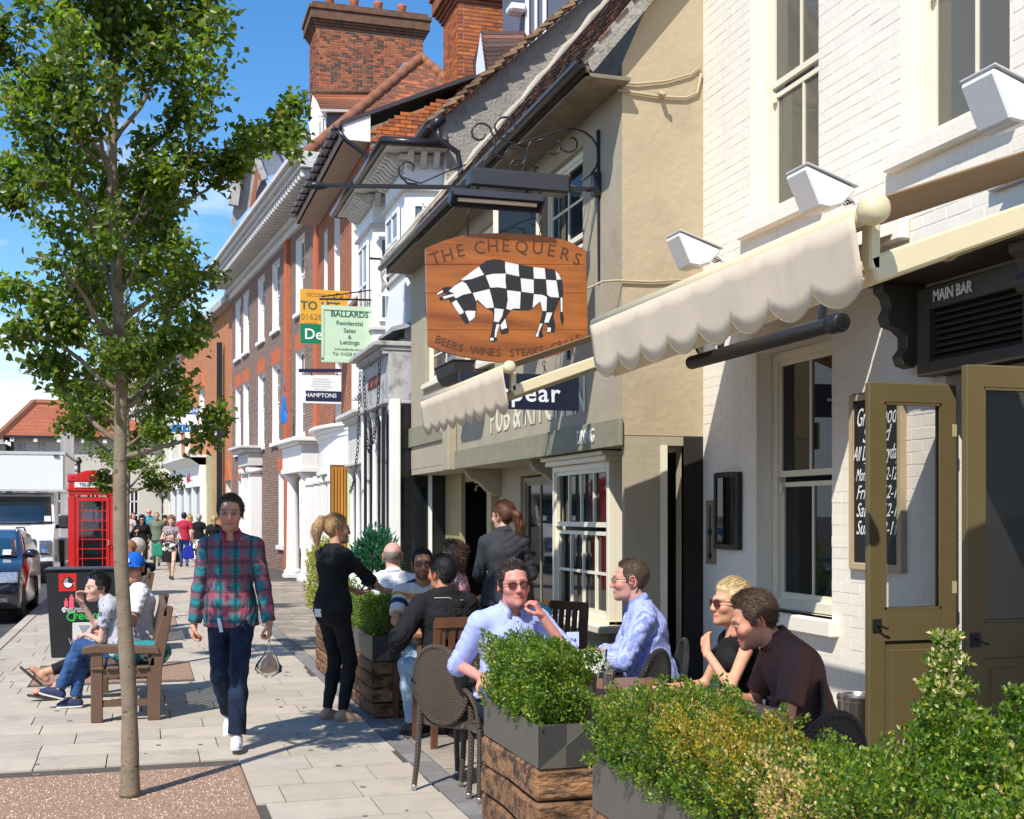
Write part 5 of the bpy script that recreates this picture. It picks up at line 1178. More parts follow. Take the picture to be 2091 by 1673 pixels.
# doric portico at the near end of G
po = empty('portico', (0, 0, 0), 0, parent=G.root, label='white doric porch'); CH[G.root.name].append(po)
px0, px1 = .8, 2.9
for x in (px0+.12, px1-.12):
    for yy in (.35,):
        MB().lathe([(.24, 0), (.24, .18), (.20, .22), (.175, .26), (.15, 2.5), (.18, 2.53), (.20, 2.60), (.14, 2.60)], 18, Matrix.Translation((x, yy, 0))).build('column', white, po, True, auto=40); MB().box(x-.2, yy-.2, 2.6, x+.2, yy+.2, 2.67).box(x-.24, yy-.24, -.0, x+.24, yy+.24, .10).build('column_block', white, po, bevel=.01)
MB().box(px0-.15, 0, 2.67, px1+.15, .62, 2.80).box(px0-.12, 0, 2.80, px1+.12, .58, 3.35).box(px0-.2, 0, 3.35, px1+.2, .68, 3.42).box(px0-.3, 0, 3.42, px1+.3, .80, 3.52).build('entablature', white, po, bevel=.012)
# zinc gable beyond the cornice
zg = empty('zinc_gable', (0, 0, 0), 0, 'steep zinc roofed gable rising behind the long white cornice', 'roof'); zy = 47
P_ = lambda u, v, y=zy: tuple(PY(u, v, y))
MB().add([P_(500, 262), P_(640, 268, zy+1.5), P_(640, 330, zy+.8), P_(540, 362)], [(0, 1, 2, 3)]).add([P_(500, 262), P_(540, 362), P_(560, 420), P_(500, 420)], [(0, 1, 2, 3)]).build('zinc_sheet', lead, zg)
for (a, b) in (((548, 264), (585, 330)), ((600, 266), (622, 310)), ((500, 262), (545, 365))): MB().bar(PY(a[0], a[1], zy-.1), PY(b[0], b[1], zy-.2), .16, .12).build('standing_seam', lead, zg)
MB().add([P_(498, 262, zy-.3), P_(535, 365, zy-.3), P_(512, 420, zy-.3), P_(470, 470, zy-.3), P_(480, 400, zy-.3)], [(0, 1, 2, 3, 4)]).build('gable_board', MT('weathered_grey_board', (.36, .34, .31), var=.2, vs=2), zg)
MB().bar(PY(498, 262, zy-.5), PY(476, 420, zy-.5), .35, .25).bar(PY(498, 262, zy-.5), PY(540, 368, zy-.5), .30, .25).build('barge_board', greyw, zg)
MB().add([P_(522, 345, zy-.6), P_(530, 352, zy-.6), P_(518, 430, zy-.6), P_(508, 440, zy-.6)], [(0, 1, 2, 3)]).build('brick_strip', brickO, zg)
# ------------------------------------------------------------------ beyond: orange gothic house, white shops, closing range
e = G.W(Lg+.05, 0, 0); Pq = Fr('gothic_brick_house', e.x+.1, e.y, 6.0, 'bright orange brick house with pointed windows beyond the Georgian house', 'building')
Lp = Pq.s_at(370); hp = 9.2
pw = [(Pq.s_at(462)-.9, Pq.s_at(462), .9, 2.9), (Pq.s_at(407)-1.4, Pq.s_at(407), 4.4, 6.9), (Pq.s_at(378)-1.4, Pq.s_at(378), 4.4, 6.9)]
mb = MB(); wallgrid(mb, 0, Lp, 0, hp, pw, .25, mi_rev=1); mb.quad((0, 0, 0), (0, -8, 0), (0, -8, hp), (0, 0, hp)); mb.build('front_wall', [brickP, white], Pq.root)
for o in pw:
    sash(Pq.root, o[0], o[1], o[2], o[3], -.16, white, glassd, 2, 3, sill=(.12, .1, .05))
    MB().prism([(o[0]-.15, o[3]-.02), (o[1]+.15, o[3]-.02), ((o[0]+o[1])/2, o[3]+.75)], .0, .06, lambda a, b, t: (a, .001+t, b)).build('arch', rubbed, Pq.root)
MB().box(0, 0, hp, Lp, .35, hp+.25).build('eaves', greyw, Pq.root)
s0_, s1_ = Pq.s_at(431), Pq.s_at(368)
shp = empty('nail_shop_front', (0, 0, 0), 0, parent=Pq.root, label='white shopfront with red lettering'); CH[Pq.root.name].append(shp)
MB().box(s0_, 0, 2.75, s1_, .45, 3.6).box(s0_-.1, 0, 3.9, s1_, .9, 4.0).add([(s0_, .45, 3.6), (s1_, .45, 3.6), (s1_, .9, 3.9), (s0_, .9, 3.9)], [(0, 1, 2, 3)]).build('fascia', white, shp)
for k in range(5): x = s0_+(s1_-s0_)*k/4; MB().box(x-.15, 0, 0, x+.15, .42, 2.75).build('pilaster', white, shp)
MB().box(s0_, 0, .5, s1_, .25, 2.75).build('pane', MT('sky_glass', (.10, .13, .17)), shp)
text('nails', .55, face_M(((s0_+s1_)/2-1.5, .46, 3.15), (-1, 0, 0), (0, 0, 1)), MT('shop_red', (.6, .03, .05)), shp, bold=.01)
MB().box(s0_-1.6, 0, 0, s0_-.02, .2, 4.0).build('ochre_pier', MT('ochre_render', (.42, .34, .18)), Pq.root)
e2 = Pq.W(Lp+.05, 0, 0); 
def far_house(name, fr, Lh, h_, m, label, roofm, wn, shopc=None, rh=2.5):
    mb = MB(); ops = []
    n = max(1, int(Lh/2.6))
    for z in (4.2, 7.2):
        if z+1.8 < h_:
            for k in range(n): c = Lh*(k+.5)/n; ops.append((c-.5, c+.5, z, z+1.7))
    for k in range(n): c = Lh*(k+.5)/n; ops.append((c-.9, c+.9, .5, 2.7))
    wallgrid(mb, 0, Lh, 0, h_, ops, .15, mi_rev=0); mb.box(-.0, -8, 0, .02, -.01, h_).box(Lh-.02, -8, 0, Lh, -.01, h_); mb.build('front_wall', m, fr.root)
    for o in ops: sash(fr.root, o[0], o[1], o[2], o[3], -.08, white, glassd, 2, 2, fw=.08, bar=.04)
    MB().box(-.1, 0, h_-.25, Lh+.1, .3, h_).box(-.05, 0, 2.9, Lh+.05, .3, 3.5).build('cornice', white, fr.root)
    mb = MB(); mb.add([(-.1, .35, h_), (Lh+.1, .35, h_), (Lh+.1, -4, h_+rh), (-.1, -4, h_+rh), (-.1, -8, h_), (Lh+.1, -8, h_)], [(0, 1, 2, 3), (3, 2, 5, 4), (0, 3, 4), (1, 5, 2)]); mb.build('roof', roofm, fr.root)
    if shopc: MB().box(.2, .3, 2.95, Lh-.2, .36, 3.45).build('fascia', shopc, fr.root)
f1 = Fr('cream_shop_house', e2.x+.2, e2.y, 7.5, 'cream shop house with white signboard far along the street', 'building'); far_house('', f1, 9, 8.0, MT('cream_far', (.66, .62, .50)), '', MT('grey_roof', (.16, .15, .15)), 3, MT('brownish_sign', (.40, .25, .16)))
e3 = f1.W(9.1, 0, 0); f2 = Fr('white_far_house', e3.x-.3, e3.y, 12, 'white painted far house with canopy', 'building'); far_house('', f2, 10, 9.2, MT('white_far', (.72, .70, .66)), '', MT('grey_roof', (.16, .15, .15)), 3)
e4 = f2.W(10.1, 0, 0); f3 = Fr('pale_end_house', e4.x, e4.y, 35, 'pale end house with an orange shop sign', 'building'); far_house('', f3, 12, 7.0, MT('white_far', (.72, .70, .66)), '', MT('brown_roof', (.2, .11, .08)), 3, MT('orange_sign', (.75, .14, .04)))
# closing range across the street end, left side: cream house with hipped clay roof
ch = empty('cream_house', (0, 0, 0), 0, 'cream house with red clay hipped roof behind the white lorry', 'building'); dY = 66
def cp(u, v, y=dY): return PY(u, v, y)
xl, xr = cp(22, 1000).x, cp(330, 1000).x; ze = cp(60, 893).z
mb = MB(); opw = []; fl = []
for u in (44, 86, 130, 190, 230, 270): a_ = cp(u-8, 900).x; b_ = cp(u+8, 900).x; opw.append((a_, b_, cp(u, 922).z, cp(u, 905).z)); opw.append((a_-.1, b_+.1, .9, 3.0))
mb2 = MB(); wallgrid(mb2, xl, xr, 0, ze, opw, .2); mb2.v = [(x, dY-y, z) for x, y, z in mb2.v]; mb2.box(xl, dY, 0, xl+.1, dY+9, ze); mb2.build('front_wall', MT('cream_grey_render', (.52, .48, .42), var=.06), ch)
for o in opw:
    mb = MB()
    for k in range(4): x = o[0]+(o[1]-o[0])*k/3; mb.box(x-.03, dY+.05, o[2], x+.03, dY+.1, o[3])
    for k in range(4): z = o[2]+(o[3]-o[2])*k/3; mb.box(o[0], dY+.05, z-.03, o[1], dY+.1, z+.03)
    wo_ = mb.build('window', white, ch); MB().box(o[0], dY+.12, o[2], o[1], dY+.14, o[3]).build('pane', glassd, wo_)
mb = MB(); rz_ = cp(70, 823, dY+4).z; a = (xl-.5, dY-.5, ze); b = (xr+.5, dY-.5, ze); c = (cp(70, 823, dY+4).x, dY+4, rz_); d = (xr-3, dY+4, rz_); e_ = (xl-.5, dY+9, ze); f_ = (xr+.5, dY+9, ze)
mb.add([a, b, c, d, e_, f_], [(0, 1, 3, 2), (0, 2, 4), (2, 3, 5, 4), (1, 5, 3)]); mb.build('roof', mat('red_clay_roof', (.40, .125, .060), rough=.9, var=.14, vs=1.5, dark=((.30, .09, .05), .8, .45, .7), brick=((.25, .07, .035), (.34, .10, .05), .35, .22, .02)), ch)
mb = MB().tube([a, c], .22, 6).tube([c, d], .22, 6); mb.build('hip_ridge', hipm, ch)
for k in range(16): MB().box(xl+k*1.1, dY-.45, ze-.25, xl+k*1.1+.18, dY, ze-.05).build('eaves_bracket', white, ch)
MB().box(xl-.5, dY-.5, ze-.06, xr+.5, dY-.42, ze+.06).build('gutter', gutm, ch)
mb = MB().tube([(xl+.1, dY-.4, ze-.1), (xl+.1, dY-.1, ze-1.2), (xl-.5, dY-.1, ze-2.0), (xl-.5, dY-.1, 0)], .08, 6); mb.build('downpipe', gutm, ch)
lh = empty('grey_roof_house', (0, 0, 0), 0, 'low pale house with grey roof at the left edge', 'building'); x2 = xl-.2
MB().box(x2-12, dY+.5, 0, x2-.1, dY+8, cp(10, 905).z).build('front_wall', MT('cream_grey_render', (.5, .46, .4)), lh)
MB().add([(x2-12.4, dY, cp(10, 905).z), (x2-.1, dY, cp(10, 905).z), (x2-.1, dY+4, cp(0, 865).z), (x2-12.4, dY+4, cp(0, 865).z)], [(0, 1, 2, 3)]).build('roof', MT('grey_roof2', (.32, .31, .27)), lh)
# houses along the far side of the road, mostly hidden; one closes the gap
0 and far_house('', f4, 26, 7.5, MT('white_far', (.72, .70, .66)), '', MT('brown_roof', (.2, .11, .08)), 3)
# ------------------------------------------------------------------ leaves
def leafmat(name, tr=.48):
    m = bpy.data.materials.new(name); m.use_nodes = True; t = m.node_tree; N = t.nodes; K = t.links.new; b = N['Principled BSDF']
    a = N.new('ShaderNodeAttribute'); a.attribute_name = 'sk'; K(a.outputs['Vector'], b.inputs['Base Color']); b.inputs['Roughness'].default_value = .38; b.inputs['Specular IOR Level'].default_value = .5
    tl = N.new('ShaderNodeBsdfTranslucent'); mu = N.new('ShaderNodeMix'); mu.data_type = 'RGBA'; mu.blend_type = 'MULTIPLY'; mu.inputs[0].default_value = 1; K(a.outputs['Vector'], mu.inputs[6]); mu.inputs[7].default_value = (1.7, 1.9, .6, 1); K(mu.outputs[2], tl.inputs[0])
    mx = N.new('ShaderNodeMixShader'); mx.inputs[0].default_value = tr; K(b.outputs[0], mx.inputs[1]); K(tl.outputs[0], mx.inputs[2]); K(mx.outputs[0], N['Material Output'].inputs[0]); return m
LEAF = leafmat('leaf')
def leaves(name, P, D, Nn, ln, wd, col, parent, fold=.25, label=None, curl=.0):
    """P positions, D pointing dirs, Nn face normals, ln/wd sizes, col (n,3)"""
    n = len(P); D = D/np.linalg.norm(D, axis=1, keepdims=True); S_ = np.cross(D, Nn); S_ /= np.linalg.norm(S_, axis=1, keepdims=True)+1e-9; U = np.cross(S_, D)
    ln = np.broadcast_to(ln, n)[:, None]; wd = np.broadcast_to(wd, n)[:, None]
    a = P; b = P+D*ln*.42+S_*wd*.5+U*wd*fold; c = P+D*ln-U*ln*curl; d = P+D*ln*.42-S_*wd*.5+U*wd*fold
    V = np.stack([a, b, c, d], 1).reshape(-1, 3); i = np.arange(n)[:, None]*4
    F = np.concatenate([i+np.array((0, 1, 2)), i+np.array((0, 2, 3))], 0)
    return npmesh(name, V, F, LEAF, parent, False, 'stuff', {'sk': np.repeat(col, 4, 0)})
def street_tree(x, y, lean, r0, h_, seed, label, z1=1.9, rad=.85, nl=15000, bark=None, spec=(), thr=0, group='young street trees in square tree pits'):
    rg = np.random.RandomState(seed); o = empty('street_tree', (x, y, 0), 0, label, 'tree', group)
    def tr(z): return np.array((lean[0]*z*(1-.06*z)+.012*math.sin(z*3.1), lean[1]*z+.012*math.cos(z*2.3), z))
    zs = np.concatenate([[0, .02, .06, .15], np.arange(.3, h_, .18)])
    rr = [r0*(1+.26*math.exp(-z/.22))*(1-.80*(z/h_)**1.25)*(1+.03*math.sin(z*9)+.03*math.sin(z*23+1)) for z in zs]
    mb = MB().tube([tuple(tr(z)) for z in zs], rr, 14); mb.build('trunk', bark, o, True)
    mb = MB(); nodes = []; lim = MB()
    def grow(p, d, L, r, dep, mbx, sb=1.0):
        n = max(3, int(L/.09)); pts = [p.copy()]; q = p.copy(); dd = d.copy()
        for i in range(n):
            dd = unit(dd+rg.normal(size=3)*.13+np.array((0, 0, .05+.03*dep))); q = q+dd*L/n; pts.append(q.copy())
            if sb > .9 and math.hypot(q[0], q[1]) > (.66 if q[2] < 3.4 else .78) and len(pts) > 2: break
            if dep < 2 and i > n*.2 and rg.rand() < (.62 if dep == 0 else .5):
                s_ = unit(np.cross(dd, rg.normal(size=3))); grow(q.copy(), unit(dd*.75+s_*.75), sb*L*rg.uniform(.28, .5), r*.5*(1-i/n*.5), dep+1, mbx, 1.0 if sb > .9 else .89)
            if dep >= 1 or i > n*.45: nodes.append((q.copy(), dd.copy(), dep))
        mbx.tube([tuple(a) for a in pts], [max(r*(1-.8*i/len(pts)), .0022) for i in range(len(pts))], 5 if dep else 6)
    nlimb = int((h_-z1)/.105)
    for i in range(nlimb):
        z = z1-.12+(h_-z1)*(i/nlimb)**1.05; a = i*2.39996+rg.uniform(-.4, .4); fr = (z-z1)/(h_-z1)
        el = R(22+38*min(fr*1.5, 1))+rg.uniform(-.15, .15); L = rad*float(np.interp(z, [1.9, 2.4, 3.0, 3.8, 4.4, 5.2, 6.2], [.62, .85, 1.02, .92, .66, .45, .25]))*rg.uniform(.75, 1.15)
        grow(tr(z), np.array((math.cos(a)*math.cos(el), math.sin(a)*math.cos(el), math.sin(el))), L, r0*.42*(1-.6*fr), 0, lim)
    for (p, q) in spec:
        p = np.array(p)-np.array((x, y, 0)); q = np.array(q)-np.array((x, y, 0)); grow(p, unit(q-p), float(np.linalg.norm(q-p))*.95, r0*.28, 0, lim, .45)
    lim.build('branch', bark, o, True, kind='stuff')
    nodes = [n_ for n_ in nodes if n_[0][2] > z1-.35]
    k = rg.randint(0, len(nodes), nl); Pn = np.array([nodes[i][0] for i in k]); Dn = np.array([nodes[i][1] for i in k])
    P = Pn+rg.normal(size=(nl, 3))*np.array((.045, .045, .04)); D = rg.normal(size=(nl, 3))*.8+Dn*.35+np.array((0, 0, -.30)); Nn = rg.normal(size=(nl, 3))*.75+np.array((-.35, -.35, .8))
    t = rg.rand(nl, 1); base = np.array((.085, .155, .022))*(1-t)+np.array((.22, .29, .04))*t; yl = rg.rand(nl, 1) < .06; base = np.where(yl, np.array((.23, .20, .035)), base)
    cl = (.75+.35*np.sin(Pn[:, :1]*9+1)*np.sin(Pn[:, 2:]*7)); base = base*np.clip(cl, .6, 1.15)*rg.uniform(.7, 1.25, (nl, 1))
    leaves('crown', P, D, Nn, rg.uniform(.034, .062, nl), rg.uniform(.028, .046, nl), base, o, curl=.2)
    return o
bark = mat('young_bark', (.215, .17, .115), rough=.9, var=.25, vs=6, stretch=(1, 1, 1.6), bump=.6, bs=60, bdist=.006, col2=(.15, .085, .045), c2=(.58, .70), dark=((.075, .055, .04), 20, .58, .66))
br = [(PY(300, 470, 7.5), PY(560, 190, 7.7)), (PY(200, 330, 7.5), PY(10, 180, 7.3)), (PY(200, 620, 7.5), PY(20, 560, 7.4)), (PY(230, 620, 7.5), PY(400, 450, 7.6)), (PY(230, 740, 7.5), PY(90, 690, 7.3)),
      (PY(215, 560, 7.5), PY(40, 420, 7.6)), (PY(225, 300, 7.5), PY(90, 40, 7.5)), (PY(235, 700, 7.5), PY(370, 720, 7.3)), (PY(230, 520, 7.5), PY(420, 330, 7.3)), (PY(230, 800, 7.5), PY(350, 880, 7.8)), (PY(228, 790, 7.5), PY(130, 770, 7.7))]
street_tree(-.07, 7.5, (-.030, .0), .0475, 6.2, 11, 'slim young tree with mottled trunk standing in the near gravel pit', 2.1, .92, 25000, bark, br)
street_tree(-.22, 13.4, (.0, .0), .055, 5.0, 23, 'second young tree behind the near one, beside the recycling bin', 1.95, .72, 15000, bark)
street_tree(-.22, 19.7, (.0, .0), .055, 4.6, 31, 'third young tree, hidden mostly behind the nearer two trunks', 2.15, .7, 5000, bark)
# ------------------------------------------------------------------ planters and hedges
zinc = mat('dark_zinc', (.125, .115, .095), rough=.5, var=.10, vs=4, metal=.35, bump=.1, bs=20, dark=((.22, .2, .16), 7, .6, .8))
zinc2 = mat('black_zinc', (.035, .034, .032), rough=.6, var=.15, vs=4)
slee = mat('railway_sleeper', (.25, .125, .058), rough=.85, var=.45, vs=5, stretch=(1, 3.0, 3.0), bump=.9, bs=26, bdist=.02, dark=((.045, .028, .018), 6, .48, .60), rnd=.2)
soil = mat('bark_soil', (.05, .032, .022), rough=1, var=.5, vs=60, bump=1, bs=80, bdist=.02)
def planter(x0, x1, y0, y1, zt, bh, label, nsl=4, skew=0):
    o = empty('planter', (x0, y0, 0), 0, label, 'planter', 'metal trough planters on stacked sleepers'); W_, D_ = x1-x0, y1-y0; zb = zt-bh; t = .012
    mb = MB()
    for q in ((0, 0, t, D_), (W_-t, 0, W_, D_), (t, 0, W_-t, t), (t, D_-t, W_-t, D_)): mb.box(q[0], q[1], zb, q[2], q[3], zt)
    mb.box(t, t, zb, W_-t, D_-t, zt-.03); mb.mi = 0; mb.build('trough', zinc, o, bevel=.004)
    MB().box(.004, -.002, zb+.002, W_-.004, -.0005, zt-.002).build('end_plate', zinc2, o)
    MB().box(t, t, zt-.035, W_-t, D_-t, zt-.022).build('soil', soil, o)
    h_ = zb/nsl
    for k in range(nsl):
        e = rs.uniform(-.015, .02); f = rs.uniform(-.01, .015)
        for a, b in ((0, W_*.5), (W_*.5, W_)) if k % 2 == 0 and W_ > .4 else ((0, W_),):
            mb = MB(); n = 6; vs = []; L0, L1 = -.02+e, D_+.02+f
            mb.cbox(((a+b)/2-.0, (L0+L1)/2, h_*(k+.5)), (b-a+.02-.006, L1-L0, h_-.008)); q = mb.build('sleeper', slee, o, bevel=.014)
            bm = bmesh.new(); bm.from_mesh(q.data); bmesh.ops.subdivide_edges(bm, edges=[e_ for e_ in bm.edges if e_.calc_length() > .3], cuts=7, use_grid_fill=True)
            for v in bm.verts: v.co += Vector((math.sin(v.co.y*11+k)*.004, math.sin(v.co.z*60+v.co.x*9)*.004, math.sin(v.co.y*7+k*2)*.004))
            bm.to_mesh(q.data); bm.free()
    return o
def hedge(fr, x0, x1, y0, y1, z0, topf, n, seed, label, cat='hedge', name='box_hedge', ln=.015, pal=0, bulge=.05, spots=(), sprig=40, shell=.07, extra=()):
    rg = np.random.RandomState(seed); o = empty(name, ((x0+x1)/2, (y0+y1)/2, z0), 0, label, cat); c0 = np.array(((x0+x1)/2, (y0+y1)/2, z0))
    # points near the surface of a soft box, more on the faces turned to light and street
    a, b = (x1-x0)/2, (y1-y0)/2; U = rg.uniform(-1, 1, (n*3, 3)); U[:, 2] = rg.rand(n*3)
    X = c0[0]+U[:, 0]*(a+bulge); Y = c0[1]+U[:, 1]*(b+bulge*.6); H = topf(Y, X)-z0; Z = z0+U[:, 2]*H
    q = np.stack([np.abs(U[:, 0]), np.abs(U[:, 1]), U[:, 2]], 1)
    d = np.minimum.reduce([(1-q[:, 0])*(a+bulge), (1-q[:, 1])*(b+bulge*.6), (1-q[:, 2])*H])
    nz_ = .040*np.sin(X*31+Z*17+1)*np.sin(Y*21+2)+.026*np.sin(Y*43+Z*35)+.020*np.sin(X*61-Y*13+Z*53)
    rc = np.sqrt(np.maximum(q[:, 0]-.6, 0)**2+np.maximum(q[:, 1]-.85, 0)**2*3+np.maximum(q[:, 2]-.75, 0)**2*2)
    d2 = d-nz_-.015-rc*.10-np.maximum(.14-U[:, 2], 0)*.22; keep = (d2 > 0) & (rg.rand(n*3) < np.exp(-d2/shell)+.02)
    idx = np.nonzero(keep)[0][:n]; P = np.stack([X, Y, Z], 1)[idx]; q = q[idx]; U = U[idx]
    for (ex, ey, ez, eh, er, en, lx) in extra:
        t_ = rg.rand(en)**1.15; a_ = rg.uniform(0, 6.28, en); r_ = er*(1-.80*t_)*rg.uniform(.3, 1, en)**.5*(1+.3*np.sin(t_*40)); E_ = np.stack([ex+r_*np.cos(a_)+lx*t_, ey+r_*np.sin(a_), ez+eh*t_], 1)
        P = np.concatenate([P, E_]); q = np.concatenate([q, np.full((en, 3), .5)]); U = np.concatenate([U, np.zeros((en, 3))])
    m = len(P)
    out = np.stack([np.sign(U[:, 0])*(q[:, 0] > .75), np.sign(U[:, 1])*(q[:, 1] > .9), 1.0*(q[:, 2] > .7)+.25], 1)
    # short upright shoots carrying the leaves
    sh_ = P[rg.randint(0, m, m)]; w_ = rg.rand(m, 1) < .55; P = np.where(w_, P+(sh_-P)*0, P)
    D = rg.normal(size=(m, 3))*.7+out*.5+np.array((0, 0, .45)); Nn = rg.normal(size=(m, 3))*.6+out*.9+np.array((-.25, -.25, .35))
    t = rg.rand(m, 1); g1, g2, g3 = [((.030, .085, .010), (.155, .255, .020), (.30, .36, .045)), ((.16, .20, .02), (.36, .36, .03), (.5, .46, .08)), ((.02, .09, .045), (.04, .15, .08), (.08, .22, .12))][pal]
    col = np.array(g1)*(1-t)+np.array(g2)*t; nw = rg.rand(m, 1) < .12; col = np.where(nw, np.array(g3), col)
    cl = .55+.45*np.sin(P[:, :1]*19+P[:, 2:]*13)*np.sin(P[:, 1:2]*15+2); nb = rg.rand(m, 1) < .55*np.clip(cl-.45, 0, 1); col = np.where(nb, np.array(g3)*np.array((1.1, .95, .8)), col)
    for (sx_, sy_, sz_, rad, cc, pr) in spots:
        dd = np.linalg.norm((P-np.array((sx_, sy_, sz_)))/np.array(rad), axis=1)+rg.normal(size=m)*.22; mk = (dd < 1) & (rg.rand(m) < pr); col[mk] = np.array(cc)*rg.uniform(.6, 1.25, (mk.sum(), 1))
    col *= rg.uniform(.72, 1.22, (m, 1))
    leaves('foliage', P-c0, D, Nn, rg.uniform(.75, 1.3, m)*ln, rg.uniform(.5, .75, m)*ln, col, o, .18)
    # dark twiggy core and stems
    mb = MB(); na = max(3, int((y1-y0)/.16))
    for i in range(int(na*7)):
        xx, yy = rg.uniform(-a*.6, a*.6), rg.uniform(-b*.92, b*.92); hh = (float(topf(np.array([c0[1]+yy]), np.array([c0[0]+xx]))[0])-z0)*rg.uniform(.6, .93)
        mb.tube([(xx*.7, yy, -.03), (xx+rg.uniform(-.03, .03), yy+rg.uniform(-.03, .03), hh*.5), (xx*1.2+rg.uniform(-.05, .05), yy+rg.uniform(-.06, .06), hh)], [.005, .004, .0015], 4)
    mb.build('stem', MT('box_stem', (.13, .095, .055), rough=.9, var=.3), o, kind='stuff')
    return o
planter(1.60, 1.86, 4.93, 5.78, .755, .185, 'dark metal trough on burnt sleepers right beside the empty wicker chair', 4)
planter(1.60, 1.96, 1.2, 4.27, .755, .20, 'long dark metal trough on sleepers holding the long hedge in the lower right corner', 4)
planter(1.78, 2.07, 9.80, 10.95, .66, .20, 'metal trough on sleepers right of the waitress in black', 4)
planter(1.78, 2.07, 12.0, 13.15, .66, .20, 'furthest metal trough on sleepers left of the waitress in black', 4)
hedge(None, 1.60, 1.85, 4.96, 5.76, .73, lambda Y, X: 1.075+.02*np.sin(Y*19)+.015*np.sin(Y*41+X*30), 26000, 3, 'small clipped box hedge in the trough beside the empty wicker chair', ln=.0165, spots=[(1.6, 5.75, .95, (.12, .14, .12), (.5, .45, .3), .35)])
def tl(Y, X): return 1.02+.016*np.sin(Y*13+1)+.016*np.sin(Y*31+X*25)+.05*np.exp(-((Y-3.85)/.22)**2)+.09*np.clip((2.70-Y)/.35, 0, 1)+.10*np.exp(-((Y-2.38)/.12)**2-((X-1.75)/.12)**2)
gold, straw, bronze = (.42, .30, .035), (.62, .44, .22), (.30, .22, .035)
hedge(None, 1.58, 1.95, 1.35, 4.26, .73, tl, 95000, 5, 'long box hedge with dried yellow patches in the lower right corner', ln=.0138, shell=.05, extra=[(1.75, 2.38, 1.02, .36, .12, 3600, .0), (1.80, 2.50, 1.0, .22, .09, 1500, .02), (1.72, 2.22, 1.05, .16, .12, 1500, .0), (1.85, 2.30, 1.0, .26, .10, 1800, .03)],
      spots=[(1.65, 3.45, 1.04, (.24, .26, .16), gold, .6), (1.75, 3.3, 1.04, (.2, .24, .14), bronze, .6), (1.60, 3.15, .95, (.1, .12, .14), gold, .4), (1.56, 2.86, .98, (.14, .15, .27), straw, .75), (1.6, 2.62, .8, (.12, .12, .14), straw, .5), (1.75, 2.38, 1.38, (.12, .10, .18), (.66, .54, .32), .28), (1.7, 2.6, 1.05, (.2, .15, .1), gold, .12), (1.7, 3.9, 1.0, (.2, .25, .2), bronze, .10), (1.65, 2.0, 1.15, (.2, .25, .15), straw, .06)])
hedge(None, 1.80, 2.05, 9.83, 10.9, .64, lambda Y, X: .985+.02*np.sin(Y*17), 14000, 7, 'dark clipped box hedge in the trough beside the waitress in black', ln=.017)
hedge(None, 1.80, 2.05, 12.0, 13.1, .64, lambda Y, X: 1.0+.02*np.sin(Y*17), 7000, 8, 'clipped box hedge in the furthest trough behind the waitress in black', ln=.02)
hedge(None, 1.74, 1.98, 12.75, 13.1, .66, lambda Y, X: 1.42-1.2*np.abs(X-1.86)**1.2, 6000, 9, 'golden variegated shrub behind the shoulder of the waitress in black', 'shrub', 'golden_shrub', ln=.026, pal=1, bulge=.10)
# oleander
ol = empty('oleander_bush', (2.34, 12.7, 0), 0, 'bushy blue green shrub with long narrow leaves behind the outdoor tables', 'shrub'); rg = np.random.RandomState(9); n = 2600
th, ph_ = rg.uniform(0, 6.28, n), np.arccos(rg.uniform(-.6, 1, n)); rr_ = rg.uniform(.3, 1, n)**.5; bl_ = 1+.22*np.sin(th*3+ph_*4)+.15*np.sin(th*5-ph_*7); P = np.stack([np.sin(ph_)*np.cos(th)*.21*bl_, np.sin(ph_)*np.sin(th)*.22*bl_, 1.15+np.cos(ph_)*.27*bl_], 1)*1.0; P = P*np.stack([rr_, rr_, np.ones(n)], 1)
D = P-np.array((0, 0, .85)); D = D/np.linalg.norm(D, axis=1, keepdims=True)+rg.normal(size=(n, 3))*.5; col = np.array((.018, .10, .065))*(1-rg.rand(n, 1))+np.array((.06, .22, .15))*rg.rand(n, 1)
leaves('foliage', P, D, rg.normal(size=(n, 3))+np.array((0, -.4, .8)), rg.uniform(.06, .11, n), rg.uniform(.012, .020, n), col, ol)
mb = MB()
for i in range(16): a = i*2.4; mb.tube([(.03*math.cos(a), .03*math.sin(a), .45), (.2*math.cos(a), .2*math.sin(a), 1.25)], [.01, .004], 5)
mb.build('stem', bark, ol, kind='stuff'); MB().lathe([(.16, 0), (.21, .45), (.22, .47), (.20, .47), (.19, .42), (.0001, .42)], 18).build('pot', MT('dark_pot', (.06, .055, .05)), ol, True, auto=40)
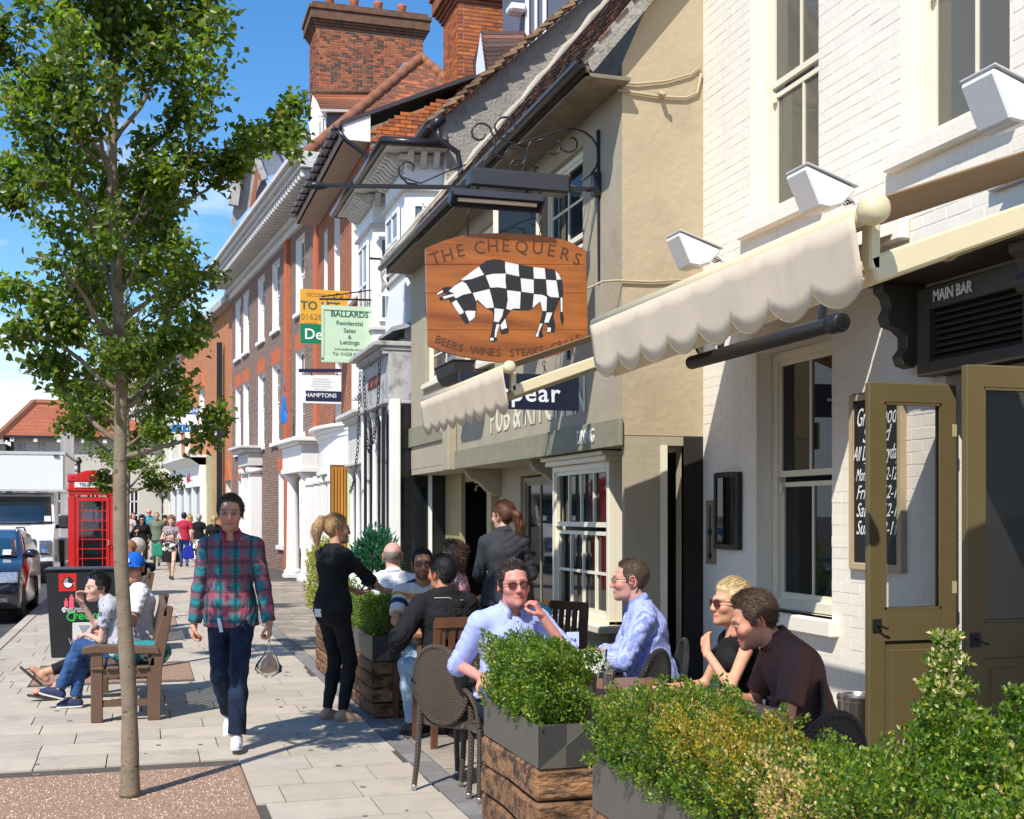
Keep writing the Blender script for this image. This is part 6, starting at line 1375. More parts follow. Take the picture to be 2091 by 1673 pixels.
# ------------------------------------------------------------------ furniture
def wickmat(nm, c, c2, s1=(70, 70, 110)):
    m = bpy.data.materials.new(nm); m.use_nodes = True; t = m.node_tree; N = t.nodes; K = t.links.new; b = N['Principled BSDF']; b.inputs['Roughness'].default_value = .42
    a = N.new('ShaderNodeAttribute'); a.attribute_name = 'pc'; sp = N.new('ShaderNodeSeparateXYZ'); K(a.outputs['Vector'], sp.inputs[0])
    def m_(op, x, y=None):
        n = N.new('ShaderNodeMath'); n.operation = op
        for i, v in enumerate((x, y)):
            if v is None: continue
            if isinstance(v, (int, float)): n.inputs[i].default_value = v
            else: K(v, n.inputs[i])
        return n.outputs[0]
    u = m_('MULTIPLY', sp.outputs[0], 1/.011); v = m_('MULTIPLY', sp.outputs[1], 1/.011)
    ck = m_('MODULO', m_('ADD', m_('ABSOLUTE', m_('FLOOR', u)), m_('ABSOLUTE', m_('FLOOR', v))), 2.0)
    fu = m_('ABSOLUTE', m_('SINE', m_('MULTIPLY', u, math.pi))); fv = m_('ABSOLUTE', m_('SINE', m_('MULTIPLY', v, math.pi)))
    hgt = m_('ADD', m_('MULTIPLY', fu, ck), m_('MULTIPLY', fv, m_('SUBTRACT', 1.0, ck)))
    bp = N.new('ShaderNodeBump'); bp.inputs['Distance'].default_value = .006; bp.inputs['Strength'].default_value = 1; K(hgt, bp.inputs['Height']); K(bp.outputs[0], b.inputs['Normal'])
    mx = N.new('ShaderNodeMix'); mx.data_type = 'RGBA'; K(hgt, mx.inputs[0]); mx.inputs[6].default_value = (*c2, 1); mx.inputs[7].default_value = (*c, 1); K(mx.outputs[2], b.inputs['Base Color']); return m
wickB = wickmat('wicker_brown', (.115, .085, .062), (.018, .013, .010)); wickK = wickmat('wicker_black', (.035, .033, .036), (.006, .006, .006))
def wtube(pts, r, n=9):
    pts = np.array([tuple(p) for p in pts], float); m = MB().tube([tuple(p) for p in pts], r, n, cap=False); L = np.concatenate([[0], np.cumsum(np.linalg.norm(np.diff(pts, axis=0), axis=1))])
    rr = r if not isinstance(r, list) else r[0]
    pc = np.array([(2*math.pi*rr*k/n, L[i], 0) for i in range(len(pts)) for k in range(n)]); return np.array(m.v), np.array(m.f), pc
def wicker_chair(loc, rz, wm_, label, group='oval backed wicker chairs', metal=True):
    """faces local +Y"""
    o = empty('wicker_chair', loc, rz, label, 'chair', group)
    def put(nm, parts):
        V, F, Pc = [], [], []; b = 0
        for v, f, p in parts: V.append(v); F.append(f+b); Pc.append(p); b += len(v)
        return npmesh(nm, np.concatenate(V), np.concatenate(F), wm_, o, True, attrs={'pc': np.concatenate(Pc)})
    # back: dished oval woven panel with a thick rim
    n1, n2 = 24, 8; V, F, Pc = [], [], []; cz, ty = .645, -.24
    for side in (0, 1):
        b = len(V)
        for j in range(n2+1):
            for i in range(n1):
                a = 2*math.pi*i/n1; q = j/n2; x, z = .185*q*math.cos(a), .225*q*math.sin(a); y = ty-.018*(1-q*q)*1.2-.14*(z+.1)+(.010 if side else -.010)-.10*(x*x)*-2.0
                V.append((x, y, cz+z)); Pc.append((x*1.1, z*1.1, 0))
        for j in range(n2):
            for i in range(n1):
                f = (b+j*n1+i, b+j*n1+(i+1) % n1, b+(j+1)*n1+(i+1) % n1, b+(j+1)*n1+i); F.append(f if side else f[::-1])
    put('backrest', [(np.array(V), np.array(F), np.array(Pc))])
    ring = [(.190*math.cos(a), ty-.14*(.230*math.sin(a)+.1)+.2*(.19*math.cos(a))**2, cz+.230*math.sin(a)) for a in np.linspace(0, 2*math.pi, 33)]
    put('back_rim', [wtube(ring, .017)])
    # seat pad
    V, F, Pc = [], [], []
    for k, (z, s_) in enumerate(((.385, .96), (.395, 1.0), (.435, 1.0), (.448, .965), (.450, .0))):
        for i in range(24):
            a = 2*math.pi*i/24; c, d = math.cos(a), math.sin(a); e_ = 3.2; x = .235*s_*(abs(c)**(2/e_))*(1 if c > 0 else -1); y = .225*s_*(abs(d)**(2/e_))*(1 if d > 0 else -1); V.append((x, y+.01, z)); Pc.append((x+z*(k < 3), y+z*(k < 3)*1.3, 0))
    for k in range(4):
        for i in range(24): F.append((k*24+i, k*24+(i+1) % 24, (k+1)*24+(i+1) % 24, (k+1)*24+i))
    put('seat', [(np.array(V), np.array(F), np.array(Pc))])
    for sx_ in (-1, 1):
        put('leg', [wtube([(sx_*.20, .19, .42), (sx_*.205, .20, .2), (sx_*.21, .215, .03)], [.019, .018, .016])])
        put('leg', [wtube([(sx_*.155, ty-.0, .60), (sx_*.185, -.20, .50), (sx_*.19, -.20, .42), (sx_*.195, -.215, .2), (sx_*.20, -.24, .03)], [.017, .019, .019, .018, .016])])
        put('armrest', [wtube([(sx_*.185, ty-.03, .66), (sx_*.255, -.12, .655), (sx_*.27, .05, .645), (sx_*.255, .16, .62), (sx_*.225, .19, .55), (sx_*.205, .19, .43)], .015)])
        for yy, xx in ((.216, .21), (-.243, .20)): MB().lathe([(.017, .0), (.018, .03), (.017, .034)], 10, Matrix.Translation((sx_*xx, yy, 0))).build('foot_cap', MT('brushed_steel', (.55, .55, .55), metal=.9, rough=.3, var=.05), o, True)
    return o
ch1 = wicker_chair((1.87, 7.18, 0), R(-50), wickB, 'empty brown wicker chair with oval back beside the hedge trough')
woodb = mat('red_brown_bench_wood', (.13, .055, .028), rough=.5, var=.22, vs=6, stretch=(1, 1, .4), bump=.2, bs=60, rnd=.08)
benchm = mat('brown_bench_plastic', (.125, .072, .045), rough=.5, var=.08, vs=5, bump=.15, bs=80)
tabm = mat('table_wood', (.20, .105, .055), rough=.45, var=.3, vs=5, stretch=(1, 6, 1), rnd=.15, bump=.2)
def slat_chair(loc, rz, label):
    o = empty('wooden_chair', loc, rz, label, 'chair', 'slatted wooden chairs at the outdoor tables')
    for sx_ in (-1, 1):
        MB().bar((sx_*.22, -.20, 0), (sx_*.22, -.27, .90), .045, .03).build('leg', woodb, o); MB().bar((sx_*.22, .20, 0), (sx_*.22, .20, .44), .045, .04).build('leg', woodb, o)
    for i in range(5): MB().box(-.235, -.20+.088*i, .43, .235, -.125+.088*i, .45).build('seat_slat', woodb, o, bevel=.004)
    MB().bar((-.235, -.272, .89), (.235, -.272, .89), .03, .07).build('top_rail', woodb, o); MB().bar((-.235, -.23, .50), (.235, -.23, .50), .03, .05).build('lower_rail', woodb, o)
    for i in range(6): MB().bar((-.18+.072*i, -.233, .51), (-.18+.072*i, -.268, .86), .045, .015).build('back_slat', woodb, o)
    return o
def bench(x, y, L, label):
    """faces -X; near end at y"""
    o = empty('park_bench', (x, y, 0), 0, label, 'bench', 'brown slatted benches along the pavement')
    for k, yy in enumerate((0, L-.075)):
        MB().box(-.03, yy, 0, .06, yy+.075, .56).build('leg', benchm, o, bevel=.006)
        MB().prism([(.42, 0), (.52, 0), (.53, .40), (.62, .90), (.56, .92), (.50, .72), (.42, .40)], yy, yy+.075, lambda a, b, t: (a-.02, t, b)).build('leg', benchm, o, bevel=.006)
        MB().prism([(-.10, .545), (-.09, .60), (.0, .62), (.48, .59), (.50, .53), (0, .55)], yy-.02, yy+.085, lambda a, b, t: (a, t, b)).build('armrest', benchm, o, bevel=.008)
        MB().box(.0, yy+.01, .35, .44, yy+.065, .42).box(.0, yy+.015, .12, .44, yy+.06, .17).build('end_rail', benchm, o)
    for i in range(4): MB().box(-.03+.115*i, -.02, .415+.0, .07+.115*i, L+.02, .44).build('seat_slat', benchm, o, bevel=.008)
    for i in range(int(L/.095)-1): MB().bar((.44, .13+.095*i, .45), (.52, .13+.095*i, .86), .018, .06).build('back_slat', benchm, o)
    MB().bar((.53, 0, .87), (.53, L, .87), .04, .08).build('top_rail', benchm, o, bevel=.004); MB().bar((.43, 0, .47), (.43, L, .47), .04, .06).build('lower_rail', benchm, o)
    return o
bench(-.36, 10.2, 1.75, 'near brown bench seen end on behind the slim tree trunk')
bench(-.45, 16.2, 1.7, 'further brown bench with two men beyond the recycling bin')
def table(x0, x1, y0, y1, label):
    o = empty('outdoor_table', ((x0+x1)/2, (y0+y1)/2, 0), 0, label, 'table', 'wooden outdoor tables'); a, b = (x1-x0)/2, (y1-y0)/2; n = 6
    for i in range(n): MB().box(-a, -b+2*b*i/n+.004, .715, a, -b+2*b*(i+1)/n-.004, .74).build('tabletop_slat', tabm, o, bevel=.003)
    MB().box(-a+.05, -b+.05, .66, a-.05, b-.05, .714).build('apron', tabm, o)
    for sx_ in (-1, 1):
        for sy_ in (-1, 1): MB().box(sx_*(a-.07)-.025, sy_*(b-.07)-.025, 0, sx_*(a-.07)+.025, sy_*(b-.07)+.025, .66).build('leg', tabm, o)
    return o
table(2.02, 2.72, 5.25, 6.35, 'wooden table with white flowers and drinks behind the small hedge')
table(1.95, 2.75, 9.02, 9.62, 'wooden table between the man in stripes and the man in the black hoodie')
slat_chair((2.16, 8.62, 0), R(6), 'slatted wooden chair under the man in the black hoodie')
slat_chair((2.18, 9.95, 0), R(180), 'wooden chair under the man in the striped top')
slat_chair((2.15, 11.0, 0), R(10), 'wooden chair under the bald man in white')
slat_chair((2.60, 10.55, 0), R(70), 'wooden chair under the woman in the pink top')
wicker_chair((2.05, 6.95, 0), R(180), wickB, 'brown wicker chair under the man in the plain blue shirt')
wicker_chair((2.62, 6.62, 0), R(40), wickK, 'black wicker chair, back to us, in front of the man in the striped shirt')
wicker_chair((2.92, 6.98, 0), R(75), wickK, 'black wicker chair under the man in the striped shirt')
wicker_chair((2.95, 5.85, 0), R(70), wickK, 'black wicker chair under the blonde woman')
wicker_chair((2.74, 5.12, 0), R(76), wickB, 'brown wicker chair under the man in the brown polo shirt')
wicker_chair((2.50, 4.45, 0), R(14), wickK, 'black wicker chair with curved back just behind the long hedge')
# ------------------------------------------------------------------ things on the near table
TZ = .742
def tp(u, v): return PZ(u, v, TZ)
gl = glassmat('glass_ware', (.5, .5, .5), .02, .12)
def glass_at(p, r0, r1, h_, label, name='glass', liquid=None, lc=None, stem=False, cat='glass'):
    o = empty(name, p, 0, label, cat)
    if stem: MB().lathe([(.032, 0), (.03, .003), (.004, .008), (.004, .07), (.02, .09), (.036, .12), (.038, .15), (.030, .19), (.028, .19), (.036, .15), (.034, .122), (.0001, .09)], 16).build('bowl', gl, o, True)
    else: MB().lathe([(.0001, 0), (r0, 0), (r1, h_), (r1-.002, h_), (r0-.003, .006), (.0001, .006)], 18).build('tumbler', gl, o, True, auto=40)
    if liquid: MB().lathe([(.0001, .007), (r0-.004, .007), (r0-.004+(r1-r0)*liquid*.95, h_*liquid), (.0001, h_*liquid)], 16).build('drink', MT('drink_'+name+str(int(lc[0]*100)), lc, rough=.2), o, True, auto=40)
    return o
glass_at(tuple(tp(1243, 1400)), .030, .034, .085, 'tumbler of amber drink with foam by the white flowers', 'drink_tumbler', .75, (.22, .07, .012))
glass_at(tuple(tp(1228, 1372)), .03, .036, .13, 'empty clear tall glass behind the amber drink', 'tall_glass')
glass_at(tuple(tp(1135, 1360)), .030, .040, .17, 'tall clear pint glass at the left of the table', 'pint_glass')
glass_at((2.25, 9.3, TZ), .03, .03, .1, 'wine glass on the far table', 'wine_glass', stem=True)
glass_at((2.12, 9.2, TZ), .03, .035, .12, 'clear tumbler on the far table', 'tumbler_glass')
def flowerpot(p, label, white_=True, s=1.0, seed=2, pr=.06):
    o = empty('flower_pot', p, 0, label, 'flower pot'); MB().lathe([(.0001, 0), (pr*.8, 0), (pr, .11), (pr*1.05, .115), (pr*.95, .115), (pr*.9, .10), (.0001, .10)], 18).build('pot', MT('slate_pot', (.10, .10, .105), rough=.5), o, True, auto=40)
    rg = np.random.RandomState(seed); n = 1400; v = rg.normal(size=(n, 3)); v /= np.linalg.norm(v, axis=1, keepdims=True); v[:, 2] = np.abs(v[:, 2])*.9-.15; P = v*np.array((.115, .115, .085))*s*rg.uniform(.6, 1, (n, 1))+np.array((0, 0, .15))
    leaves('foliage', P, v+rg.normal(size=(n, 3))*.5, v+rg.normal(size=(n, 3))*.4+np.array((0, 0, .4)), .022, .012, np.array((.05, .12, .02))*rg.uniform(.5, 1.8, (n, 1)), o)
    if white_:
        mb = MB(); k = 0
        for i in range(85):
            d = rg.normal(size=3); d /= np.linalg.norm(d); d[2] = abs(d[2])*.95-.2; c = d*np.array((.122, .122, .098))*s+np.array((0, 0, .155)); t1 = unit(np.cross(d, (0.3, .1, 1))); t2 = np.cross(d, t1)
            for a in range(5):
                an_ = a*1.2566+i; e1 = t1*math.cos(an_)+t2*math.sin(an_); e2 = np.cross(d, e1); mb.add([tuple(c), tuple(c+e1*.010+e2*.006+d*.003), tuple(c+e1*.017+d*.001), tuple(c+e1*.010-e2*.006+d*.003)], [(0, 1, 2, 3)])
        mb.build('blossom', MT('white_petal', (.80, .80, .74), rough=.6), o, kind='stuff')
    return o
pf = tp(1196, 1420); flowerpot(tuple(pf), 'white trailing flowers in a dark pot on the near table')
flowerpot((2.10, 9.35, TZ), 'small round leafy plant in a dark pot on the far table', False, .8, 5)
cd = empty('condiment_stand', tuple(tp(1165, 1375)), 0, 'dark condiment stand holding red sauce and a numbered card', 'condiment stand')
MB().box(-.07, -.05, 0, .07, .05, .012).box(-.07, -.05, .012, -.064, .05, .06).box(.064, -.05, .012, .07, .05, .06).build('tray', MT('black_plastic', (.02, .02, .02)), cd)
MB().lathe([(.025, .012), (.025, .09), (.012, .12), (.012, .14), (.0001, .14)], 14, Matrix.Translation((-.035, 0, 0))).build('sauce_bottle', MT('ketchup', (.20, .012, .010), rough=.25), cd, True, auto=50); MB().lathe([(.014, .14), (.014, .165), (.0001, .165)], 12, Matrix.Translation((-.035, 0, 0))).build('cap', MT('black_plastic', (.02, .02, .02)), cd)
MB().lathe([(.02, .012), (.022, .06), (.015, .085), (.0001, .09)], 12, Matrix.Translation((.03, .01, 0))).build('salt_shaker', gl, cd, True)
MB().box(-.008, -.02, .012, .0, .02, .13).bar((.0, 0, .10), (.02, 0, .17), .006).bar((.03, 0, .10), (.01, 0, .17), .006).build('card_clip', MT('navy_clip', (.02, .025, .06)), cd)
MB().box(-.025, -.002, .15, .05, .001, .235).build('number_card', MT('pale_card', (.60, .66, .80), var=.02), cd); text('504', .036, face_M((.008, -.0035, .187), (1, 0, 0), (0, 0, 1)), MT('blue_ink', (.05, .09, .25)), cd, ext=.0006)
mn = MB(); q = tp(1150, 1428); 
o = MB().box(-.055, -.003, 0, .055, .003, .16).build('menu_card', MT('pale_card', (.60, .66, .80)), None); o.location = tp(1154, 1420); o.rotation_euler = (.12, 0, R(70)); tag(o, 'white menu card standing between the small hedge and the flowers', 'menu')
o = MB().box(-.02, -.09, 0, .0, .09, .006).bar((-.06, -.05, .004), (-.03, .08, .004), .012, .003).build('cutlery', MT('brushed_steel', (.55, .55, .55)), None); o.location = tp(1205, 1440); tag(o, 'steel cutlery lying on the near table edge', 'cutlery')
# ------------------------------------------------------------------ waste bin, menu case, plaque, chalkboard
wb = empty('waste_bin', (4.22, 6.62, 0), 0, 'brushed steel waste bin against the white wall left of the open door', 'bin')
MB().lathe([(.118, 0), (.118, .03), (.115, .032), (.115, .50), (.12, .505), (.12, .53), (.105, .545), (.09, .54), (.085, .53), (.0001, .53)], 28).build('bin_body', mat('brushed_bin', (.60, .58, .55), metal=1, rough=.28, var=.06, vs=4, stretch=(30, 30, .6), bump=.15, bs=3), wb, True, auto=40)
M0 = Matrix.Rotation(R(60), 4, 'Z'); mb = MB(); mb.prism([(.045*math.cos(a), .38+.06*math.sin(a)) for a in np.linspace(0, 2*math.pi, 18)[:-1]], .1135, .1165, lambda a, b, t: tuple(Matrix.Rotation(R(200), 3, 'Z') @ Vector((t if abs(a) < 9 else 0, a, b)))); mb.build('opening', MT('black_plastic', (.02, .02, .02)), wb)
mc = empty('menu_case', (4.5, 0, 0), R(90), 'black framed glass menu case on the white wall beside the doorway', 'menu case'); s0, s1 = A.s_at(1517), A.s_at(1468); z0_, z1_ = A.at(1500, 1122)[1], A.at(1500, 965)[1]
mb = MB()
for q in ((s0, s0+.04, z0_, z1_), (s1-.04, s1, z0_, z1_), (s0+.04, s1-.04, z0_, z0_+.04), (s0+.04, s1-.04, z1_-.04, z1_)): mb.box(q[0], .003, q[2], q[1], .05, q[3])
mb.build('case_frame', blk, mc, bevel=.004); MB().box(s0+.045, .01, z0_+.045, s1-.045, .030, z1_-.045).build('menu_paper', MT('menu_paper', (.78, .75, .74), var=.05), mc)
mb = MB(); 
for i in range(22): yy_ = z1_-.09-i*.021; mb.box(s0+.07+.01*(i % 3), .031, yy_, s1-.08-.02*(i % 4), .032, yy_+.006)
mb.build('menu_print', MT('grey_print', (.30, .28, .32)), mc); MB().box(s0+.04, .040, z0_+.04, s1-.04, .042, z1_-.04).build('pane', glassc, mc)
pq = empty('wall_plaque', (4.5, 0, 0), R(90), 'narrow wooden plaque with dark emblem left of the menu case', 'plaque'); s0, s1 = A.s_at(1464), A.s_at(1446); z0_, z1_ = A.at(1455, 1152)[1], A.at(1455, 1022)[1]
MB().box(s0, .003, z0_, s1, .02, z1_).build('board', MT('pale_oak', (.30, .22, .13)), pq); sc = (s0+s1)/2
mb = MB(); mb.box(sc-.008, .02, z0_+.04, sc+.008, .026, z1_-.04); mb.lathe([(.03, 0), (.03, .006)], 16, Matrix.Translation((sc, .02, (z0_+z1_)/2)) @ Matrix.Rotation(-math.pi/2, 4, 'X')).lathe([(.028, 0), (.028, .006)], 16, Matrix.Translation((sc, .02, z0_+.07)) @ Matrix.Rotation(-math.pi/2, 4, 'X')); mb.build('emblem', MT('emblem_navy', (.03, .04, .08)), pq)
cbk = empty('chalkboard', (4.5, 0, 0), R(90), 'tall chalkboard with white lettering on the white wall behind the open door', 'chalkboard'); s0, s1 = A.s_at(1838, .05), A.s_at(1731, .05); z1_ = A.at(1785, 800, .05)[1]; z0_ = z1_-1.21
z1_ = A.at(1731, 808, .05)[1]; z0_ = A.at(1731, 1162, .05)[1]
MB().box(s0+.03, .004, z0_+.03, s1-.03, .03, z1_-.03).build('slate', MT('blackboard', (.012, .012, .014), rough=.6), cbk); mb = MB()
for q in ((s0, s0+.045, z0_, z1_), (s1-.045, s1, z0_, z1_), (s0+.045, s1-.045, z0_, z0_+.045), (s0+.045, s1-.045, z1_-.045, z1_)): mb.box(q[0], .004, q[2], q[1], .045, q[3])
mb.build('board_frame', MT('tan_gloss', (.46, .36, .22), rough=.5), cbk, bevel=.004); chk = MT('chalk_white', (.78, .78, .76), var=.05); sm_ = (s0+s1)/2; hB = z1_-z0_
for tx, fz, sz_, al, xx in (('Great Food', .86, .17, 'CENTER', sm_), ('Served', .76, .15, 'CENTER', sm_), ('All Day Everyday', .655, .135, 'CENTER', sm_), ('Mon-Thurs 12-12', .535, .115, 'CENTER', sm_), ('Fri.', .435, .13, 'LEFT', s1-.07), ('12-1', .435, .12, 'RIGHT', s0+.06), ('Sat.', .335, .13, 'LEFT', s1-.07), ('12-1', .335, .12, 'RIGHT', s0+.06), ('Sun.', .235, .13, 'LEFT', s1-.07), ('12-11', .235, .12, 'RIGHT', s0+.06)):
    text(tx, sz_, face_M((xx, .032, z0_+hB*fz), (-1, 0, 0), (0, 0, 1)), chk, cbk, shear=.45, sx=.55 if len(tx) > 9 else .72, ext=.0008, align=al)
MB().box(sm_-.13, .0305, z0_+hB*.60, sm_+.13, .032, z0_+hB*.60+.005).build('rule_line', chk, cbk)
# ------------------------------------------------------------------ flood lights above the awnings
def flood(y, label, x1=4.5, z=3.74):
    o = empty('flood_light', (x1, y, z), 0, label, 'lamp', 'white trough lights over the awnings'); o.scale = (.9, .9, .9); w_ = .14
    pr = [(-.53, .14), (-.50, .155), (-.22, .09), (-.19, .055), (-.30, -.10), (-.36, -.115), (-.46, -.06), (-.53, .12)]
    pr = [(-.56, .10), (-.54, .12), (-.16, -.01), (-.17, -.04), (-.26, -.13), (-.36, -.165), (-.44, -.155)]
    MB().prism(pr, -w_, w_, lambda a, b, t: (a, t, b)).build('hood', MT('white_enamel', (.76, .76, .75), rough=.35, var=.05, vs=8, dark=((.5, .48, .42), 9, .6, .8)), o, bevel=.012)
    MB().prism([(-.555, .128), (-.14, -.004), (-.135, .008), (-.55, .142)], -w_-.012, w_+.012, lambda a, b, t: (a, t, b)).build('lid', MT('pale_trim', (.5, .5, .5)), o, bevel=.003); MB().prism([(-.425, -.150), (-.26, -.125), (-.25, -.135), (-.42, -.160)], -w_+.03, w_-.03, lambda a, b, t: (a, t, b)).build('lens', MT('lamp_glass', (.5, .5, .48), rough=.1), o)
    MB().tube([(-.18, 0, -.04), (-.08, 0, -.075), (0, 0, -.08)], .018, 8).box(-.012, -.05, -.13, -.001, .05, -.02).build('arm', MT('white_enamel', (.80, .80, .80)), o)
    mb = MB(); 
    for i in range(3): mb.tube([(-.20, -.03+.03*i, -.05), (-.14, -.05+.04*i, -.09), (-.05, .02, -.06), (-.01, .03, -.10)], .005, 5)
    mb.build('flex', blk, o); return o
flood(5.20, 'rightmost white trough light, by the upper right window'); flood(6.97, 'middle white trough light, above the ball end of the big awning'); flood(8.87, 'leftmost white trough light, beside the tan end wall')
# ------------------------------------------------------------------ awnings
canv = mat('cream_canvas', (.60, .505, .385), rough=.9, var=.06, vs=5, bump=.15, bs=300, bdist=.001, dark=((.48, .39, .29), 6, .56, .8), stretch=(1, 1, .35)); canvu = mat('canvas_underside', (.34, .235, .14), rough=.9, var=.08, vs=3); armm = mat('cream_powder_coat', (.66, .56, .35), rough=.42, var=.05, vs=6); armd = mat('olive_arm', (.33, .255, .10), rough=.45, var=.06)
def awning(y0, y1, label, sc=11, xb=2.0, zb=2.52, drop=.165):
    o = empty('awning', (0, 0, 0), 0, label, 'awning', 'cream scalloped awnings on the white wall'); xw, zw = 4.48, 3.40
    MB().tube([(xb, y0+.03, zb), (xb, y1, zb)], .026, 16).build('front_bar', armm, o, True)
    MB().lathe([(.0001, -.034), (.024, -.032), (.033, -.022), (.0365, -.008), (.0365, .008), (.032, .022), (.022, .031), (.0001, .033)], 20, Matrix.Translation((xb, y0, zb)) @ Matrix.Rotation(R(90), 4, 'X')).build('bar_end', armm, o, True)
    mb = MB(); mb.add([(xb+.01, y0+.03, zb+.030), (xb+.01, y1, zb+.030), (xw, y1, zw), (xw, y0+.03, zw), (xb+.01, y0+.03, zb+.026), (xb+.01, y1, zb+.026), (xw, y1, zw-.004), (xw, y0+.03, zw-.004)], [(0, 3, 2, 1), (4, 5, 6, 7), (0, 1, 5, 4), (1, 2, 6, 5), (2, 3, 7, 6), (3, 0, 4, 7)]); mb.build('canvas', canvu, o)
    L = y1-y0-.05; n = sc*8; V, F = [], []
    for i in range(n+1):
        t = i/n; y_ = y0+.04+L*t; ph__ = (t*sc) % 1; bot = drop+.050*abs(math.sin(math.pi*t*sc))**.75; wv = .003*math.sin(t*31+.6)+.004*math.sin(t*17)
        for k in range(5): q = k/4; V.append((xb-.027+.16*bot*q+wv*q, y_, zb-.005-bot*q))
    for i in range(n):
        for k in range(4): F.append((i*5+k, i*5+k+1, (i+1)*5+k+1, (i+1)*5+k))
    q = npmesh('valance', V, F, canv, o, False); m_ = q.modifiers.new('s', 'SOLIDIFY'); m_.thickness = .003
    q = MB().tube([(V[i*5+4][0], V[i*5+4][1], V[i*5+4][2]) for i in range(n+1)], .0035, 4).build('valance_piping', MT('grey_piping', (.42, .36, .30)), o)
    MB().box(xw-.06, y0-.05, zw-.07, 4.495, y1+.1, zw+.07).build('cassette', whitep, o, bevel=.01)
    for yy, dz in ((y1-.06, -.17), (y0+.08, -.125)):
        A0, A1 = Vector((xb+.04, yy, zb+dz)), Vector((xw-.03, yy, zw+dz-.03)); el_ = A0.lerp(A1, .52); MB().bar(A0, el_, .04, .062).build('arm', armm, o, bevel=.006); MB().bar(el_, A1, .045, .07).build('arm', armm if yy < y0+.5 else armd, o, bevel=.006)
        MB().sph(tuple(el_), .045, 10, 8).build('elbow_joint', armd, o, True); MB().box(xb+.03, yy-.02, zb+dz, xb+.06, yy+.02, zb-.01).build('arm_bracket', armm, o, bevel=.005)
        mb = MB() if True else MB().tube([tuple(A0+Vector((.2, .03, -.04))), tuple(el_+Vector((-.1, .03, -.08))), tuple(el_+Vector((.2, .02, -.03)))], .006, 5)
    return o
awning(2.47, 4.28, 'large cream scalloped awning nearest us with a round bar end', 8, 1.62, 2.355, .148); awning(6.51, 8.67, 'further cream scalloped awning below the bull sign', 9, 1.95, 2.465, .195)
ht = empty('infrared_heater', (0, 0, 0), 0, 'black tube heater slung under the near awning', 'heater'); p, q = PX(1412, 741, 3.3), PX(1722, 656, 3.3)
MB().tube([tuple(p), tuple(q)], .042, 14).build('heater_tube', MT('black_metal', (.025, .022, .02), rough=.35), ht, True, auto=40); d = (q-p).normalized(); MB().tube([tuple(q), tuple(q-d*.02), tuple(q-d*.10)], [.038, .052, .052], 14).build('end_cap', blk, ht, True); MB().box(3.0, 0, 0, 0, 0, 0) if False else None
MB().tube([tuple(p+Vector((0, -.1, .05))), tuple(p+Vector((-.1, -.2, .12))), tuple(p+Vector((-.3, -.1, .1)))], .008, 5).bar(q+Vector((0, .2, .04)), q+Vector((.05, .2, .35)), .03).bar(p+Vector((0, -.4, .04)), p+Vector((.05, -.4, .3)), .03).build('hanger', blk, ht)
# ------------------------------------------------------------------ the bull sign on its scrolled bracket
SY = 9.87; sgn = empty('bull_sign', tuple(PY(1030, 480, SY)), 0, 'varnished timber pub sign with a black and white chequered bull', 'sign'); so_ = Vector(sgn.location)
def sp_(x, y, off=0): v = PY(860+x/5.974, 470+y/5.974, SY); return tuple(Vector((v.x, SY-off, v.z))-so_)
timb = mat('varnished_orange_timber', (.37, .115, .022), rough=.35, var=.28, vs=1.8, stretch=(.35, 1, 3.6), bump=.1, bs=20, coat=.3, dark=((.22, .060, .014), 1.6, .46, .62))
ol_ = [(40, 235), (130, 195), (280, 135), (480, 80), (700, 55), (950, 47), (1200, 55), (1420, 72), (1600, 102), (1800, 155), (1995, 262)]
lowr = [(2018, 1250), (2018, 1340), (1800, 1470), (1500, 1570), (1200, 1618), (950, 1620), (720, 1595), (480, 1545), (250, 1490), (72, 1420)]
def yline(x, yl): return yl
bl = [-1e9, 430, 780, 1228, 1e9]
def clip(poly, ya, yb):
    def cut(pl, y, keep_gt):
        r = []
        for i in range(len(pl)):
            a, b = pl[i-1], pl[i]; ia = (a[1] > y) == keep_gt; ib = (b[1] > y) == keep_gt
            if ia != ib: t = (y-a[1])/(b[1]-a[1]); r.append((a[0]+(b[0]-a[0])*t, y))
            if ib: r.append(b)
        return r
    poly = cut(poly, ya, True) if ya > -1e8 else poly; return cut(poly, yb, False) if yb < 1e8 else poly
for a, b in zip(bl, bl[1:]):
    pl = clip(ol_+lowr, a+1.5, b-1.5); MB().prism(pl, 0, .035, lambda x, y, t: sp_(x, y, .035-t)).build('plank', timb, sgn, bevel=.003)
MB().box(*sp_(500, 300, -.01), *sp_(620, 1400, -.035)).box(*sp_(1450, 300, -.01), *sp_(1570, 1400, -.035)).build('batten', timb, sgn)
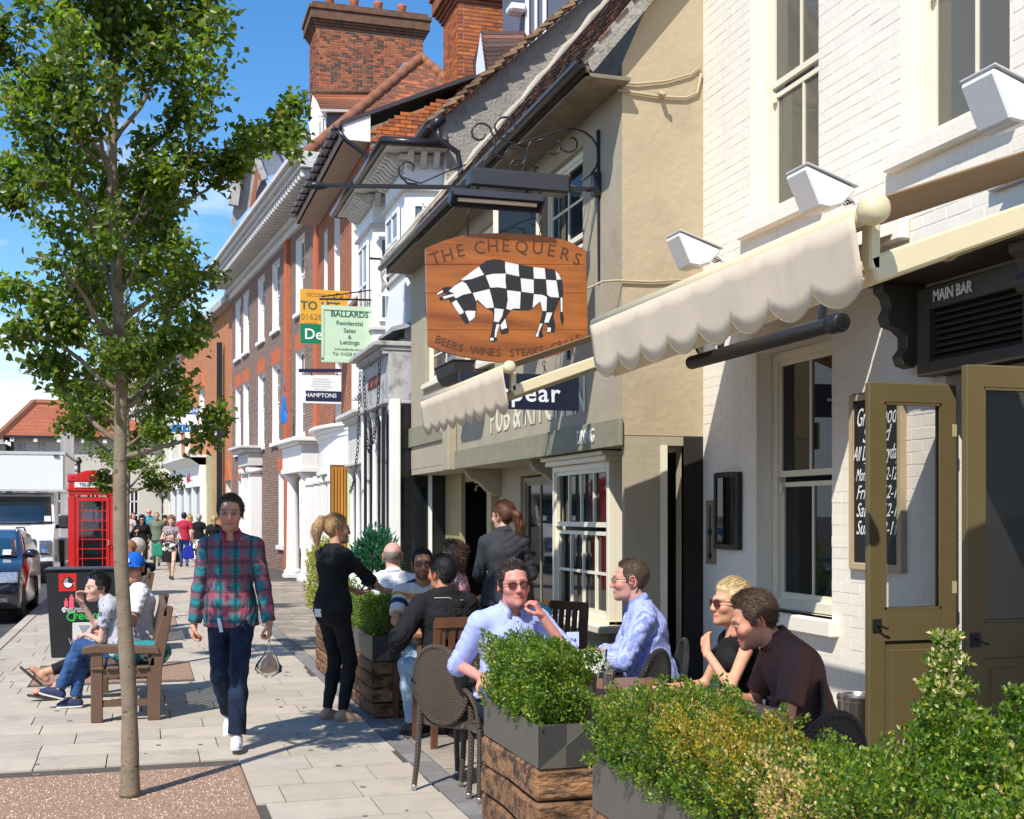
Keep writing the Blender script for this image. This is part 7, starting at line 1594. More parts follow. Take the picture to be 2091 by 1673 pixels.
bull = [(320,750),(400,680),(480,615),(690,450),(780,385),(870,365),(960,375),(1010,395),(1170,430),(1350,460),(1500,475),(1600,490),(1660,540),(1695,600),(1712,680),(1715,830),(1710,1010),(1725,1090),(1705,1180),(1680,1100),(1678,1010),(1676,850),(1665,870),(1640,930),(1610,1000),(1595,1060),(1620,1170),(1610,1255),(1520,1258),(1515,1225),(1525,1180),(1505,1150),(1480,1145),(1455,1230),(1475,1300),(1450,1318),(1370,1312),(1375,1290),(1410,1220),(1430,1140),(1460,1040),(1455,990),(1430,885),(1340,965),(1290,985),(1190,988),(1090,978),(1060,1010),(1015,1070),(1035,1180),(1055,1220),(1045,1265),(960,1278),(945,1240),(950,1180),(935,1175),(905,1310),(915,1350),(870,1372),(820,1362),(816,1330),(835,1290),(860,1150),(868,1040),(850,1000),(790,967),(740,932),(665,868),(657,910),(662,990),(642,1080),(567,1132),(545,1158),(500,1120),(450,1030),(385,950),(350,895),(318,852),(262,860),(215,866),(208,840),(245,813),(300,792),(318,780),(255,777),(185,807),(168,795),(200,758),(260,712),(320,698),(358,708)]
MB().prism(bull, .0355, .0375, lambda x, y, t: sp_(x, y, t)).build('bull_silhouette', MT('sign_black', (.022, .022, .025), rough=.45), sgn)
wht = MT('sign_offwhite', (.72, .71, .70), rough=.5, var=.04)
for pl in ([(475,614),(690,454),(752,555),(600,608),(490,626)],[(1010,398),(1172,433),(1172,480),(1180,576),(1100,560),(1020,543),(1008,470)],[(1352,463),(1490,477),(1502,608),(1358,602)],[(1620,510),(1660,547),(1690,612),(1635,616)],[(322,755),(395,690),(485,634),(535,665),(600,778),(500,798),(415,841),(390,830),(385,782)],[(772,567),(850,546),(1015,542),(1012,640),(1022,722),(920,708),(828,713)],[(1197,599),(1355,617),(1356,781),(1210,763)],[(1507,617),(1633,627),(1663,833),(1560,826),(1520,800)],[(615,778),(818,730),(850,850),(873,955),(782,963),(742,925),(672,858),(655,878)],[(1032,744),(1198,764),(1188,968),(1110,966),(1075,988),(1022,968),(1042,860)],[(1358,792),(1460,800),(1516,827),(1510,997),(1462,995),(1435,878),(1342,960)],[(360,897),(415,862),(503,1000),(498,1025),(457,1038),(402,968)],[(517,1000),(560,992),(648,997),(638,1078),(575,1125)],[(877,962),(990,977),(973,1060),(930,1133),(872,1123),(880,1000)],[(1514,1014),(1583,1017),(1535,1138),(1484,1138)],[(907,1154),(943,1162),(912,1250),(900,1318),(880,1313),(887,1230)],[(1010,1088),(1033,1200),(965,1223),(952,1170)],[(1432,1147),(1466,1150),(1420,1250),(1412,1310),(1376,1306),(1407,1240)],[(1527,1194),(1566,1200),(1560,1253),(1518,1248)],[(1682,834),(1706,834),(1706,1006),(1686,1006)],[(827,1324),(868,1322),(866,1358),(824,1353)],[(248,742),(255,768),(187,801),(174,794),(202,765)],[(247,822),(383,787),(383,816),(264,850)]):
    MB().prism(pl, .0378, .0390, lambda x, y, t: sp_(x, y, t)).build('white_check', wht, sgn)
lt = MT('burnt_lettering', (.085, .032, .016), rough=.6)
def letters(s, pts, size):
    for ch_, (x, y, a) in zip(s, pts):
        if ch_ != ' ': M0 = face_M(sp_(x, y, .0362), (1, 0, 0), (0, 0, 1)) @ Matrix.Rotation(R(a), 4, 'Z'); text(ch_, size, M0, lt, sgn, ext=.0008, bold=.0004, name='letter')
letters('THECHEQUERS', [(165, 365, 20), (310, 322, 16), (465, 268, 12), (700, 232, 5), (860, 212, 3), (1015, 208, 0), (1210, 222, -1), (1405, 238, -5), (1570, 268, -8), (1735, 310, -13), (1885, 372, -17)], .150)
letters('BEERS', [(195, 1348, -14), (262, 1378, -13), (325, 1402, -13), (395, 1425, -12), (468, 1448, -11)], .092)
letters('WINES', [(650, 1482, -4), (722, 1492, -3), (782, 1497, -3), (855, 1502, -2), (930, 1505, -2)], .092)
letters('STEAKS', [(1095, 1510, 1), (1165, 1507, 1), (1232, 1503, 2), (1305, 1497, 3), (1380, 1487, 4), (1450, 1473, 6)], .092)
letters('GRILLS', [(1610, 1435, 10), (1685, 1412, 12), (1735, 1397, 12), (1780, 1380, 13), (1835, 1358, 14), (1900, 1332, 15)], .092)
bk = empty('sign_bracket', (0, 0, 0), 0, 'black wrought iron sign bracket with scrolls and strip lamps', 'bracket')
def bp_(x, y, off=0): v = PY(620+x/3.267, 220+y/3.267, SY); return Vector((v.x, SY-off, v.z))
MB().bar(bp_(110, 520), bp_(1985, 545), .032, .032).build('arm', blk, bk, bevel=.003); MB().lathe([(.0001, -.06), (.02, -.045), (.032, -.02), (.035, .02), (.03, .05), (.018, .07), (.016, .09), (.0001, .09)], 12, Matrix.Translation(bp_(85, 520)) @ Matrix.Rotation(R(90), 4, 'Y')).build('finial', blk, bk, True)
MB().bar(bp_(1965, 150), bp_(1975, 1170), .03, .02).build('wall_bar', blk, bk); MB().box(3.70, SY-.04, bp_(2000, 440).z-.2, 3.768, SY+.04, bp_(2000, 440).z-.0).build('wall_plate', blk, bk)
def spiral(cx, cy, r0, r1, a0, a1, extra=(), r=.009):
    n = max(8, int(abs(a1-a0)/.28)); pts = list(extra)+[]; q = []
    for i in range(n+1):
        t = i/n; a = a0+(a1-a0)*t; rr = r0+(r1-r0)*t; q.append((cx+rr*math.cos(a), cy-rr*math.sin(a)))
    MB().tube([tuple(bp_(x, y)) for x, y in pts+q], r, 6).build('scroll', blk, bk, True)
PI = math.pi
spiral(700, 410, 78, 26, -1.9, -1.9-4.9, [(760, 512), (690, 505)])
spiral(700, 405, 78, 40, -2.4, -2.4, [(1080, 380), (950, 430), (780, 505)], .006)
spiral(1178, 172, 78, 34, 0, 4.9+1.2, [(1255, 330), (1278, 260), (1276, 200)])
spiral(1352, 130, 78, 40, PI, PI-5.0, [(1500, 260), (1380, 235), (1300, 195)])
spiral(1260, 385, 78, 34, 0.6, 0.6+4.8, [(1345, 300), (1340, 330)])
spiral(1420, 345, 88, 40, 2.9, 2.9-4.6, [])
spiral(1660, 275, 62, 30, 1.9, 1.9-4.4, [(1540, 230), (1620, 200)])
spiral(1778, 235, 74, 30, PI, PI+5.0, [(1700, 215), (1702, 232)])
spiral(1790, 320, 178, 178, 1.9, -1.35, [(1360, 270), (1480, 225), (1600, 190), (1700, 155)])
spiral(1600, 300, 110, 110, 2.2, 4.4, []); spiral(1430, 380, 70, 30, -1.2, -1.2-3.4, [(1560, 460), (1500, 300)])
MB().tube([tuple(bp_(1760, 510)), tuple(bp_(1900, 560)), tuple(bp_(1985, 530))], .006, 5).build('flex', blk, bk, True)
hs_ = MT('dark_grey_housing', (.035, .036, .045), rough=.4)
a, b = bp_(1088, 515, .05), bp_(1752, 515, .05); MB().box(a.x, SY-.12, a.z-.035, b.x, SY+.06, b.z+.055).build('lamp_housing', hs_, bk, bevel=.02)
a, b = bp_(945, 640, .2), bp_(1556, 665, .2); M0 = Matrix.Translation(((a.x+b.x)/2, SY-.16, (a.z+b.z)/2)) @ Matrix.Rotation(R(-38), 4, 'X'); w_ = (b.x-a.x)
MB().box(-w_/2, -.06, .005, w_/2, .07, .05, M0).box(-w_/2, -.06, -.035, w_/2, -.05, .005, M0).box(-w_/2, .06, -.035, w_/2, .07, .005, M0).box(-w_/2, -.06, -.035, -w_/2+.02, .07, .005, M0).box(w_/2-.02, -.06, -.035, w_/2, .07, .005, M0).build('lamp_housing', hs_, bk)
MB().tube([tuple(M0 @ Vector((-w_/2+.06, -.0, -.018))), tuple(M0 @ Vector((w_/2-.06, 0, -.018)))], .018, 10).build('lamp_tube', MT('lamp_tube', (.62, .55, .45), rough=.3), bk, True)
for x in (1450,): MB().bar(bp_(x, 600, .12), bp_(x+60, 555, .0), .015).bar(bp_(1160, 600, .12), bp_(1160, 555, 0), .015).build('lamp_bracket', blk, bk)
rust = MT('rusty_chain', (.09, .045, .03), rough=.8, var=.4, vs=30)
ck_ = chain([bp_(1095, 560), bp_(1095, 850)], bk, 'chain', .034, rust, .0045); chain([bp_(1575, 560), bp_(1582, 855)], bk, 'chain', .034, rust, .0045)
# small hanging board 'pear'
pb = empty('pear_sign', (0, 0, 0), 0, 'small navy hanging sign lettered pear under the bull sign', 'sign'); yy = 9.80; p, q = PY(1022, 835, yy), PY(1182, 790, yy); q2 = PY(1182, 835, yy)
MB().box(p.x-.35, yy, p.z, q.x, yy+.03, p.z+.30).build('board', MT('navy_board', (.012, .016, .035), rough=.4), pb); text('e s p ear'.replace(' ', ''), .22, face_M(((p.x+q.x)/2-.15, yy-.002, p.z+.135), (1, 0, 0), (0, 0, 1)), MT('pale_blue_white', (.75, .76, .80)), pb, bold=.003, sp=1.12)
for u in (967, 1110): a = PY(u, 738, SY); chain([a, Vector((a.x, yy+.02, p.z+.30))], pb, 'chain', .04, rust, .004)
MB().box(q.x-.06, 9.93, 2.98, q.x-.03, 9.96, 3.3).build('drop_rod', blk, pb)
wbx = empty('window_trough', tuple(PX(928, 765, 3.45)), 0, 'black window trough under the bull sign', 'planter'); MB().prism([(-.13, .10), (.13, .10), (.10, -.02), (.04, -.10), (-.04, -.10), (-.10, -.02)], -.45, .45, lambda a, b, t: (a, t, b)).box(-.14, -.46, .10, .14, .46, .12).build('trough', MT('black_plastic', (.02, .02, .02)), wbx, bevel=.008); MB().box(.10, -.3, .02, .33, -.28, .04).box(.10, .28, .02, .33, .3, .04).build('bracket', blk, wbx)
tap = empty('wall_tap', (0, 0, 0), 0, 'small outside tap on the post left of the brown haired waitress', 'tap'); p = PX(985, 990, 4.2); MB().tube([tuple(p+Vector((0, 0, .5))), tuple(p), tuple(p+Vector((-.08, 0, -.02))), tuple(p+Vector((-.09, 0, -.08)))], .012, 8).box(p.x-.10, p.y-.05, p.z+.02, p.x-.04, p.y+.05, p.z+.035).build('pipe', MT('brass', (.45, .36, .2), metal=.7, rough=.4), tap, True)
# ------------------------------------------------------------------ hanging signs further on
def board(name, u0, u1, v0, v1, y, m, label, th=.04):
    o = empty(name, (0, 0, 0), 0, label, 'sign'); p, q = PY(u0, v1, y), PY(u1, v0, y); p2 = PY(u1, v1, y); MB().box(p.x, y, p.z, q.x, y+th, q.z).build('board', m, o, bevel=.004)
    return o, (lambda u, v, off=.003: Vector((PY(u, v, y).x, y-off, PY(u, v, y).z))), y/2500*1.0
def stext(o, f, s, u, v, px, m, sx=1, bold=.0, al='CENTER', y=20): sc_ = (PY(u, v-px/2, y)-PY(u, v+px/2, y)).length; text(s, sc_*1.35, face_M(f(u, v), (1, 0, 0), (0, 0, 1)), m, o, sx=sx, bold=bold, ext=.001, align=al)
y = 24.6; o, f, _ = board('to_let_board', 613, 750, 597, 701, y, MT('let_orange', (.72, .36, .04), rough=.5), 'orange and green to let board on the brick wall'); p, q = f(613, 701, .006), f(750, 667, .006)
MB().box(p.x, p.y, p.z, q.x, y-.001, q.z).build('green_band', MT('let_green', (.0, .20, .09), rough=.5), o); dg2 = MT('let_darkgreen', (.02, .12, .07))
stext(o, f, 'SECOND FLOOR OFFICE', 682, 605, 8, MT('let_brown', (.25, .16, .05)), .95, y=y); stext(o, f, 'TO LET', 654, 626, 18, dg2, 1.0, .004, y=y); stext(o, f, '01628', 636, 648, 13, MT('let_brown', (.25, .16, .05)), y=y); f2_ = lambda u, v: f(u, v, .010); text('Der', .30, face_M(f2_(646, 684), (1, 0, 0), (0, 0, 1)), white, o, bold=.004); stext(o, f, 'www.der', 636, 660, 5, MT('let_brown', (.25, .16, .05)), y=y)
y = 20.6; mint = MT('mint_board', (.52, .66, .46), rough=.5, var=.03); o, f, _ = board('ballards_sign', 657, 763, 628, 739, y, mint, 'pale green estate agent board with dark green lettering', .06); gt = MT('dark_green_print', (.02, .12, .08))
mb = MB(); 
for a in ((657, 763, 628, 632), (657, 763, 735, 739), (657, 661, 632, 735), (759, 763, 632, 735)): p, q = f(a[0], a[3], .014), f(a[1], a[2], .001); mb.box(p.x, p.y, p.z, q.x, q.y, q.z)
mb.build('frame', mint, o)
for s, v, px, sx_, b in (('BALLARDS', 643, 12, 1.02, .003), ('Residential', 661, 9, 1.05, .001), ('Sales', 676, 9, 1.05, .001), ('&', 689, 8, 1, .001), ('Lettings', 700, 9, 1.05, .001), ('www.ballards-uk.com', 714, 5, 1.08, 0), ('Tel. 01628 477000', 724, 7, .98, 0)): stext(o, f, s, 714, v, px, gt, sx_, b, y=y)
MB().bar(f(652, 611), f(765, 613), .03).tube([tuple(f(655, 606)), tuple(f(690, 602)), tuple(f(720, 598)), tuple(f(762, 592))], .012, 6).tube([tuple(f(690+8*math.cos(a), 606+6*math.sin(a))) for a in np.linspace(0, 5.5, 12)], .01, 5).bar(f(668, 612), f(668, 628), .012).bar(f(750, 613), f(750, 628), .012).build('bracket', blk, o)
y = 26.0; o, f, _ = board('hamptons_sign', 617, 703, 765, 823, y, white, 'white agent board with navy band and navy top rail'); p, q = f(624, 819, .006), f(702, 800, .006); MB().box(p.x, p.y, p.z, q.x, y-.001, q.z).build('navy_band', MT('navy_print', (.010, .014, .06)), o)
text('HAMPTONS', .125, face_M(f(655, 808, .009), (1, 0, 0), (0, 0, 1)), white, o, sx=1.0, bold=.001)
for i, wv in enumerate((22, 27, 24, 28, 18)): p, q = f(650-wv/2, 774+5*i+1.2, .004), f(650+wv, 774+5*i, .004); MB().box(p.x, p.y, p.z, q.x, y-.001, q.z).build('print_line', MT('pale_print', (.55, .55, .6)), o)
MB().bar(f(610, 757), f(712, 757), .07).build('top_rail', MT('navy_print', (.010, .014, .06)), o)
for u in (636, 688): MB().bar(f(u, 758), f(u, 766), .02).build('hook', blk, o)
y = 19.2; o, f, _ = board('crest_sign', 772, 812, 545, 604, y, white, 'white shield sign with a black letter F'); text('F', .46, face_M(f(800, 574), (1, 0, 0), (0, 0, 1)), MT('sign_black', (.022, .022, .025)), o, bold=.004)
for e_ in (-1, 1): MB().tube([tuple(f(782+e_*4, 552, .01)), tuple(f(778, 565, .01)), tuple(f(784+e_*3, 580, .01)), tuple(f(779, 595, .01))], .012, 5).build('leaf_scroll', MT('grey_print', (.3, .28, .32)), o)
MB().bar(f(755, 528), f(800, 531), .03).bar(f(778, 531), f(778, 545), .015).build('bracket', blk, o)
y = 47; o, f, _ = board('oval_agent_sign', 425, 470, 858, 888, y, white, 'small white sign with a navy oval on the far brick house'); MB().prism([(15*math.cos(a), 3.6*math.sin(a)) for a in np.linspace(0, 6.28, 25)[:-1]], 0, .01, lambda a, b, t: tuple(f(447+a, 866+b, .003+t))).build('navy_oval', MT('navy_print', (.010, .014, .06)), o); text('Knights', .10, face_M(f(447, 866, .015), (1, 0, 0), (0, 0, 1)), white, o)
for i in range(3): p, q = f(432, 875.5+4*i, .004), f(462, 874+4*i, .004); MB().box(p.x, p.y, p.z, q.x, y-.001, q.z).build('print_line', MT('pale_print', (.55, .55, .6)), o)
MB().bar(f(418, 851), f(480, 850), .05).bar(f(430, 838), f(418, 851), .03).build('bracket', blk, o); 
MB().bar(PY(448, 700, 46.8), PY(448, 1040, 46.8), .20).build('downpipe', blk, o)
y = 52; o, f, _ = board('blue_shop_board', 350, 404, 832, 882, y, MT('poster_white', (.74, .74, .74)), 'blue and white letting board beyond the trees')
for a, nm in (((350, 404, 832, 845), 'top_band'), ((350, 404, 868, 882), 'bottom_band')): p, q = f(a[0], a[3], .01), f(a[1], a[2], .01); MB().box(p.x, p.y, p.z, q.x, y-.001, q.z).build(nm, MT('board_blue', (.01, .14, .42)), o)
text('ACONS', .28, face_M(f(386, 839, .015), (1, 0, 0), (0, 0, 1)), white, o, bold=.004); text('I VIIII', .26, face_M(f(385, 875, .015), (1, 0, 0), (0, 0, 1)), white, o)
MB().bar(f(403, 838), f(410, 836), .03).build('fixing', blk, o)
rp = empty('blue_rope', tuple(G.W(G.s_at(582, .3), .3, 0)), 0, 'coil of bright blue rope hanging on the brick front', 'rope'); mb = MB(); dd_ = proj(rp.location)[2]
for k in range(9): mb.tube([tuple(PD(580+1.6*math.sin(k*2.1)+(2.2+.35*k)*math.cos(a), 836+(30-1.5*k)*math.sin(a)+1.5*k, dd_)-rp.location) for a in np.linspace(0, 2*math.pi, 14)], .014, 5)
mb.tube([tuple(PD(582, 800, dd_)-rp.location), tuple(PD(580, 770, dd_)-rp.location)], .015, 5); mb.build('rope_coil', MT('rope_blue', (.01, .16, .50)), rp, True)
pg = empty('pigeon_spikes', (0, 0, 0), 0, 'dark wire clutter on top of the white porch', 'wire')
mb = MB(); rg = random.Random(2)
for i in range(7): u = 640+12*i; v = 862+6*math.sin(i*2)-i; mb.tube([tuple(PD(u, v, 31)), tuple(PD(u+10, v-6, 31)), tuple(PD(u+16, v+6, 31))], [.05, .02, .06], 5)
mb.build('wire_tangle', blk, pg, True)
lp = empty('street_lamp', (0, 0, 0), 0, 'old black lamp with white globe beyond the telephone box', 'lamp'); y = 58
MB().tube([tuple(PY(161, 1060, y)), tuple(PY(161, 940, y))], .07, 8).lathe([(.10, 0), (.16, .12), (.05, .3)], 8, Matrix.Translation(PY(161, 947, y))).build('post', blk, lp); MB().tube([tuple(PY(161, 950, y)), tuple(PY(156, 948, y)), tuple(PY(153, 953, y))], .04, 6).build('arm', blk, lp); MB().sph(tuple(PY(153, 958, y)), .14, 10, 8).build('globe', MT('globe', (.7, .7, .68)), lp, True)
st_ = empty('timber_post', (0, 0, 0), 0, 'weathered pale post between the lorry and the telephone box', 'post'); p = PY(137, 1100, 45); MB().box(p.x-.22, 45, 0, p.x+.22, 45.4, 4.5).box(p.x-.27, 44.95, 0, p.x+.27, 45.45, .4).build('post', MT('weathered_post', (.40, .37, .35), var=.25, vs=5, stretch=(1, 1, .3)), st_)
# ------------------------------------------------------------------ telephone box
red = mat('telephone_red', (.52, .012, .010), rough=.35, var=.06, vs=4, coat=.3, dark=((.40, .03, .02), 6, .62, .8))
pb = empty('telephone_box', (-.94, 25.5, 0), R(2), 'red telephone box with glazed door and white lettered panel', 'telephone box'); W2 = .45
MB().box(-W2, -W2, 0, W2, W2, .12).build('plinth', red, pb, bevel=.01)
for sx_ in (-1, 1):
    for sy_ in (-1, 1): MB().box(sx_*(W2-.075)-.06, sy_*(W2-.075)-.06, .12, sx_*(W2-.075)+.06, sy_*(W2-.075)+.06, 2.02).build('corner_post', red, pb, bevel=.012)
MB().box(-W2+.01, -W2+.01, 2.02, W2-.01, W2-.01, 2.10).box(-W2-.015, -W2-.015, 2.10, W2+.015, W2+.015, 2.14).box(-W2+.01, -W2+.01, 2.14, W2-.01, W2-.01, 2.30).build('entablature', red, pb, bevel=.006)
n = 12; arc = [(-W2-.01+(2*W2+.02)*i/n, 2.29+.15*math.sin(math.pi*i/n)**.9) for i in range(n+1)]
MB().prism(arc, -W2-.01, W2+.01, lambda a, b, t: (a, t, b)).build('roof_pediment', red, pb); MB().prism([(a, z) for a, z in arc], -W2-.01, W2+.01, lambda a, b, t: (t, a, b)).build('roof_pediment', red, pb)
MB().prism([(a*.86, 2.36+(z-2.29)*.95) for a, z in arc], -W2*.86, W2*.86, lambda a, b, t: (a, t, b)).build('roof_dome', red, pb)
MB().box(-.33, -W2-.012, 2.165, .33, -W2+.02, 2.265).build('lit_panel', MT('opal_panel', (.72, .70, .66), var=.05), pb); text('TELEPHONE', .085, face_M((0, -W2-.015, 2.215), (1, 0, 0), (0, 0, 1)), MT('sign_black', (.022, .022, .025)), pb, sx=1.05)
MB().lathe([(.0001, 0), (.04, .0), (.04, .015), (.0001, .02)], 10, Matrix.Translation((0, -W2-.02, 2.37)) @ Matrix.Rotation(R(90), 4, 'X')).build('crown_boss', MT('gilt', (.5, .3, .08)), pb, True)
for face in (0, 1, 2):
    Mf = Matrix.Rotation(R((0, -90, 90)[face]), 4, 'Z'); fo = MB(); y_ = -W2+.03
    for q in ((-.31, -.25, .16, 1.98), (.25, .31, .16, 1.98), (-.25, .25, 1.90, 1.98), (-.25, .25, .16, .42)): fo.box(q[0], y_-.03, q[2], q[1], y_+.01, q[3], Mf)
    d_ = fo.build('door' if face == 0 else 'side_frame', red, pb)
    for x in (-.185, .185): MB().box(x-.009, y_-.022, .42, x+.009, y_+.0, 1.90, Mf).build('glazing_bar', red, d_)
    for k in range(1, 8): z = .42+1.48*k/8; MB().box(-.25, y_-.020, z-.010, .25, y_-.002, z+.010, Mf).build('glazing_bar', red, d_)
    MB().box(-.25, y_-.012, .42, .25, y_-.009, 1.90, Mf).build('pane', glassc, d_)
MB().box(-W2+.08, .30, .15, W2-.08, .33, 2.0).build('back_panel', MT('booth_black', (.015, .015, .016)), pb); MB().box(-.17, .10, .85, .17, .30, 1.45).build('telephone', MT('phone_grey', (.10, .10, .11), metal=.3), pb, bevel=.02); MB().box(-.2, .22, 1.5, .0, .24, 1.75).box(.05, .22, 1.48, .2, .24, 1.7).build('notice', MT('pale_card', (.6, .66, .8)), pb)
MB().tube([(.275, -W2-.03, 1.06), (.30, -W2-.06, 1.06), (.30, -W2-.06, 1.14), (.275, -W2-.03, 1.14)], .010, 6).build('door_handle', MT('brass', (.45, .36, .2)), pb)
# ------------------------------------------------------------------ recycling bin
rb_ = empty('recycling_bin', (0, 0, 0), 0, 'large black recycling bin with red and blue panels beside the bench', 'bin'); y0 = 14.95; x0, x1 = PY(93, 1200, y0).x, PY(268, 1200, y0).x; H = PY(100, 1166, y0).z
binm = mat('bin_black', (.016, .016, .017), rough=.35, var=.2, vs=6); MB().prism([(x0+.06, .0), (x1-.03, .0), (x1, H), (x0, H)], 0, .62, lambda a, b, t: (a, y0+t, b)).build('bin_body', binm, rb_, bevel=.012); MB().prism([(x0-.02, H), (x1+.02, H), (x1+.02, H+.02), (x0-.02, H+.02)], -.02, .66, lambda a, b, t: (a, y0+t, b)).build('lid', binm, rb_, bevel=.005)
bf = lambda u, v, o=.006: Vector((PY(u, v, y0).x, y0-o, PY(u, v, y0).z))
def brect(u0, u1, v0, v1, m, nm, o=.004): p, q = bf(u0, v1, o), bf(u1, v0, o); return MB().box(p.x, p.y, p.z, q.x, y0-.001, q.z).build(nm, m, rb_)
brect(120, 156, 1171, 1208, MT('panel_red', (.55, .012, .012)), 'red_panel'); brect(179, 222, 1174, 1212, MT('panel_blue', (.01, .07, .35)), 'blue_panel')
MB().prism([(11*math.cos(a), 12*math.sin(a)) for a in np.linspace(0, 6.28, 21)[:-1]], 0, .003, lambda a, b, t: tuple(bf(139+a, 1190+b, .0045+t))).build('opening', blk, rb_); MB().prism([(0, 0)]+[(9*math.cos(a), 10*math.sin(a)) for a in np.linspace(.2, 3.1, 12)], 0, .002, lambda a, b, t: tuple(bf(139+a, 1190+b, .008+t))).build('dial', white, rb_)
MB().prism([(0, 0)]+[(9*math.cos(a), -10*math.sin(a)) for a in np.linspace(1.6, 3.1, 8)], 0, .002, lambda a, b, t: tuple(bf(139+a, 1190+b, .008+t))).build('dial', MT('grey_print', (.3, .28, .32)), rb_)
pk = MT('bottle_pink', (.75, .10, .14))
for (cx, w_, v0, v1) in ((135, 4, 1226, 1240), (146, 5, 1218, 1242)): MB().prism([(-w_, v1), (w_, v1), (w_, v0+3), (w_*.4, v0-1), (w_*.4, v0-4), (-w_*.4, v0-4), (-w_*.4, v0-1), (-w_, v0+3)], 0, .002, lambda a, b, t: tuple(bf(cx+a, b, .005+t))).build('bottle_symbol', pk, rb_)
grn = MT('recycle_green', (.02, .42, .06)); text('recycle', .14, face_M(bf(187, 1257), (1, 0, 0), (0, 0, 1)), grn, rb_, bold=.003); 
for (cx, cy, r_, m_) in ((147, 1260, 9, grn), (131, 1245, 4, white)): MB().tube([tuple(bf(cx+r_*math.cos(a), cy-r_*.9*math.sin(a))) for a in np.linspace(.3, 5.4, 14)], r_*.0012, 5).add([tuple(bf(cx+r_+3, cy-r_*.5)), tuple(bf(cx+r_*.35, cy-r_*.3)), tuple(bf(cx+r_*.9, cy+r_*.5))], [(0, 1, 2)]).build('arrow_symbol', m_, rb_)
text('plastic bottles', .045, face_M(bf(152, 1243), (1, 0, 0), (0, 0, 1)), white, rb_); text('& drink cans', .045, face_M(bf(150, 1248), (1, 0, 0), (0, 0, 1)), white, rb_)
brect(148, 212, 1270, 1318, MT('plate_white', (.60, .60, .57)), 'council_plate'); text('WYCOMBE', .115, face_M(bf(183, 1310, .008), (1, 0, 0), (0, 0, 1)), MT('grey_print', (.3, .28, .32)), rb_, sx=.8); MB().add([tuple(bf(160, 1277, .007)), tuple(bf(185, 1277, .007)), tuple(bf(170, 1296, .007))], [(0, 1, 2)]).build('emblem', MT('grey_print', (.3, .28, .32)), rb_)
# ------------------------------------------------------------------ lorry
wv = mat('van_white', (.72, .72, .70), rough=.3, var=.02, coat=.5); tyre = mat('tyre', (.02, .02, .02), rough=.85); plas = mat('dark_bumper', (.03, .03, .032), rough=.55)
ws = mat('windscreen', (.008, .016, .022), rough=.04, var=.3, vs=3, spec=1, coat=1)
tk = empty('box_lorry', (0, 0, 0), 0, 'white box lorry with cab parked facing us on the left', 'lorry'); Yf = 33.6; XR = -1.93
fx = lambda u: PY(u, 1000, Yf).x
XL = XR-2.12; zc = lambda v: PY(60, v, Yf).z
MB().box(XL, Yf+.25, zc(1003), XR, Yf+5.2, zc(921)).build('cargo_box', wv, tk, bevel=.05)
MB().box(XL-.01, Yf+.23, zc(927), XR+.01, Yf+5.22, zc(921)).box(XL-.01, Yf+.23, zc(1003), XR+.01, Yf+.30, zc(1000)).build('box_trim', MT('pale_trim', (.5, .5, .5)), tk); MB().box(fx(108), Yf+.2, zc(931), fx(119), Yf+.24, zc(928)).build('marker_lamp', plas, tk)
xr = fx(113); xl_ = XL+(XR-xr)*.8; xm = (xr+xl_)/2; hw = (xr-xl_)/2
# body: lofted from front sections
secs = [(0.00, .30, .98, .94), (-.22, .36, 1.10, 1.0), (-.12, .95, 1.28, 1.0), (.55, 1.26, 1.30, 1.0)]
zt, zh, zb = zc(1006), zc(1073), zc(1102); ck = []
prof = [(1.9, zt), (.75, zt), (.55, zt-.06), (-.05, zh), (-.35, zh-.10), (-.52, zb+.02), (-.60, zb-.35), (-.62, .42), (-.55, .18), (1.9, .18)]
def crs(y_, z_, s_): return (xm+hw*s_*1.0, Yf+y_, z_)
mb = MB(); m_ = []; cols = [-1, -.93, -.80, 0, .80, .93, 1]
def ins(s_, y_, z_):
    t = max(0, min(1, (z_-zh)/(zt-zh))); k = 1-.10*t; b = .10*(abs(s_)**3)
    return (xm+hw*s_*k, Yf+y_+b, z_)
vs = [ins(s_, y_, z_) for y_, z_ in prof for s_ in cols]; nC = len(cols)
fs = [(i*nC+j, i*nC+j+1, (i+1)*nC+j+1, (i+1)*nC+j) for i in range(len(prof)-1) for j in range(nC-1)]
mb.add(vs, fs); L_i = [i*nC for i in range(len(prof))]; mb.add([vs[i] for i in L_i], [tuple(range(len(prof)))]); mb.add([vs[i+nC-1] for i in L_i], [tuple(range(len(prof)-1, -1, -1))]); mb.build('cab_body', wv, tk, bevel=.02)
def cabq(s0, s1, z0_, z1_, nm, m_, off=.012, curve=True):
    def yz(z_):
        for (ya, za), (yb, zb_) in zip(prof[2:], prof[3:]):
            if za >= z_ >= zb_: t = (za-z_)/(za-zb_+1e-9); return ya+(yb-ya)*t
        return prof[2][0]
    mb = MB(); n = 8; V = []
    for k in range(5):
        z_ = z0_+(z1_-z0_)*k/4
        for i in range(n+1): s_ = s0+(s1-s0)*i/n; p = ins(s_, yz(z_)-off, z_); V.append(p)
    mb.add(V, [(k*(n+1)+i, k*(n+1)+i+1, (k+1)*(n+1)+i+1, (k+1)*(n+1)+i) for k in range(4) for i in range(n)]); o = mb.build(nm, m_, tk, True); o.modifiers.new('s', 'SOLIDIFY').thickness = .01; return o
cabq(-.90, .90, zh+.03, zt-.10, 'windscreen', ws)
cabq(-.50, .50, zb-.42, zb+.02, 'grille', plas)
for k in range(4): z_ = zb-.04-.10*k; cabq(-.49, .49, z_-.028, z_+.005, 'grille_bar', MT('grille_silver', (.25, .25, .27), metal=.5, rough=.35), .03)
cabq(-.97, .97, .20, .46, 'bumper', plas, .03); cabq(-.80, .80, .10, .20, 'valance_panel', blk, .0)
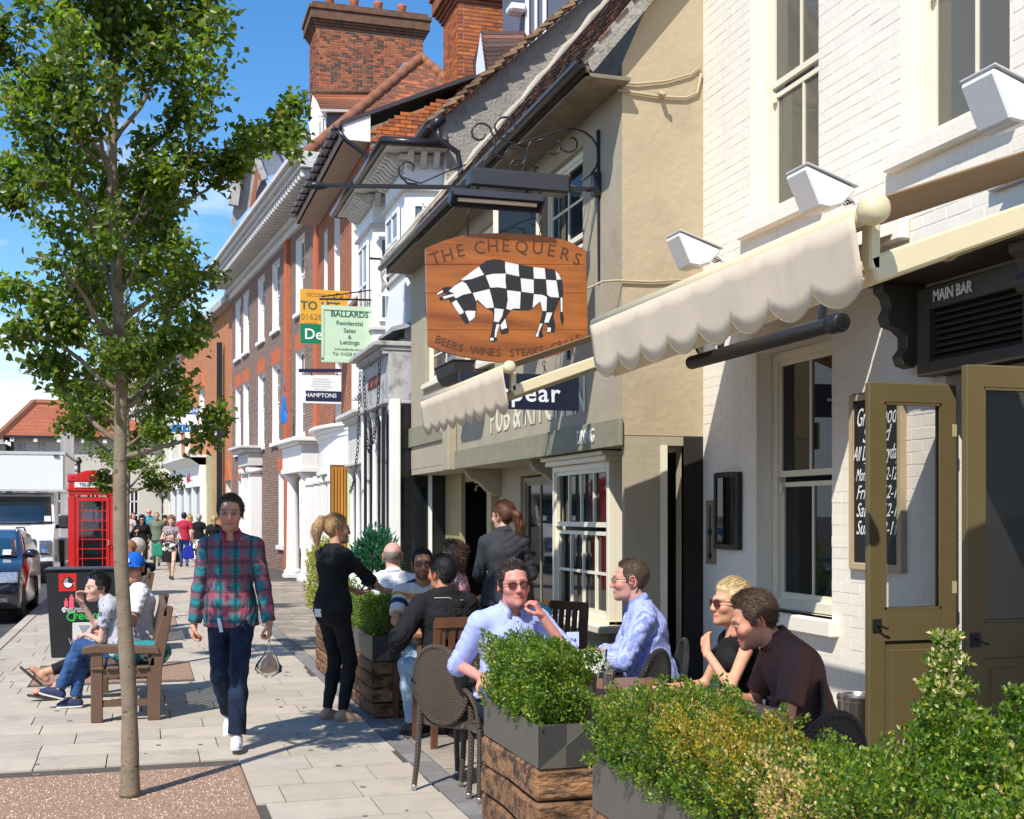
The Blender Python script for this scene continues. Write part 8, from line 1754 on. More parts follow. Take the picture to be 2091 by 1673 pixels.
hl = mat('headlamp', (.22, .22, .24), rough=.08, metal=.6, var=.6, vs=18, coat=1)
for e_ in (-1, 1):
    a_, b_ = (.60, .93) if e_ > 0 else (-.93, -.60); cabq(a_, b_, zb-.38, zb-.02, 'headlight', hl, .025); cabq(e_*.68 if e_ > 0 else -.86, e_*.86 if e_ > 0 else -.68, zb-.34, zb-.20, 'lamp_bowl', MT('chrome', (.7, .7, .7), metal=1, rough=.1), .04)
    x = xm+e_*(hw+.20); MB().box(x-.13, Yf+.15, zc(1080), x+.13, Yf+.33, zc(1052)).build('mirror', plas, tk, bevel=.05); MB().bar((x, Yf+.28, zc(1076)), (xm+e_*hw*.95, Yf+.5, zc(1076)), .10).build('mirror_arm', plas, tk)
    for yy in (.45, 3.9):
        M0 = Matrix.Translation((xm+e_*(hw-.12), Yf+yy, .24)) @ Matrix.Rotation(R(90), 4, 'Y'); MB().lathe([(.20, -.11), (.33, -.11), (.355, -.08), (.355, .08), (.33, .11), (.20, .11)], 24, M0).build('wheel', tyre, tk, True, auto=40)
        MB().lathe([(.0001, -.10), (.20, -.10), (.20, .10), (.0001, .10)], 16, M0).build('rim', MT('grille_silver', (.25, .25, .27)), tk)
MB().add([ins(.62, -.5, zh-.0), ins(.62, -.5, zh)], []) if False else None
MB().box(XL+.1, Yf+1.9, .35, XR-.1, Yf+5.1, .95).build('chassis', blk, tk); o = MB().box(0, 0, 0, .16, .006, .14).build('tax_disc', MT('poster_white', (.74, .74, .74)), tk); o.location = ins(.70, .0-.03, zh+.10); cabq(-.7, .3, zh+.015, zh+.035, 'wiper', blk, .035)
# ------------------------------------------------------------------ dark estate car
cp_ = mat('dark_blue_car_paint', (.010, .016, .030), rough=.16, var=.1, vs=3, metal=.35, coat=1, spec=.6)
car = empty('parked_car', (0, 0, 0), 0, 'dark blue car with roof rails parked at the left edge', 'car'); Yc = 20.9; cx = -2.77; hw = .89; G0 = -.12
pr = [(4.35, .35), (4.40, .95), (4.25, 1.10), (3.9, 1.43), (2.9, 1.50), (2.1, 1.47), (1.15, 1.03), (.95, .98), (.25, .86), (.04, .70), (0, .52), (.03, .30), (.15, .22), (4.2, .22)]
def cs(s_, y_, z_):
    t = max(0, (z_-.95)/.52); k = 1-.20*t; nose = .16*abs(s_)**2.5*max(0, 1-y_/1.0)+(.10*abs(s_)**2.5 if y_ < 2.2 and z_ > 1.0 else 0); return (cx+hw*s_*k, Yc+y_+nose, G0+z_)
cols = [-1, -.95, -.85, -.5, 0, .5, .85, .95, 1]; nC = len(cols); vs = [cs(s_, y_, z_-(.03 if abs(s_) == 1 and z_ > 1.3 else 0)) for y_, z_ in pr for s_ in cols]; N_ = len(pr)
mb = MB().add(vs, [(i*nC+j, i*nC+j+1, ((i+1) % N_)*nC+j+1, ((i+1) % N_)*nC+j) for i in range(N_) for j in range(nC-1)]); mb.add([vs[i*nC] for i in range(N_)], [tuple(range(N_))]); mb.add([vs[i*nC+nC-1] for i in range(N_)], [tuple(range(N_-1, -1, -1))]); mb.build('car_body', cp_, car, True, bevel=.03, auto=50)
def cq(s0, s1, ya, za, yb, zb_, nm, m_, off=.012):
    mb = MB(); n = 8; V = []
    for k in range(4):
        t = k/3
        for i in range(n+1): s_ = s0+(s1-s0)*i/n; x, y, z = cs(s_, ya+(yb-ya)*t, za+(zb_-za)*t); V.append((x, y-off, z+off*.6))
    mb.add(V, [(k*(n+1)+i, k*(n+1)+i+1, (k+1)*(n+1)+i+1, (k+1)*(n+1)+i) for k in range(3) for i in range(n)]); o = mb.build(nm, m_, car, True); o.modifiers.new('s', 'SOLIDIFY').thickness = .008; return o
cws = mat('car_windscreen', (.012, .045, .075), rough=.05, var=.3, vs=3, spec=1, coat=1); cq(-.88, .88, 1.20, 1.055, 2.05, 1.445, 'windscreen', cws); cq(-.5, .5, .02, .62, .16, .78, 'grille', plas); cq(-.6, .6, .015, .32, .0, .48, 'lower_grille', plas, .02)
for e_ in (-1, 1):
    cq(.62*e_, .96*e_, .035, .66, .24, .82, 'headlight', MT('car_lamp', (.55, .58, .62), rough=.1, metal=.6, var=.5, vs=25, coat=1), .02); cq(.66*e_, .80*e_, .03, .34, .02, .42, 'fog_lamp', hl, .02)
    mb = MB().prism([(1.55, 1.06), (2.15, 1.39), (3.7, 1.36), (4.05, 1.08)], 0, .01, lambda a, b, t: tuple(Vector(cs(e_*1.0, a, b-.02))+Vector((e_*(.004+t), 0, 0)))); mb.build('side_window', cws, car); x = cs(e_, 1.6, 1.1)[0]+e_*.12
    MB().sph((x, Yc+1.45, G0+1.10), (.12, .07, .075), 12, 8).build('mirror', cp_, car, True); MB().bar((x-e_*.1, Yc+1.5, G0+1.05), (cs(e_, 1.6, 1.0)[0], Yc+1.55, G0+1.03), .05).build('mirror_arm', plas, car)
    MB().tube([tuple(cs(e_*.92, 2.15, 1.44)), tuple(Vector(cs(e_*.92, 2.3, 1.50))+Vector((0, 0, .03))), tuple(Vector(cs(e_*.92, 3.7, 1.50))+Vector((0, 0, .02))), tuple(cs(e_*.92, 3.9, 1.42))], .018, 6).build('roof_rail', MT('chrome_dull', (.35, .35, .36), metal=.8, rough=.3), car, True)
    for yy in (.85, 3.5):
        M0 = Matrix.Translation((cx+e_*(hw-.10), Yc+yy, G0+.32)) @ Matrix.Rotation(R(90), 4, 'Y'); MB().lathe([(.21, -.10), (.30, -.105), (.32, -.08), (.32, .08), (.30, .105), (.21, .10)], 24, M0).build('wheel', tyre, car, True, auto=40); MB().lathe([(.0001, -.08), (.21, -.09), (.21, .09), (.0001, .08)], 14, M0).build('rim', MT('grille_silver', (.25, .25, .27)), car)
o = MB().box(0, 0, 0, .13, .004, .13).build('tax_disc', MT('poster_white', (.74, .74, .74)), car); o.location = Vector(cs(.62, 1.25, 1.08))+Vector((0, -.06, .01)); o.rotation_euler = (-.9, 0, 0)
MB().box(cx-.26, Yc-.015, G0+.42, cx+.26, Yc-.002, G0+.53).build('number_plate', MT('plate_white', (.6, .6, .57)), car)
# ------------------------------------------------------------------ cloth with patterns driven by 'pc'
def patmat(name, base, stripes, rough=.85, mul=False):
    """stripes: list of (axis, period, width, offset, colour, strength)"""
    m = bpy.data.materials.new(name); m.use_nodes = True; t = m.node_tree; N = t.nodes; K = t.links.new; b = N['Principled BSDF']; b.inputs['Roughness'].default_value = rough; b.inputs['Specular IOR Level'].default_value = .15
    a = N.new('ShaderNodeAttribute'); a.attribute_name = 'pc'; sp = N.new('ShaderNodeSeparateXYZ'); K(a.outputs['Vector'], sp.inputs[0]); c = N.new('ShaderNodeRGB'); c.outputs[0].default_value = (*base, 1); out = c.outputs[0]
    for ax, per, wd, off, col, st in stripes:
        m1 = N.new('ShaderNodeMath'); m1.operation = 'MULTIPLY_ADD'; m1.inputs[1].default_value = 1/per; m1.inputs[2].default_value = off+50; K(sp.outputs[ax], m1.inputs[0]); f = N.new('ShaderNodeMath'); f.operation = 'FRACT'; K(m1.outputs[0], f.inputs[0])
        l = N.new('ShaderNodeMapRange'); l.inputs[1].default_value = wd+.04; l.inputs[2].default_value = wd; l.inputs[3].default_value = 0; l.inputs[4].default_value = st; K(f.outputs[0], l.inputs[0])
        mx = N.new('ShaderNodeMix'); mx.data_type = 'RGBA'; mx.blend_type = 'MULTIPLY' if mul else 'MIX'; K(l.outputs[0], mx.inputs[0]); K(out, mx.inputs[6]); mx.inputs[7].default_value = (*col, 1); out = mx.outputs[2]
    K(out, b.inputs['Base Color']); nz = N.new('ShaderNodeTexNoise'); nz.inputs['Scale'].default_value = 55; bp = N.new('ShaderNodeBump'); bp.inputs['Strength'].default_value = .3; bp.inputs['Distance'].default_value = .003; K(nz.outputs[0], bp.inputs['Height']); K(bp.outputs[0], b.inputs['Normal']); return m
def splot(name, c1, c2, sc=40, lo=.48, hi=.52): return mat('cloth_'+name, c1, rough=.85, var=.05, vs=sc, col2=c2, c2=(lo, hi), spec=.15)
plaid = patmat('plaid_flannel', (.012, .19, .21), [(0, .118, .45, .10, (.34, .006, .045), .50), (2, .118, .45, .25, (.38, .004, .040), .46), (0, .105, .22, .55, (.012, .03, .045), .6), (2, .105, .20, .80, (.010, .03, .045), .6), (0, .0525, .10, .2, (.07, .17, .20), .35), (2, .0525, .10, .4, (.18, .12, .16), .3)])
jeans = clothm('dark_jeans', (.020, .036, .072), var=.45, vs=7, rough=.8, col2=(.011, .017, .036), c2=(.42, .6)); jeansl = clothm('mid_jeans', (.035, .085, .21), var=.25, vs=6); jeansp = clothm('pale_jeans', (.25, .34, .42), var=.2); blackc = clothm('black_cloth', (.014, .014, .015), var=.2); blackd = clothm('faded_black_denim', (.017, .017, .019), var=.35, vs=8)
navy = clothm('navy_cloth', (.015, .018, .035)); whitec = clothm('white_cotton', (.72, .72, .74), var=.03); blues = patmat('blue_oxford', (.36, .43, .78), [(0, .006, .4, 0, (.42, .48, .82), .4)]); bstripe = patmat('blue_striped', (.42, .47, .78), [(0, .016, .42, 0, (.13, .20, .62), .6)])
brown = clothm('brown_polo', (.135, .068, .056), var=.06); grey = clothm('charcoal_shirt', (.040, .042, .050), var=.1); rug = patmat('rugby_stripe', (.55, .53, .50), [(2, 10, .0, 0, (0, 0, 0), 0), (2, .21, .20, .165, (.50, .24, .06), 1), (2, .21, .22, .545, (.030, .04, .12), 1)])
hood = clothm('black_hoodie', (.014, .014, .016), var=.1); pink = splot('pink_print', (.55, .16, .28), (.75, .62, .62), 60); turq = clothm('turquoise', (.10, .42, .48)); redt = clothm('raspberry', (.42, .03, .06)); zeb = splot('zebra_skirt', (.03, .03, .03), (.7, .68, .64), 14, .49, .51)
greyp = splot('grey_print', (.20, .15, .17), (.42, .36, .38), 50); sage = clothm('sage', (.16, .20, .14)); teal = clothm('bright_teal', (.03, .28, .42)); greyt = splot('grey_tee', (.42, .42, .46), (.10, .12, .2), 22, .60, .63); check = patmat('gingham', (.55, .60, .68), [(0, .03, .5, 0, (.05, .08, .2), .7), (2, .03, .5, 0, (.05, .08, .2), .7)])
sk1, sk2, sk3 = (.52, .27, .18), (.58, .32, .22), (.36, .17, .095); SE = .45
whs = MT('white_shoe', (.62, .64, .68), rough=.5); wsole = MT('pale_sole', (.55, .55, .54)); nvs = MT('navy_canvas', (.02, .03, .08), rough=.8)
def gnd(u, v): return PZ(u, v, 0)
def face(yaw_deg): return R(yaw_deg)     # 180 = towards us along the street
# walking man in plaid
p = gnd(480, 1522); p = Vector((p.x, p.y+.10, 0))
wm1 = person((p.x-.02, p.y, 0), R(170), dict(h=1.83, skin=sk1, lod=0, pelvis=(0, 0, .965), lean=(0, .03, 1), yaw=R(2), hair=('short', (.045, .028, .018)), beard=.18, iris=(.06, .07, .08), seed=4,
    top=dict(m=plaid, collar=1, hem=.115, e=.016, sleeve=1.98, placket=1, bm=MT('dark_button', (.03, .03, .035))), bottom=dict(m=jeans, e=.008, flare=.018, amp=1.3),
    foot={1: (.05, -.36, .17), -1: (-.07, .30, .10)}, footdir={1: (.1, .75, -.75), -1: (-.08, 1, .12)}, knee={1: (.1, 1, 0), -1: (0, 1, 0)}, sw=.94, hand={1: (.265, -.02, .86), -1: (-.29, .14, .825)}, elbow={1: (.25, -1, 0), -1: (-.25, -1, 0)}, handdir={1: (.02, .05, -1), -1: (-.05, .18, -1)}, palm={1: (-1, .1, 0), -1: (1, 0, 0)}, curl={1: .75, -1: .95}, shoem=whs, solem=wsole),
    'man in red and teal plaid shirt walking towards us with a carrier bag')
# wrist watch
wr = wm1['wr'][-1]; MB().tube([tuple(Vector(wr)+Vector((0, 0, .035))+Vector((.031*math.cos(a), .028*math.sin(a), 0))) for a in np.linspace(0, 6.28, 13)[:-1]], .009, 6, closed=True).build('watch', blk, wm1['root'], True)
# shirt label, carrier bag
o = MB().box(-.012, 0, -.05, .012, .003, .05).build('shirt_tag', MT('pale_card', (.6, .66, .8)), wm1['root']); o.location = (.06, .168, .865); o.rotation_euler = (0, R(12), 0)
bagp = wm1['root'].matrix_basis @ Vector(tuple(wm1['wr'][-1]+np.array((0, .02, -.13)))); bag = empty('carrier_bag', tuple(bagp), 0, 'clear plastic bag of bread rolls hanging from the walking man\'s hand', 'bag')
rg = np.random.RandomState(3); V, F = [], []; nr_, ns = 9, 20
for i in range(nr_):
    t = i/(nr_-1); r_ = [.006, .012, .022, .036, .055, .070, .078, .070, .02][i]
    for k in range(ns): a = 2*math.pi*k/ns; V.append((r_*math.cos(a)*(1.05+.12*math.sin(3*a+i))*(1.15), r_*math.sin(a)*.75*(1+.12*math.sin(5*a)), -.01-.245*t+.006*math.sin(4*a+i)))
F = [(i*ns+k, i*ns+(k+1) % ns, (i+1)*ns+(k+1) % ns, (i+1)*ns+k) for i in range(nr_-1) for k in range(ns)]
npmesh('plastic', np.array(V), np.array(F), glassmat('clear_plastic', (.75, .68, .6), .15, .16), bag, True)
for (x, y, z, a) in ((-.028, 0, -.17, .3), (.03, .012, -.165, -.35), (0, -.015, -.20, 1.4), (.005, .02, -.145, .1)): o = MB().sph((0, 0, 0), (.028, .026, .06), 12, 8).build('bread_roll', MT('bread', (.55, .28, .12), rough=.7, var=.2, vs=20), bag, True); o.location = (x, y, z); o.rotation_euler = (a*.3, a, 0)
MB().tube([(0, 0, -.01), (.004, 0, .03), (0, .0, .055)], [.008, .006, .008], 7).build('handle', MT('clear_handle', (.6, .6, .6), rough=.3), bag, True)
# waitress in black
p = gnd(676, 1472); wt = person((p.x+.02, p.y+.03, 0), R(-60), dict(h=1.66, fem=1, skin=(.5, .26, .17), lod=0, pelvis=(0, 0, .905), lean=(.0, .02, 1), yaw=R(-22), hair=('tail', (.36, .22, .10)), tail=[(0, -.085, .075), (.0, -.13, .075), (0, -.165, .02), (.0, -.160, -.09)], tailr=[.022, .034, .042, .014], seed=8,
    top=dict(m=blackc, hem=.05, e=.018, sleeve=1.35, amp=1.0, neck=1, vneck=.02), bottom=dict(m=blackd, e=.006, flare=.0, amp=.9), hand={1: (.12, .56, .93), -1: (-.10, .36, 1.0)}, elbow={1: (.6, -1, -.6), -1: (-.6, -.6, -.6)}, handdir={1: (.1, 1, .05), -1: (.3, 1, .2)}, palm={1: (0, 0, -1), -1: (0, 0, 1)}, curl={1: .5, -1: .7},
    foot={1: (.10, .02, .075), -1: (-.07, .0, .075)}, footdir={1: (.5, .9, -.1), -1: (.2, 1, -.1)}, shoem=MT('tan_pump', (.42, .27, .18), rough=.5), solem=MT('tan_sole', (.3, .2, .14))), 'blonde waitress in black leaning over the hedge to a table')
hd = wt['root'].matrix_basis @ Vector(tuple(wt['wr'][-1]+np.array((.03, .12, .03)))); o = MB().box(-.09, -.07, 0, .09, .07, .008).box(-.09, .05, 0, .09, .075, .07).build('card_reader', blk, None, bevel=.004); o.location = hd; o.rotation_euler = (.3, .2, R(40)); tag(o, 'small black folder held by the blonde waitress', 'folder')
o = MB().box(-.04, -.004, -.032, .04, .004, .032).build('pocket_pad', whitec, wt['root'], bevel=.003); o.location = tuple(wt['pel']+np.array((-.02, -.134, -.04))); o.rotation_euler = (.1, 0, 0)
# waitress two, charcoal shirt
p = PD(1030, 1400, 10.25); w2 = person((p.x, p.y, .05), R(-8), dict(h=1.74, fem=1, skin=(.55, .34, .26), lod=0, yaw=R(32), pitch=-.0, hair=('tail', (.11, .045, .022)), tail=[(0, -.10, .045), (.03, -.14, .01), (.055, -.14, -.07), (.075, -.115, -.15)], tailr=[.022, .032, .038, .016], glasses='clear',
    pelvis=(0, 0, .93), lean=(0, .05, 1), top=dict(m=grey, collar=1, hem=.10, e=.022, sleeve=1.9, amp=1.0), bottom=dict(m=blackc), hand={1: (.2, .30, 1.05), -1: (-.15, .34, 1.05)}, elbow={1: (.35, -1, -.4), -1: (-.35, -1, -.4)}), 'brown haired waitress in charcoal shirt seen from behind at the pub door')
MB().tube([tuple(w2['TH']((.0, -.10, .045))), tuple(w2['TH']((.01, -.118, .035)))], [.024, .024], 10).build('hair_tie', blk, w2['root'], True)
MB().tor if False else None
# seated people: hips at .47 m, chairs already stand there
def seated(u, d, rz, sp, label, z=.50, dz=0, dx=0, dy=0):
    p = PD(u, 1200, d); b = dict(pelvis=(0, 0, z), lean=(0, -.04, 1), foot={1: (.12, .42, .085), -1: (-.12, .42, .085)}, knee={1: (.15, .4, 1), -1: (-.15, .4, 1)}, hand={1: (.17, .42, .74), -1: (-.17, .42, .74)}, handdir={1: (-.5, 1, -.1), -1: (.5, 1, -.1)}, palm={1: (-.2, 0, -1), -1: (.2, 0, -1)}, elbow={1: (.7, -.6, -.6), -1: (-.7, -.6, -.6)})
    b.update(sp); return person((p.x+dx, p.y+dy, dz), rz, b, label)
# man in blue shirt with sunglasses (towards us)
E = seated(1035, 7.05, R(186), dict(pelvis=(0, 0, .585), h=1.80, heavy=.35, skin=(.56, .25, .20), lod=0, glasses='dark', lensc=(.10, .018, .012), gsize=.86, yaw=R(-8), roll=.04, hair=('short', (.030, .022, .018)), hthick=.011, lean=(.0, .10, 1), seed=14, top=dict(m=blues, collar=1, hem=-.02, e=.022, sleeve=1.12, seat=1, placket=1, bm=whitec, amp=1.0), bottom=dict(m=navy),
    hand={-1: (-.115, .25, 1.07), 1: (.22, .16, .74)}, elbow={-1: (-1, .2, -1.4), 1: (.2, -1, 0)}, handdir={-1: (.42, -.12, .8), 1: (-.2, 1, -.4)}, palm={-1: (.8, -.5, -.2), 1: (-.2, 0, -1)}, curl={-1: .95, 1: .5}, neck=(0, .30, 0)), 'man in plain blue shirt and red lensed sunglasses resting his chin on his hand')
# man in striped shirt, profile to the left
F_ = seated(1340, 7.45, R(72), dict(pelvis=(0, 0, .60), h=1.78, heavy=.25, skin=(.55, .29, .22), lod=0, glasses='clear', yaw=R(-2), pitch=.05, hair=('short', (.085, .055, .038)), hthick=.006, lean=(0, .20, 1), seed=24, top=dict(m=bstripe, collar=1, hem=-.0, e=.022, sleeve=1.5, seat=1, amp=1.3), bottom=dict(m=clothm('beige_trousers', (.35, .28, .2))), hand={1: (.05, .42, .80), -1: (-.10, .44, .76)}, handdir={1: (-.9, .5, 0), -1: (.9, .5, 0)}), 'man in blue striped shirt seen in profile beside the white sash window')
# blonde woman
Gw = seated(1512, 6.35, R(84), dict(pelvis=(0, 0, .57), h=1.66, fem=1, skin=(.62, .32, .20), lod=0, glasses='dark', lensc=(.06, .015, .012), framec=(.6, .6, .6), gsize=1.1, yaw=R(6), hair=('tail', (.55, .40, .20)), tail=[(0, -.10, .04), (0, -.12, .0), (0, -.11, -.05), (0, -.10, -.10)], tailr=[.02, .028, .024, .012], lean=(0, .04, 1), seed=31, top=dict(m=blackc, hem=.0, sleeve=0, e=.008, seat=1, vneck=.12, amp=.6), bottom=dict(m=blackc), hand={1: (.14, .34, .74), -1: (-.10, .22, .95)}, elbow={-1: (-1, -.1, -1), 1: (.6, -.6, -.8)}, handdir={-1: (.62, -.12, .65), 1: (-.2, 1, 0)}, palm={-1: (.2, -.9, -.3), 1: (0, 0, -1)}, curl={-1: .25}), 'blonde woman in black top and sunglasses with a hand on her chest')
# man in brown polo, near
Hm = seated(1660, 5.82, R(76), dict(pelvis=(0, 0, .56), h=1.80, heavy=.45, skin=(.56, .26, .17), lod=0, yaw=R(-6), pitch=.36, hair=('short', (.075, .045, .028)), hthick=.015, beard=.35, lean=(0, .22, 1), slump=(0, .25, 0), neck=(0, .75, -.1), seed=41, top=dict(m=brown, collar=1, hem=-.0, e=.020, sleeve=.78, seat=1, amp=1.1), bottom=dict(m=navy), hand={1: (.10, .42, .78), -1: (-.15, .42, .78)}), 'dark haired man in brown polo shirt looking down beside the blonde woman')
# striped top man
Bm = seated(862, 9.85, R(184), dict(pelvis=(0, 0, .585), h=1.76, skin=(.42, .20, .12), lod=0, glasses='dark', lensc=(.02, .012, .01), gsize=1.12, yaw=R(-12), hair=('short', (.012, .010, .009)), hthick=.007, beard=.75, seed=51, top=dict(m=rug, hem=0, e=.020, sleeve=.75, seat=1, vneck=.08), bottom=dict(m=jeansp), hand={1: (.20, .40, .76), -1: (-.18, .34, .76)}), 'bearded man in sunglasses and a tan and navy striped top')
st = MB().tube([tuple(Bm['nb']+np.array(q)) for q in ((-.07, .02, -.01), (-.04, .11, -.10), (0, .145, -.17), (.04, .11, -.10), (.07, .02, -.01))], .004, 5); st.build('neck_strap', blk, Bm['root'], True)
Cm = seated(912, 8.80, R(6), dict(pelvis=(0, 0, .55), h=1.80, skin=(.42, .20, .12), lod=0, yaw=R(18), hair=('short', (.010, .010, .011)), hthick=.011, lean=(0, .10, 1), seed=61, top=dict(m=hood, hem=0, e=.034, sleeve=1.95, seat=1, amp=1.2, neck=0), bottom=dict(m=jeansp), hand={1: (.15, .40, .78), -1: (-.30, .22, .72)}), 'man in black hoodie seen from behind on a slatted chair')
V, Fq = field_mesh([prim_tor(Cm['nb']-Cm['up']*.07-Cm['fwd']*.06, Cm['nb']-Cm['up']*.02-Cm['fwd']*.035, (.13, .045), (.12, .07), Cm['side'], .03), prim_seg(Cm['nb']-Cm['fwd']*.08-Cm['up']*.10-Cm['side']*.06, Cm['nb']-Cm['fwd']*.08-Cm['up']*.10+Cm['side']*.06, .05, .05, k=.04)], .011); npmesh('hood', V, Fq, hood, Cm['root'], True)
MB().tube([tuple(Cm['nb']+Cm['side']*x-Cm['fwd']*(.105-.3*x*x)-Cm['up']*(.035+.02*(x > 0))) for x in np.linspace(-.11, .11, 9)], .004, 5).build('hood_trim', MT('grey_cable', (.4, .38, .36)), Cm['root'], True)
Am = seated(803, 10.9, R(-8), dict(pelvis=(0, 0, .59), h=1.82, heavy=.5, skin=(.60, .30, .24), lod=0, yaw=R(-5), hair=('bald', (.22, .18, .15)), lean=(0, .06, 1), seed=71, top=dict(m=whitec, hem=0, e=.022, sleeve=.8, seat=1, amp=1.3, collar=1), bottom=dict(m=navy)), 'bald man in a white shirt seen from behind')
Dw = seated(926, 10.7, R(58), dict(pelvis=(0, 0, .66), h=1.66, fem=1, skin=(.60, .34, .26), lod=1, glasses='clear', yaw=R(12), hair=('bob', (.13, .075, .045)), hlen=.05, seed=81, top=dict(m=pink, hem=0, e=.02, sleeve=1.3, seat=1), bottom=dict(m=navy)), 'brown haired woman in glasses and a pink and white print top')
Iw = seated(1112, 9.55, R(120), dict(h=1.62, fem=1, skin=sk1, lod=1, yaw=R(30), hair=('bob', (.08, .05, .03)), top=dict(m=turq, hem=0, e=.024, sleeve=1.6, seat=1, amp=1.5), bottom=dict(m=navy), lean=(.1, .35, 1)), 'person in turquoise top half hidden behind the charcoal shirted waitress')
slat_chair((3.14, 9.5, 0), R(120), 'wooden chair under the person in the turquoise top')
# person in the doorway
p = PX(925, 1050, 4.6); person((p.x, p.y, .12), R(95), dict(h=1.9, lod=1, skin=sk1, top=dict(m=check, hem=.12, e=.022, sleeve=1.9), bottom=dict(m=jeans), hair=('short', (.05, .03, .02)), hand={1: (.22, .1, .95), -1: (-.22, .1, .95)}), 'person in blue and white checked shirt standing inside the pub doorway')
# bench: woman with cigarette, man in cap
def bseat(u, d, z, rz, sp, label, dx=0):
    p = PD(u, 1200, d); b = dict(pelvis=(0, 0, z)); b.update(sp); return person((p.x+dx, p.y, 0), rz, b, label)
Wb = bseat(262, 10.45, .47, R(80), dict(h=1.64, fem=1, heavy=.15, skin=(.58, .36, .27), lod=0, hair=('short', (.014, .012, .013)), hthick=.018, lean=(-.02, .30, 1), slump=(0, .2, 0), yaw=R(36), pitch=.04, seed=91, top=dict(m=greyt, hem=.0, e=.020, sleeve=.55, seat=1, collar=1, amp=1.2), bottom=dict(m=jeansl, e=.012, amp=1.2), foot={1: (.02, .44, .085), -1: (-.02, .56, .17)}, footdir={1: (.1, 1, -.05), -1: (.15, 1, .25)}, knee={1: (.1, .6, 1), -1: (.0, .7, 1.1)}, hand={1: (.16, .42, .88), -1: (.05, .35, .62)}, elbow={1: (.5, .3, -1), -1: (-.8, -.6, -.4)}, handdir={1: (-.1, .25, 1), -1: (.8, .8, -.1)}, palm={1: (-.7, -.6, 0), -1: (0, 0, -1)}, curl={1: .55, -1: .5}, shoem=nvs, solem=wsole), 'black haired woman on the bench holding a cigarette to her mouth')
cg_ = Wb['root'].matrix_basis @ Vector(tuple(Wb['wr'][1]+np.array((-.03, .05, .15)))); o = MB().tube([(0, 0, 0), (-.005, -.03, .02)], .004, 6).tube([(-.005, -.03, .02), (-.0075, -.045, .03)], .0042, 6).build('cigarette', MT('paper_white', (.75, .74, .72)), None, True); o.location = cg_; tag(o, 'lit cigarette in the raised hand of the woman on the bench', 'cigarette')
Mb = bseat(290, 11.05, .50, R(92), dict(h=1.76, skin=(.55, .28, .18), lod=0, hair=('short', (.12, .08, .05)), hthick=.006, lean=(0, .06, 1), yaw=R(64), pitch=.0, seed=101, top=dict(m=whitec, hem=.03, e=.022, sleeve=.62, seat=1, amp=1.3), bottom=dict(m=blackd, leg=1.85), foot={1: (.0, .95, .22), -1: (.05, .78, .10)}, footdir={1: (0, .75, .7), -1: (0, 1, .2)}, knee={1: (0, .6, 1), -1: (0, .6, 1)}, hand={1: (.08, .30, .62), -1: (-.1, .30, .60)}, elbow={1: (.9, -.6, -.6), -1: (-.8, -.6, -.6)}, shoes='flip'), 'young man in white tee shirt and blue baseball cap on the bench')
# the cap
D_, HF_, r_ = head_shape(0, 0, 0); hv = D_*(r_+.016)[:, None]; mk = (hv[:, 2] > .035-.25*0*hv[:, 1]); keep = mk[HF_].all(1); QH, hc_m = Mb['QH'], Mb['hc']; s_ = Mb['s']*1.06
cap = empty('baseball_cap', tuple(Mb['root'].matrix_basis @ Vector(tuple(hc_m))), 0, 'blue baseball cap with white emblem on the young man', 'cap'); Rm = np.array(Mb['root'].matrix_basis.to_3x3())
hv[:, 2] = .035+(hv[:, 2]-.035)*1.12; capm_ = clothm('cap_blue', (.01, .11, .50), var=.08); npmesh('crown', (hv*s_)@QH.T@Rm.T, HF_[keep], capm_, cap, True)
V = []; n = 14
for k in range(5):
    for i in range(n+1): a = -1.1+2.2*i/n; rr = .085+.075*(k/4)*max(math.cos(a), 0)**.5; V.append((rr*math.sin(a)*.92, rr*math.cos(a)+.005, .036-.012*(k/4)**2*1-.012*math.sin(a)**2+.006))
V = (np.array(V)*s_)@QH.T@Rm.T; Fb = [(k*(n+1)+i, k*(n+1)+i+1, (k+1)*(n+1)+i+1, (k+1)*(n+1)+i) for k in range(4) for i in range(n)]; o = npmesh('peak', V, np.array(Fb), capm_, cap, True); o.modifiers.new('s', 'SOLIDIFY').thickness = .004
Me = Matrix.Translation(Vector(tuple(((np.array((0, .112, .075))*s_)@QH.T@Rm.T)))); ex = Vector(tuple((np.array((-1, 0, 0.))@QH.T@Rm.T))); ez = Vector(tuple((np.array((0, -.35, 1.))@QH.T@Rm.T))).normalized(); text('A', .055, Me @ face_M((0, 0, 0), ex, ez), white, cap, bold=.002, shear=.15, ext=.003)
# bag on the bench
bg_ = empty('cloth_bag', (-.02, 10.42, .44), 0, 'teal and white patterned cloth on the bench seat', 'bag'); V, Fq = field_mesh([prim_ell((0, .05, .08), (.24, .17, .09), k=.03), prim_ell((.12, .0, .07), (.12, .14, .09), k=.03)], .012); V = V+vnormals(V, Fq)*folds(V, .02, 4)[:, None]; npmesh('bag_cloth', V, Fq, mat('teal_pattern', (.02, .22, .22), rough=.8, col2=(.55, .62, .60), c2=(.56, .6), vs=16, dark=((.015, .02, .02), 9, .55, .6)), bg_, True)
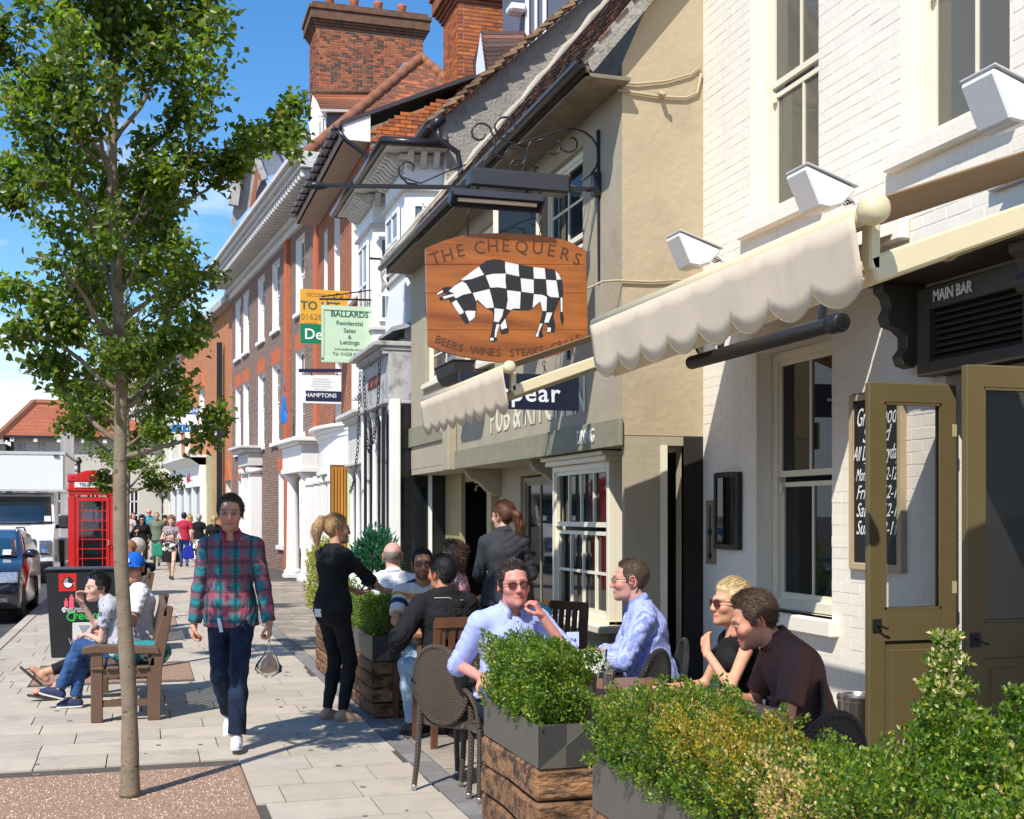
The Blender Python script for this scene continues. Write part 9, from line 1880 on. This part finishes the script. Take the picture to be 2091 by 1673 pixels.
# far bench men
b1 = bseat(268, 16.6, .50, R(70), dict(h=1.78, lod=1, skin=(.60, .34, .25), hair=('receding', (.26, .13, .06)), yaw=R(30), pitch=.15, top=dict(m=navy, hem=0, e=.028, sleeve=1.95, seat=1, amp=1.6), bottom=dict(m=navy), foot={1: (.12, .45, .085), -1: (-.12, .45, .085)}, hand={1: (.35, .1, .80), -1: (-.1, .4, .62)}, elbow={1: (.8, -1, .3), -1: (-.8, -.6, -.4)}), 'ginger haired man in navy jumper on the far bench', -.0)
b2 = bseat(284, 17.4, .50, R(75), dict(h=1.78, lod=1, skin=(.58, .33, .24), glasses='dark', hair=('grey', (.42, .38, .33)), hthick=.02, yaw=R(5), top=dict(m=whitec, hem=0, e=.025, sleeve=.7, seat=1, amp=1.4), bottom=dict(m=navy), foot={1: (.12, .45, .085), -1: (-.12, .45, .085)}), 'grey haired man in white shirt on the far bench', -.0)
# ------------------------------------------------------------------ crowd further along
def walker(u, v, rz, sp, label):
    p = gnd(u, v); return person((p.x, p.y, 0), rz, {**dict(lod=1, foot={1: (.07, -.22, .12), -1: (-.07, .24, .085)}, pelvis=(0, 0, .93)), **sp}, label, 'people walking along the street')
walker(350, 1183, R(176), dict(h=1.66, fem=1, skin=(.62, .38, .30), pelvis=(0, 0, .86), hair=('bob', (.30, .17, .10)), hlen=.0, yaw=R(-8), top=dict(m=greyp, hem=.0, e=.02, sleeve=.35, vneck=.12), bottom=dict(m=blackc, skirt=.42, sw=.23, name='skirt'), hand={1: (.05, .22, 1.08), -1: (-.05, .24, 1.02)}, elbow={1: (1, -.5, -.6), -1: (-1, -.5, -.6)}, foot={1: (.02, -.25, .10), -1: (-.03, .25, .085)}), 'woman in grey print top and black tights walking with folded arms')
walker(376, 1158, R(2), dict(h=1.74, skin=sk2, hair=('short', (.015, .012, .012)), top=dict(m=redt, hem=.08, sleeve=.6, e=.02), bottom=dict(m=jeansl), pelvis=(0, 0, .92)), 'man in raspberry tee shirt walking away')
walker(406, 1152, R(-4), dict(h=1.68, fem=1, heavy=.4, skin=sk2, hair=('grey', (.40, .36, .32)), hthick=.026, pelvis=(0, 0, .88), top=dict(m=blackc, hem=.04, sleeve=.55, e=.03), bottom=dict(m=zeb, skirt=.72, sw=.27, name='skirt')), 'grey haired woman in black tee and long zebra print skirt walking away')
walker(290, 1165, R(180), dict(h=1.64, fem=1, skin=(.5, .28, .2), glasses='dark', hair=('long', (.014, .012, .012)), hlen=.14, pelvis=(0, 0, .87), top=dict(m=blackc, hem=.1, sleeve=1.9, e=.03), bottom=dict(m=blackc), hand={1: (.18, .3, 1.15), -1: (-.2, .15, .9)}), 'woman with long black hair and sunglasses in dark clothes')
walker(304, 1143, R(182), dict(h=1.90, heavy=.5, skin=(.62, .32, .25), glasses='dark', hair=('bald', (.5, .45, .4)), pelvis=(0, 0, 1.0), top=dict(m=teal, hem=.1, sleeve=.7, e=.03), bottom=dict(m=clothm('stone_trousers', (.4, .36, .3)))), 'tall bald man in turquoise shirt and sunglasses in the crowd')
walker(320, 1156, R(178), dict(h=1.74, skin=(.5, .28, .2), hair=('receding', (.2, .14, .1)), top=dict(m=sage, hem=.12, sleeve=1.3, e=.04), bottom=dict(m=clothm('sage_trousers', (.14, .17, .13)))), 'man in sage green waistcoat and trousers in the crowd')
walker(337, 1150, R(180), dict(h=1.62, fem=1, skin=sk2, hair=('bob', (.03, .02, .018)), pelvis=(0, 0, .86), top=dict(m=navy, hem=.1, sleeve=1.9, e=.03), bottom=dict(m=clothm('wine_trousers', (.12, .02, .03)))), 'short dark haired woman in navy in the crowd')
walker(388, 1140, R(0), dict(h=1.66, fem=1, skin=sk2, hair=('bob', (.50, .34, .16)), pelvis=(0, 0, .87), top=dict(m=clothm('cream_top', (.6, .56, .5)), hem=.1, sleeve=.6, e=.02), bottom=dict(m=jeans)), 'fair haired woman walking away between the raspberry and black shirts')
walker(265, 1138, R(0), dict(h=1.70, skin=sk2, hair=('grey', (.45, .42, .4)), top=dict(m=clothm('pale_pink', (.6, .45, .48)), hem=.1, sleeve=.7), bottom=dict(m=navy)), 'person in pale pink top far along the pavement')
walker(272, 1136, R(190), dict(h=1.74, skin=sk2, hair=('short', (.05, .03, .02)), top=dict(m=navy, hem=.1, sleeve=.7), bottom=dict(m=navy)), 'person in navy polo far along the pavement')
p = gnd(437, 1172); person((p.x, p.y, 0), R(0), dict(h=1.66, fem=1, lod=1, skin=sk2, hair=('tail', (.4, .28, .14)), pelvis=(0, 0, .87), top=dict(m=blackc, hem=.08, e=.02, sleeve=1.2), bottom=dict(m=blackc)), 'woman in black partly hidden behind the walking man')
# shopping bags
for u, v, c, lb in ((385, 1124, (.02, .03, .32), 'bright blue carrier bag held by the man in raspberry'), (322, 1120, (.03, .25, .15), 'green carrier bag in the crowd')):
    p = PD(u, v, 33 if u > 350 else 35); o = empty('shopping_bag', tuple(p), 0, lb, 'bag'); MB().prism([(-.15, -.24), (.16, -.22), (.12, .08), (.04, .14), (-.04, .14), (-.13, .08)], -.06, .06, lambda a, b, t: (a, t, b)).build('bag_body', clothm('bag_%d' % u, c), o, bevel=.03); MB().tube([(-.06, 0, .14), (-.03, 0, .26), (.03, 0, .26), (.06, 0, .14)], .010, 5).build('handle', clothm('bag_%d' % u, c), o)
p = PD(352, 1112, 30.3); o = empty('handbag', tuple(p), 0, 'black and white handbag swinging from the woman with folded arms', 'bag'); MB().prism([(-.17, -.10), (.14, -.14), (.17, .06), (-.14, .09)], -.05, .05, lambda a, b, t: (a-.08, t, b-.05)).build('bag_body', zeb, o, bevel=.02); MB().tube([(-.2, 0, .02), (-.12, 0, .30), (.02, 0, .35), (.06, 0, 0)], .010, 5).build('strap', blk, o)
# person behind glass is left to the panes; a wall rail by the Georgian steps
rl = empty('hand_rail', tuple(PD(520, 1056, 44)), 0, 'black curved hand rail by the white fluted doorcase', 'rail'); MB().tube([(-.4, 0, -.1), (-.3, 0, .02), (.05, 0, .06), (.0, 0, -.05), (.15, 0, -.16), (.4, 0, -.16)], .03, 6).build('rail', blk, rl, True)
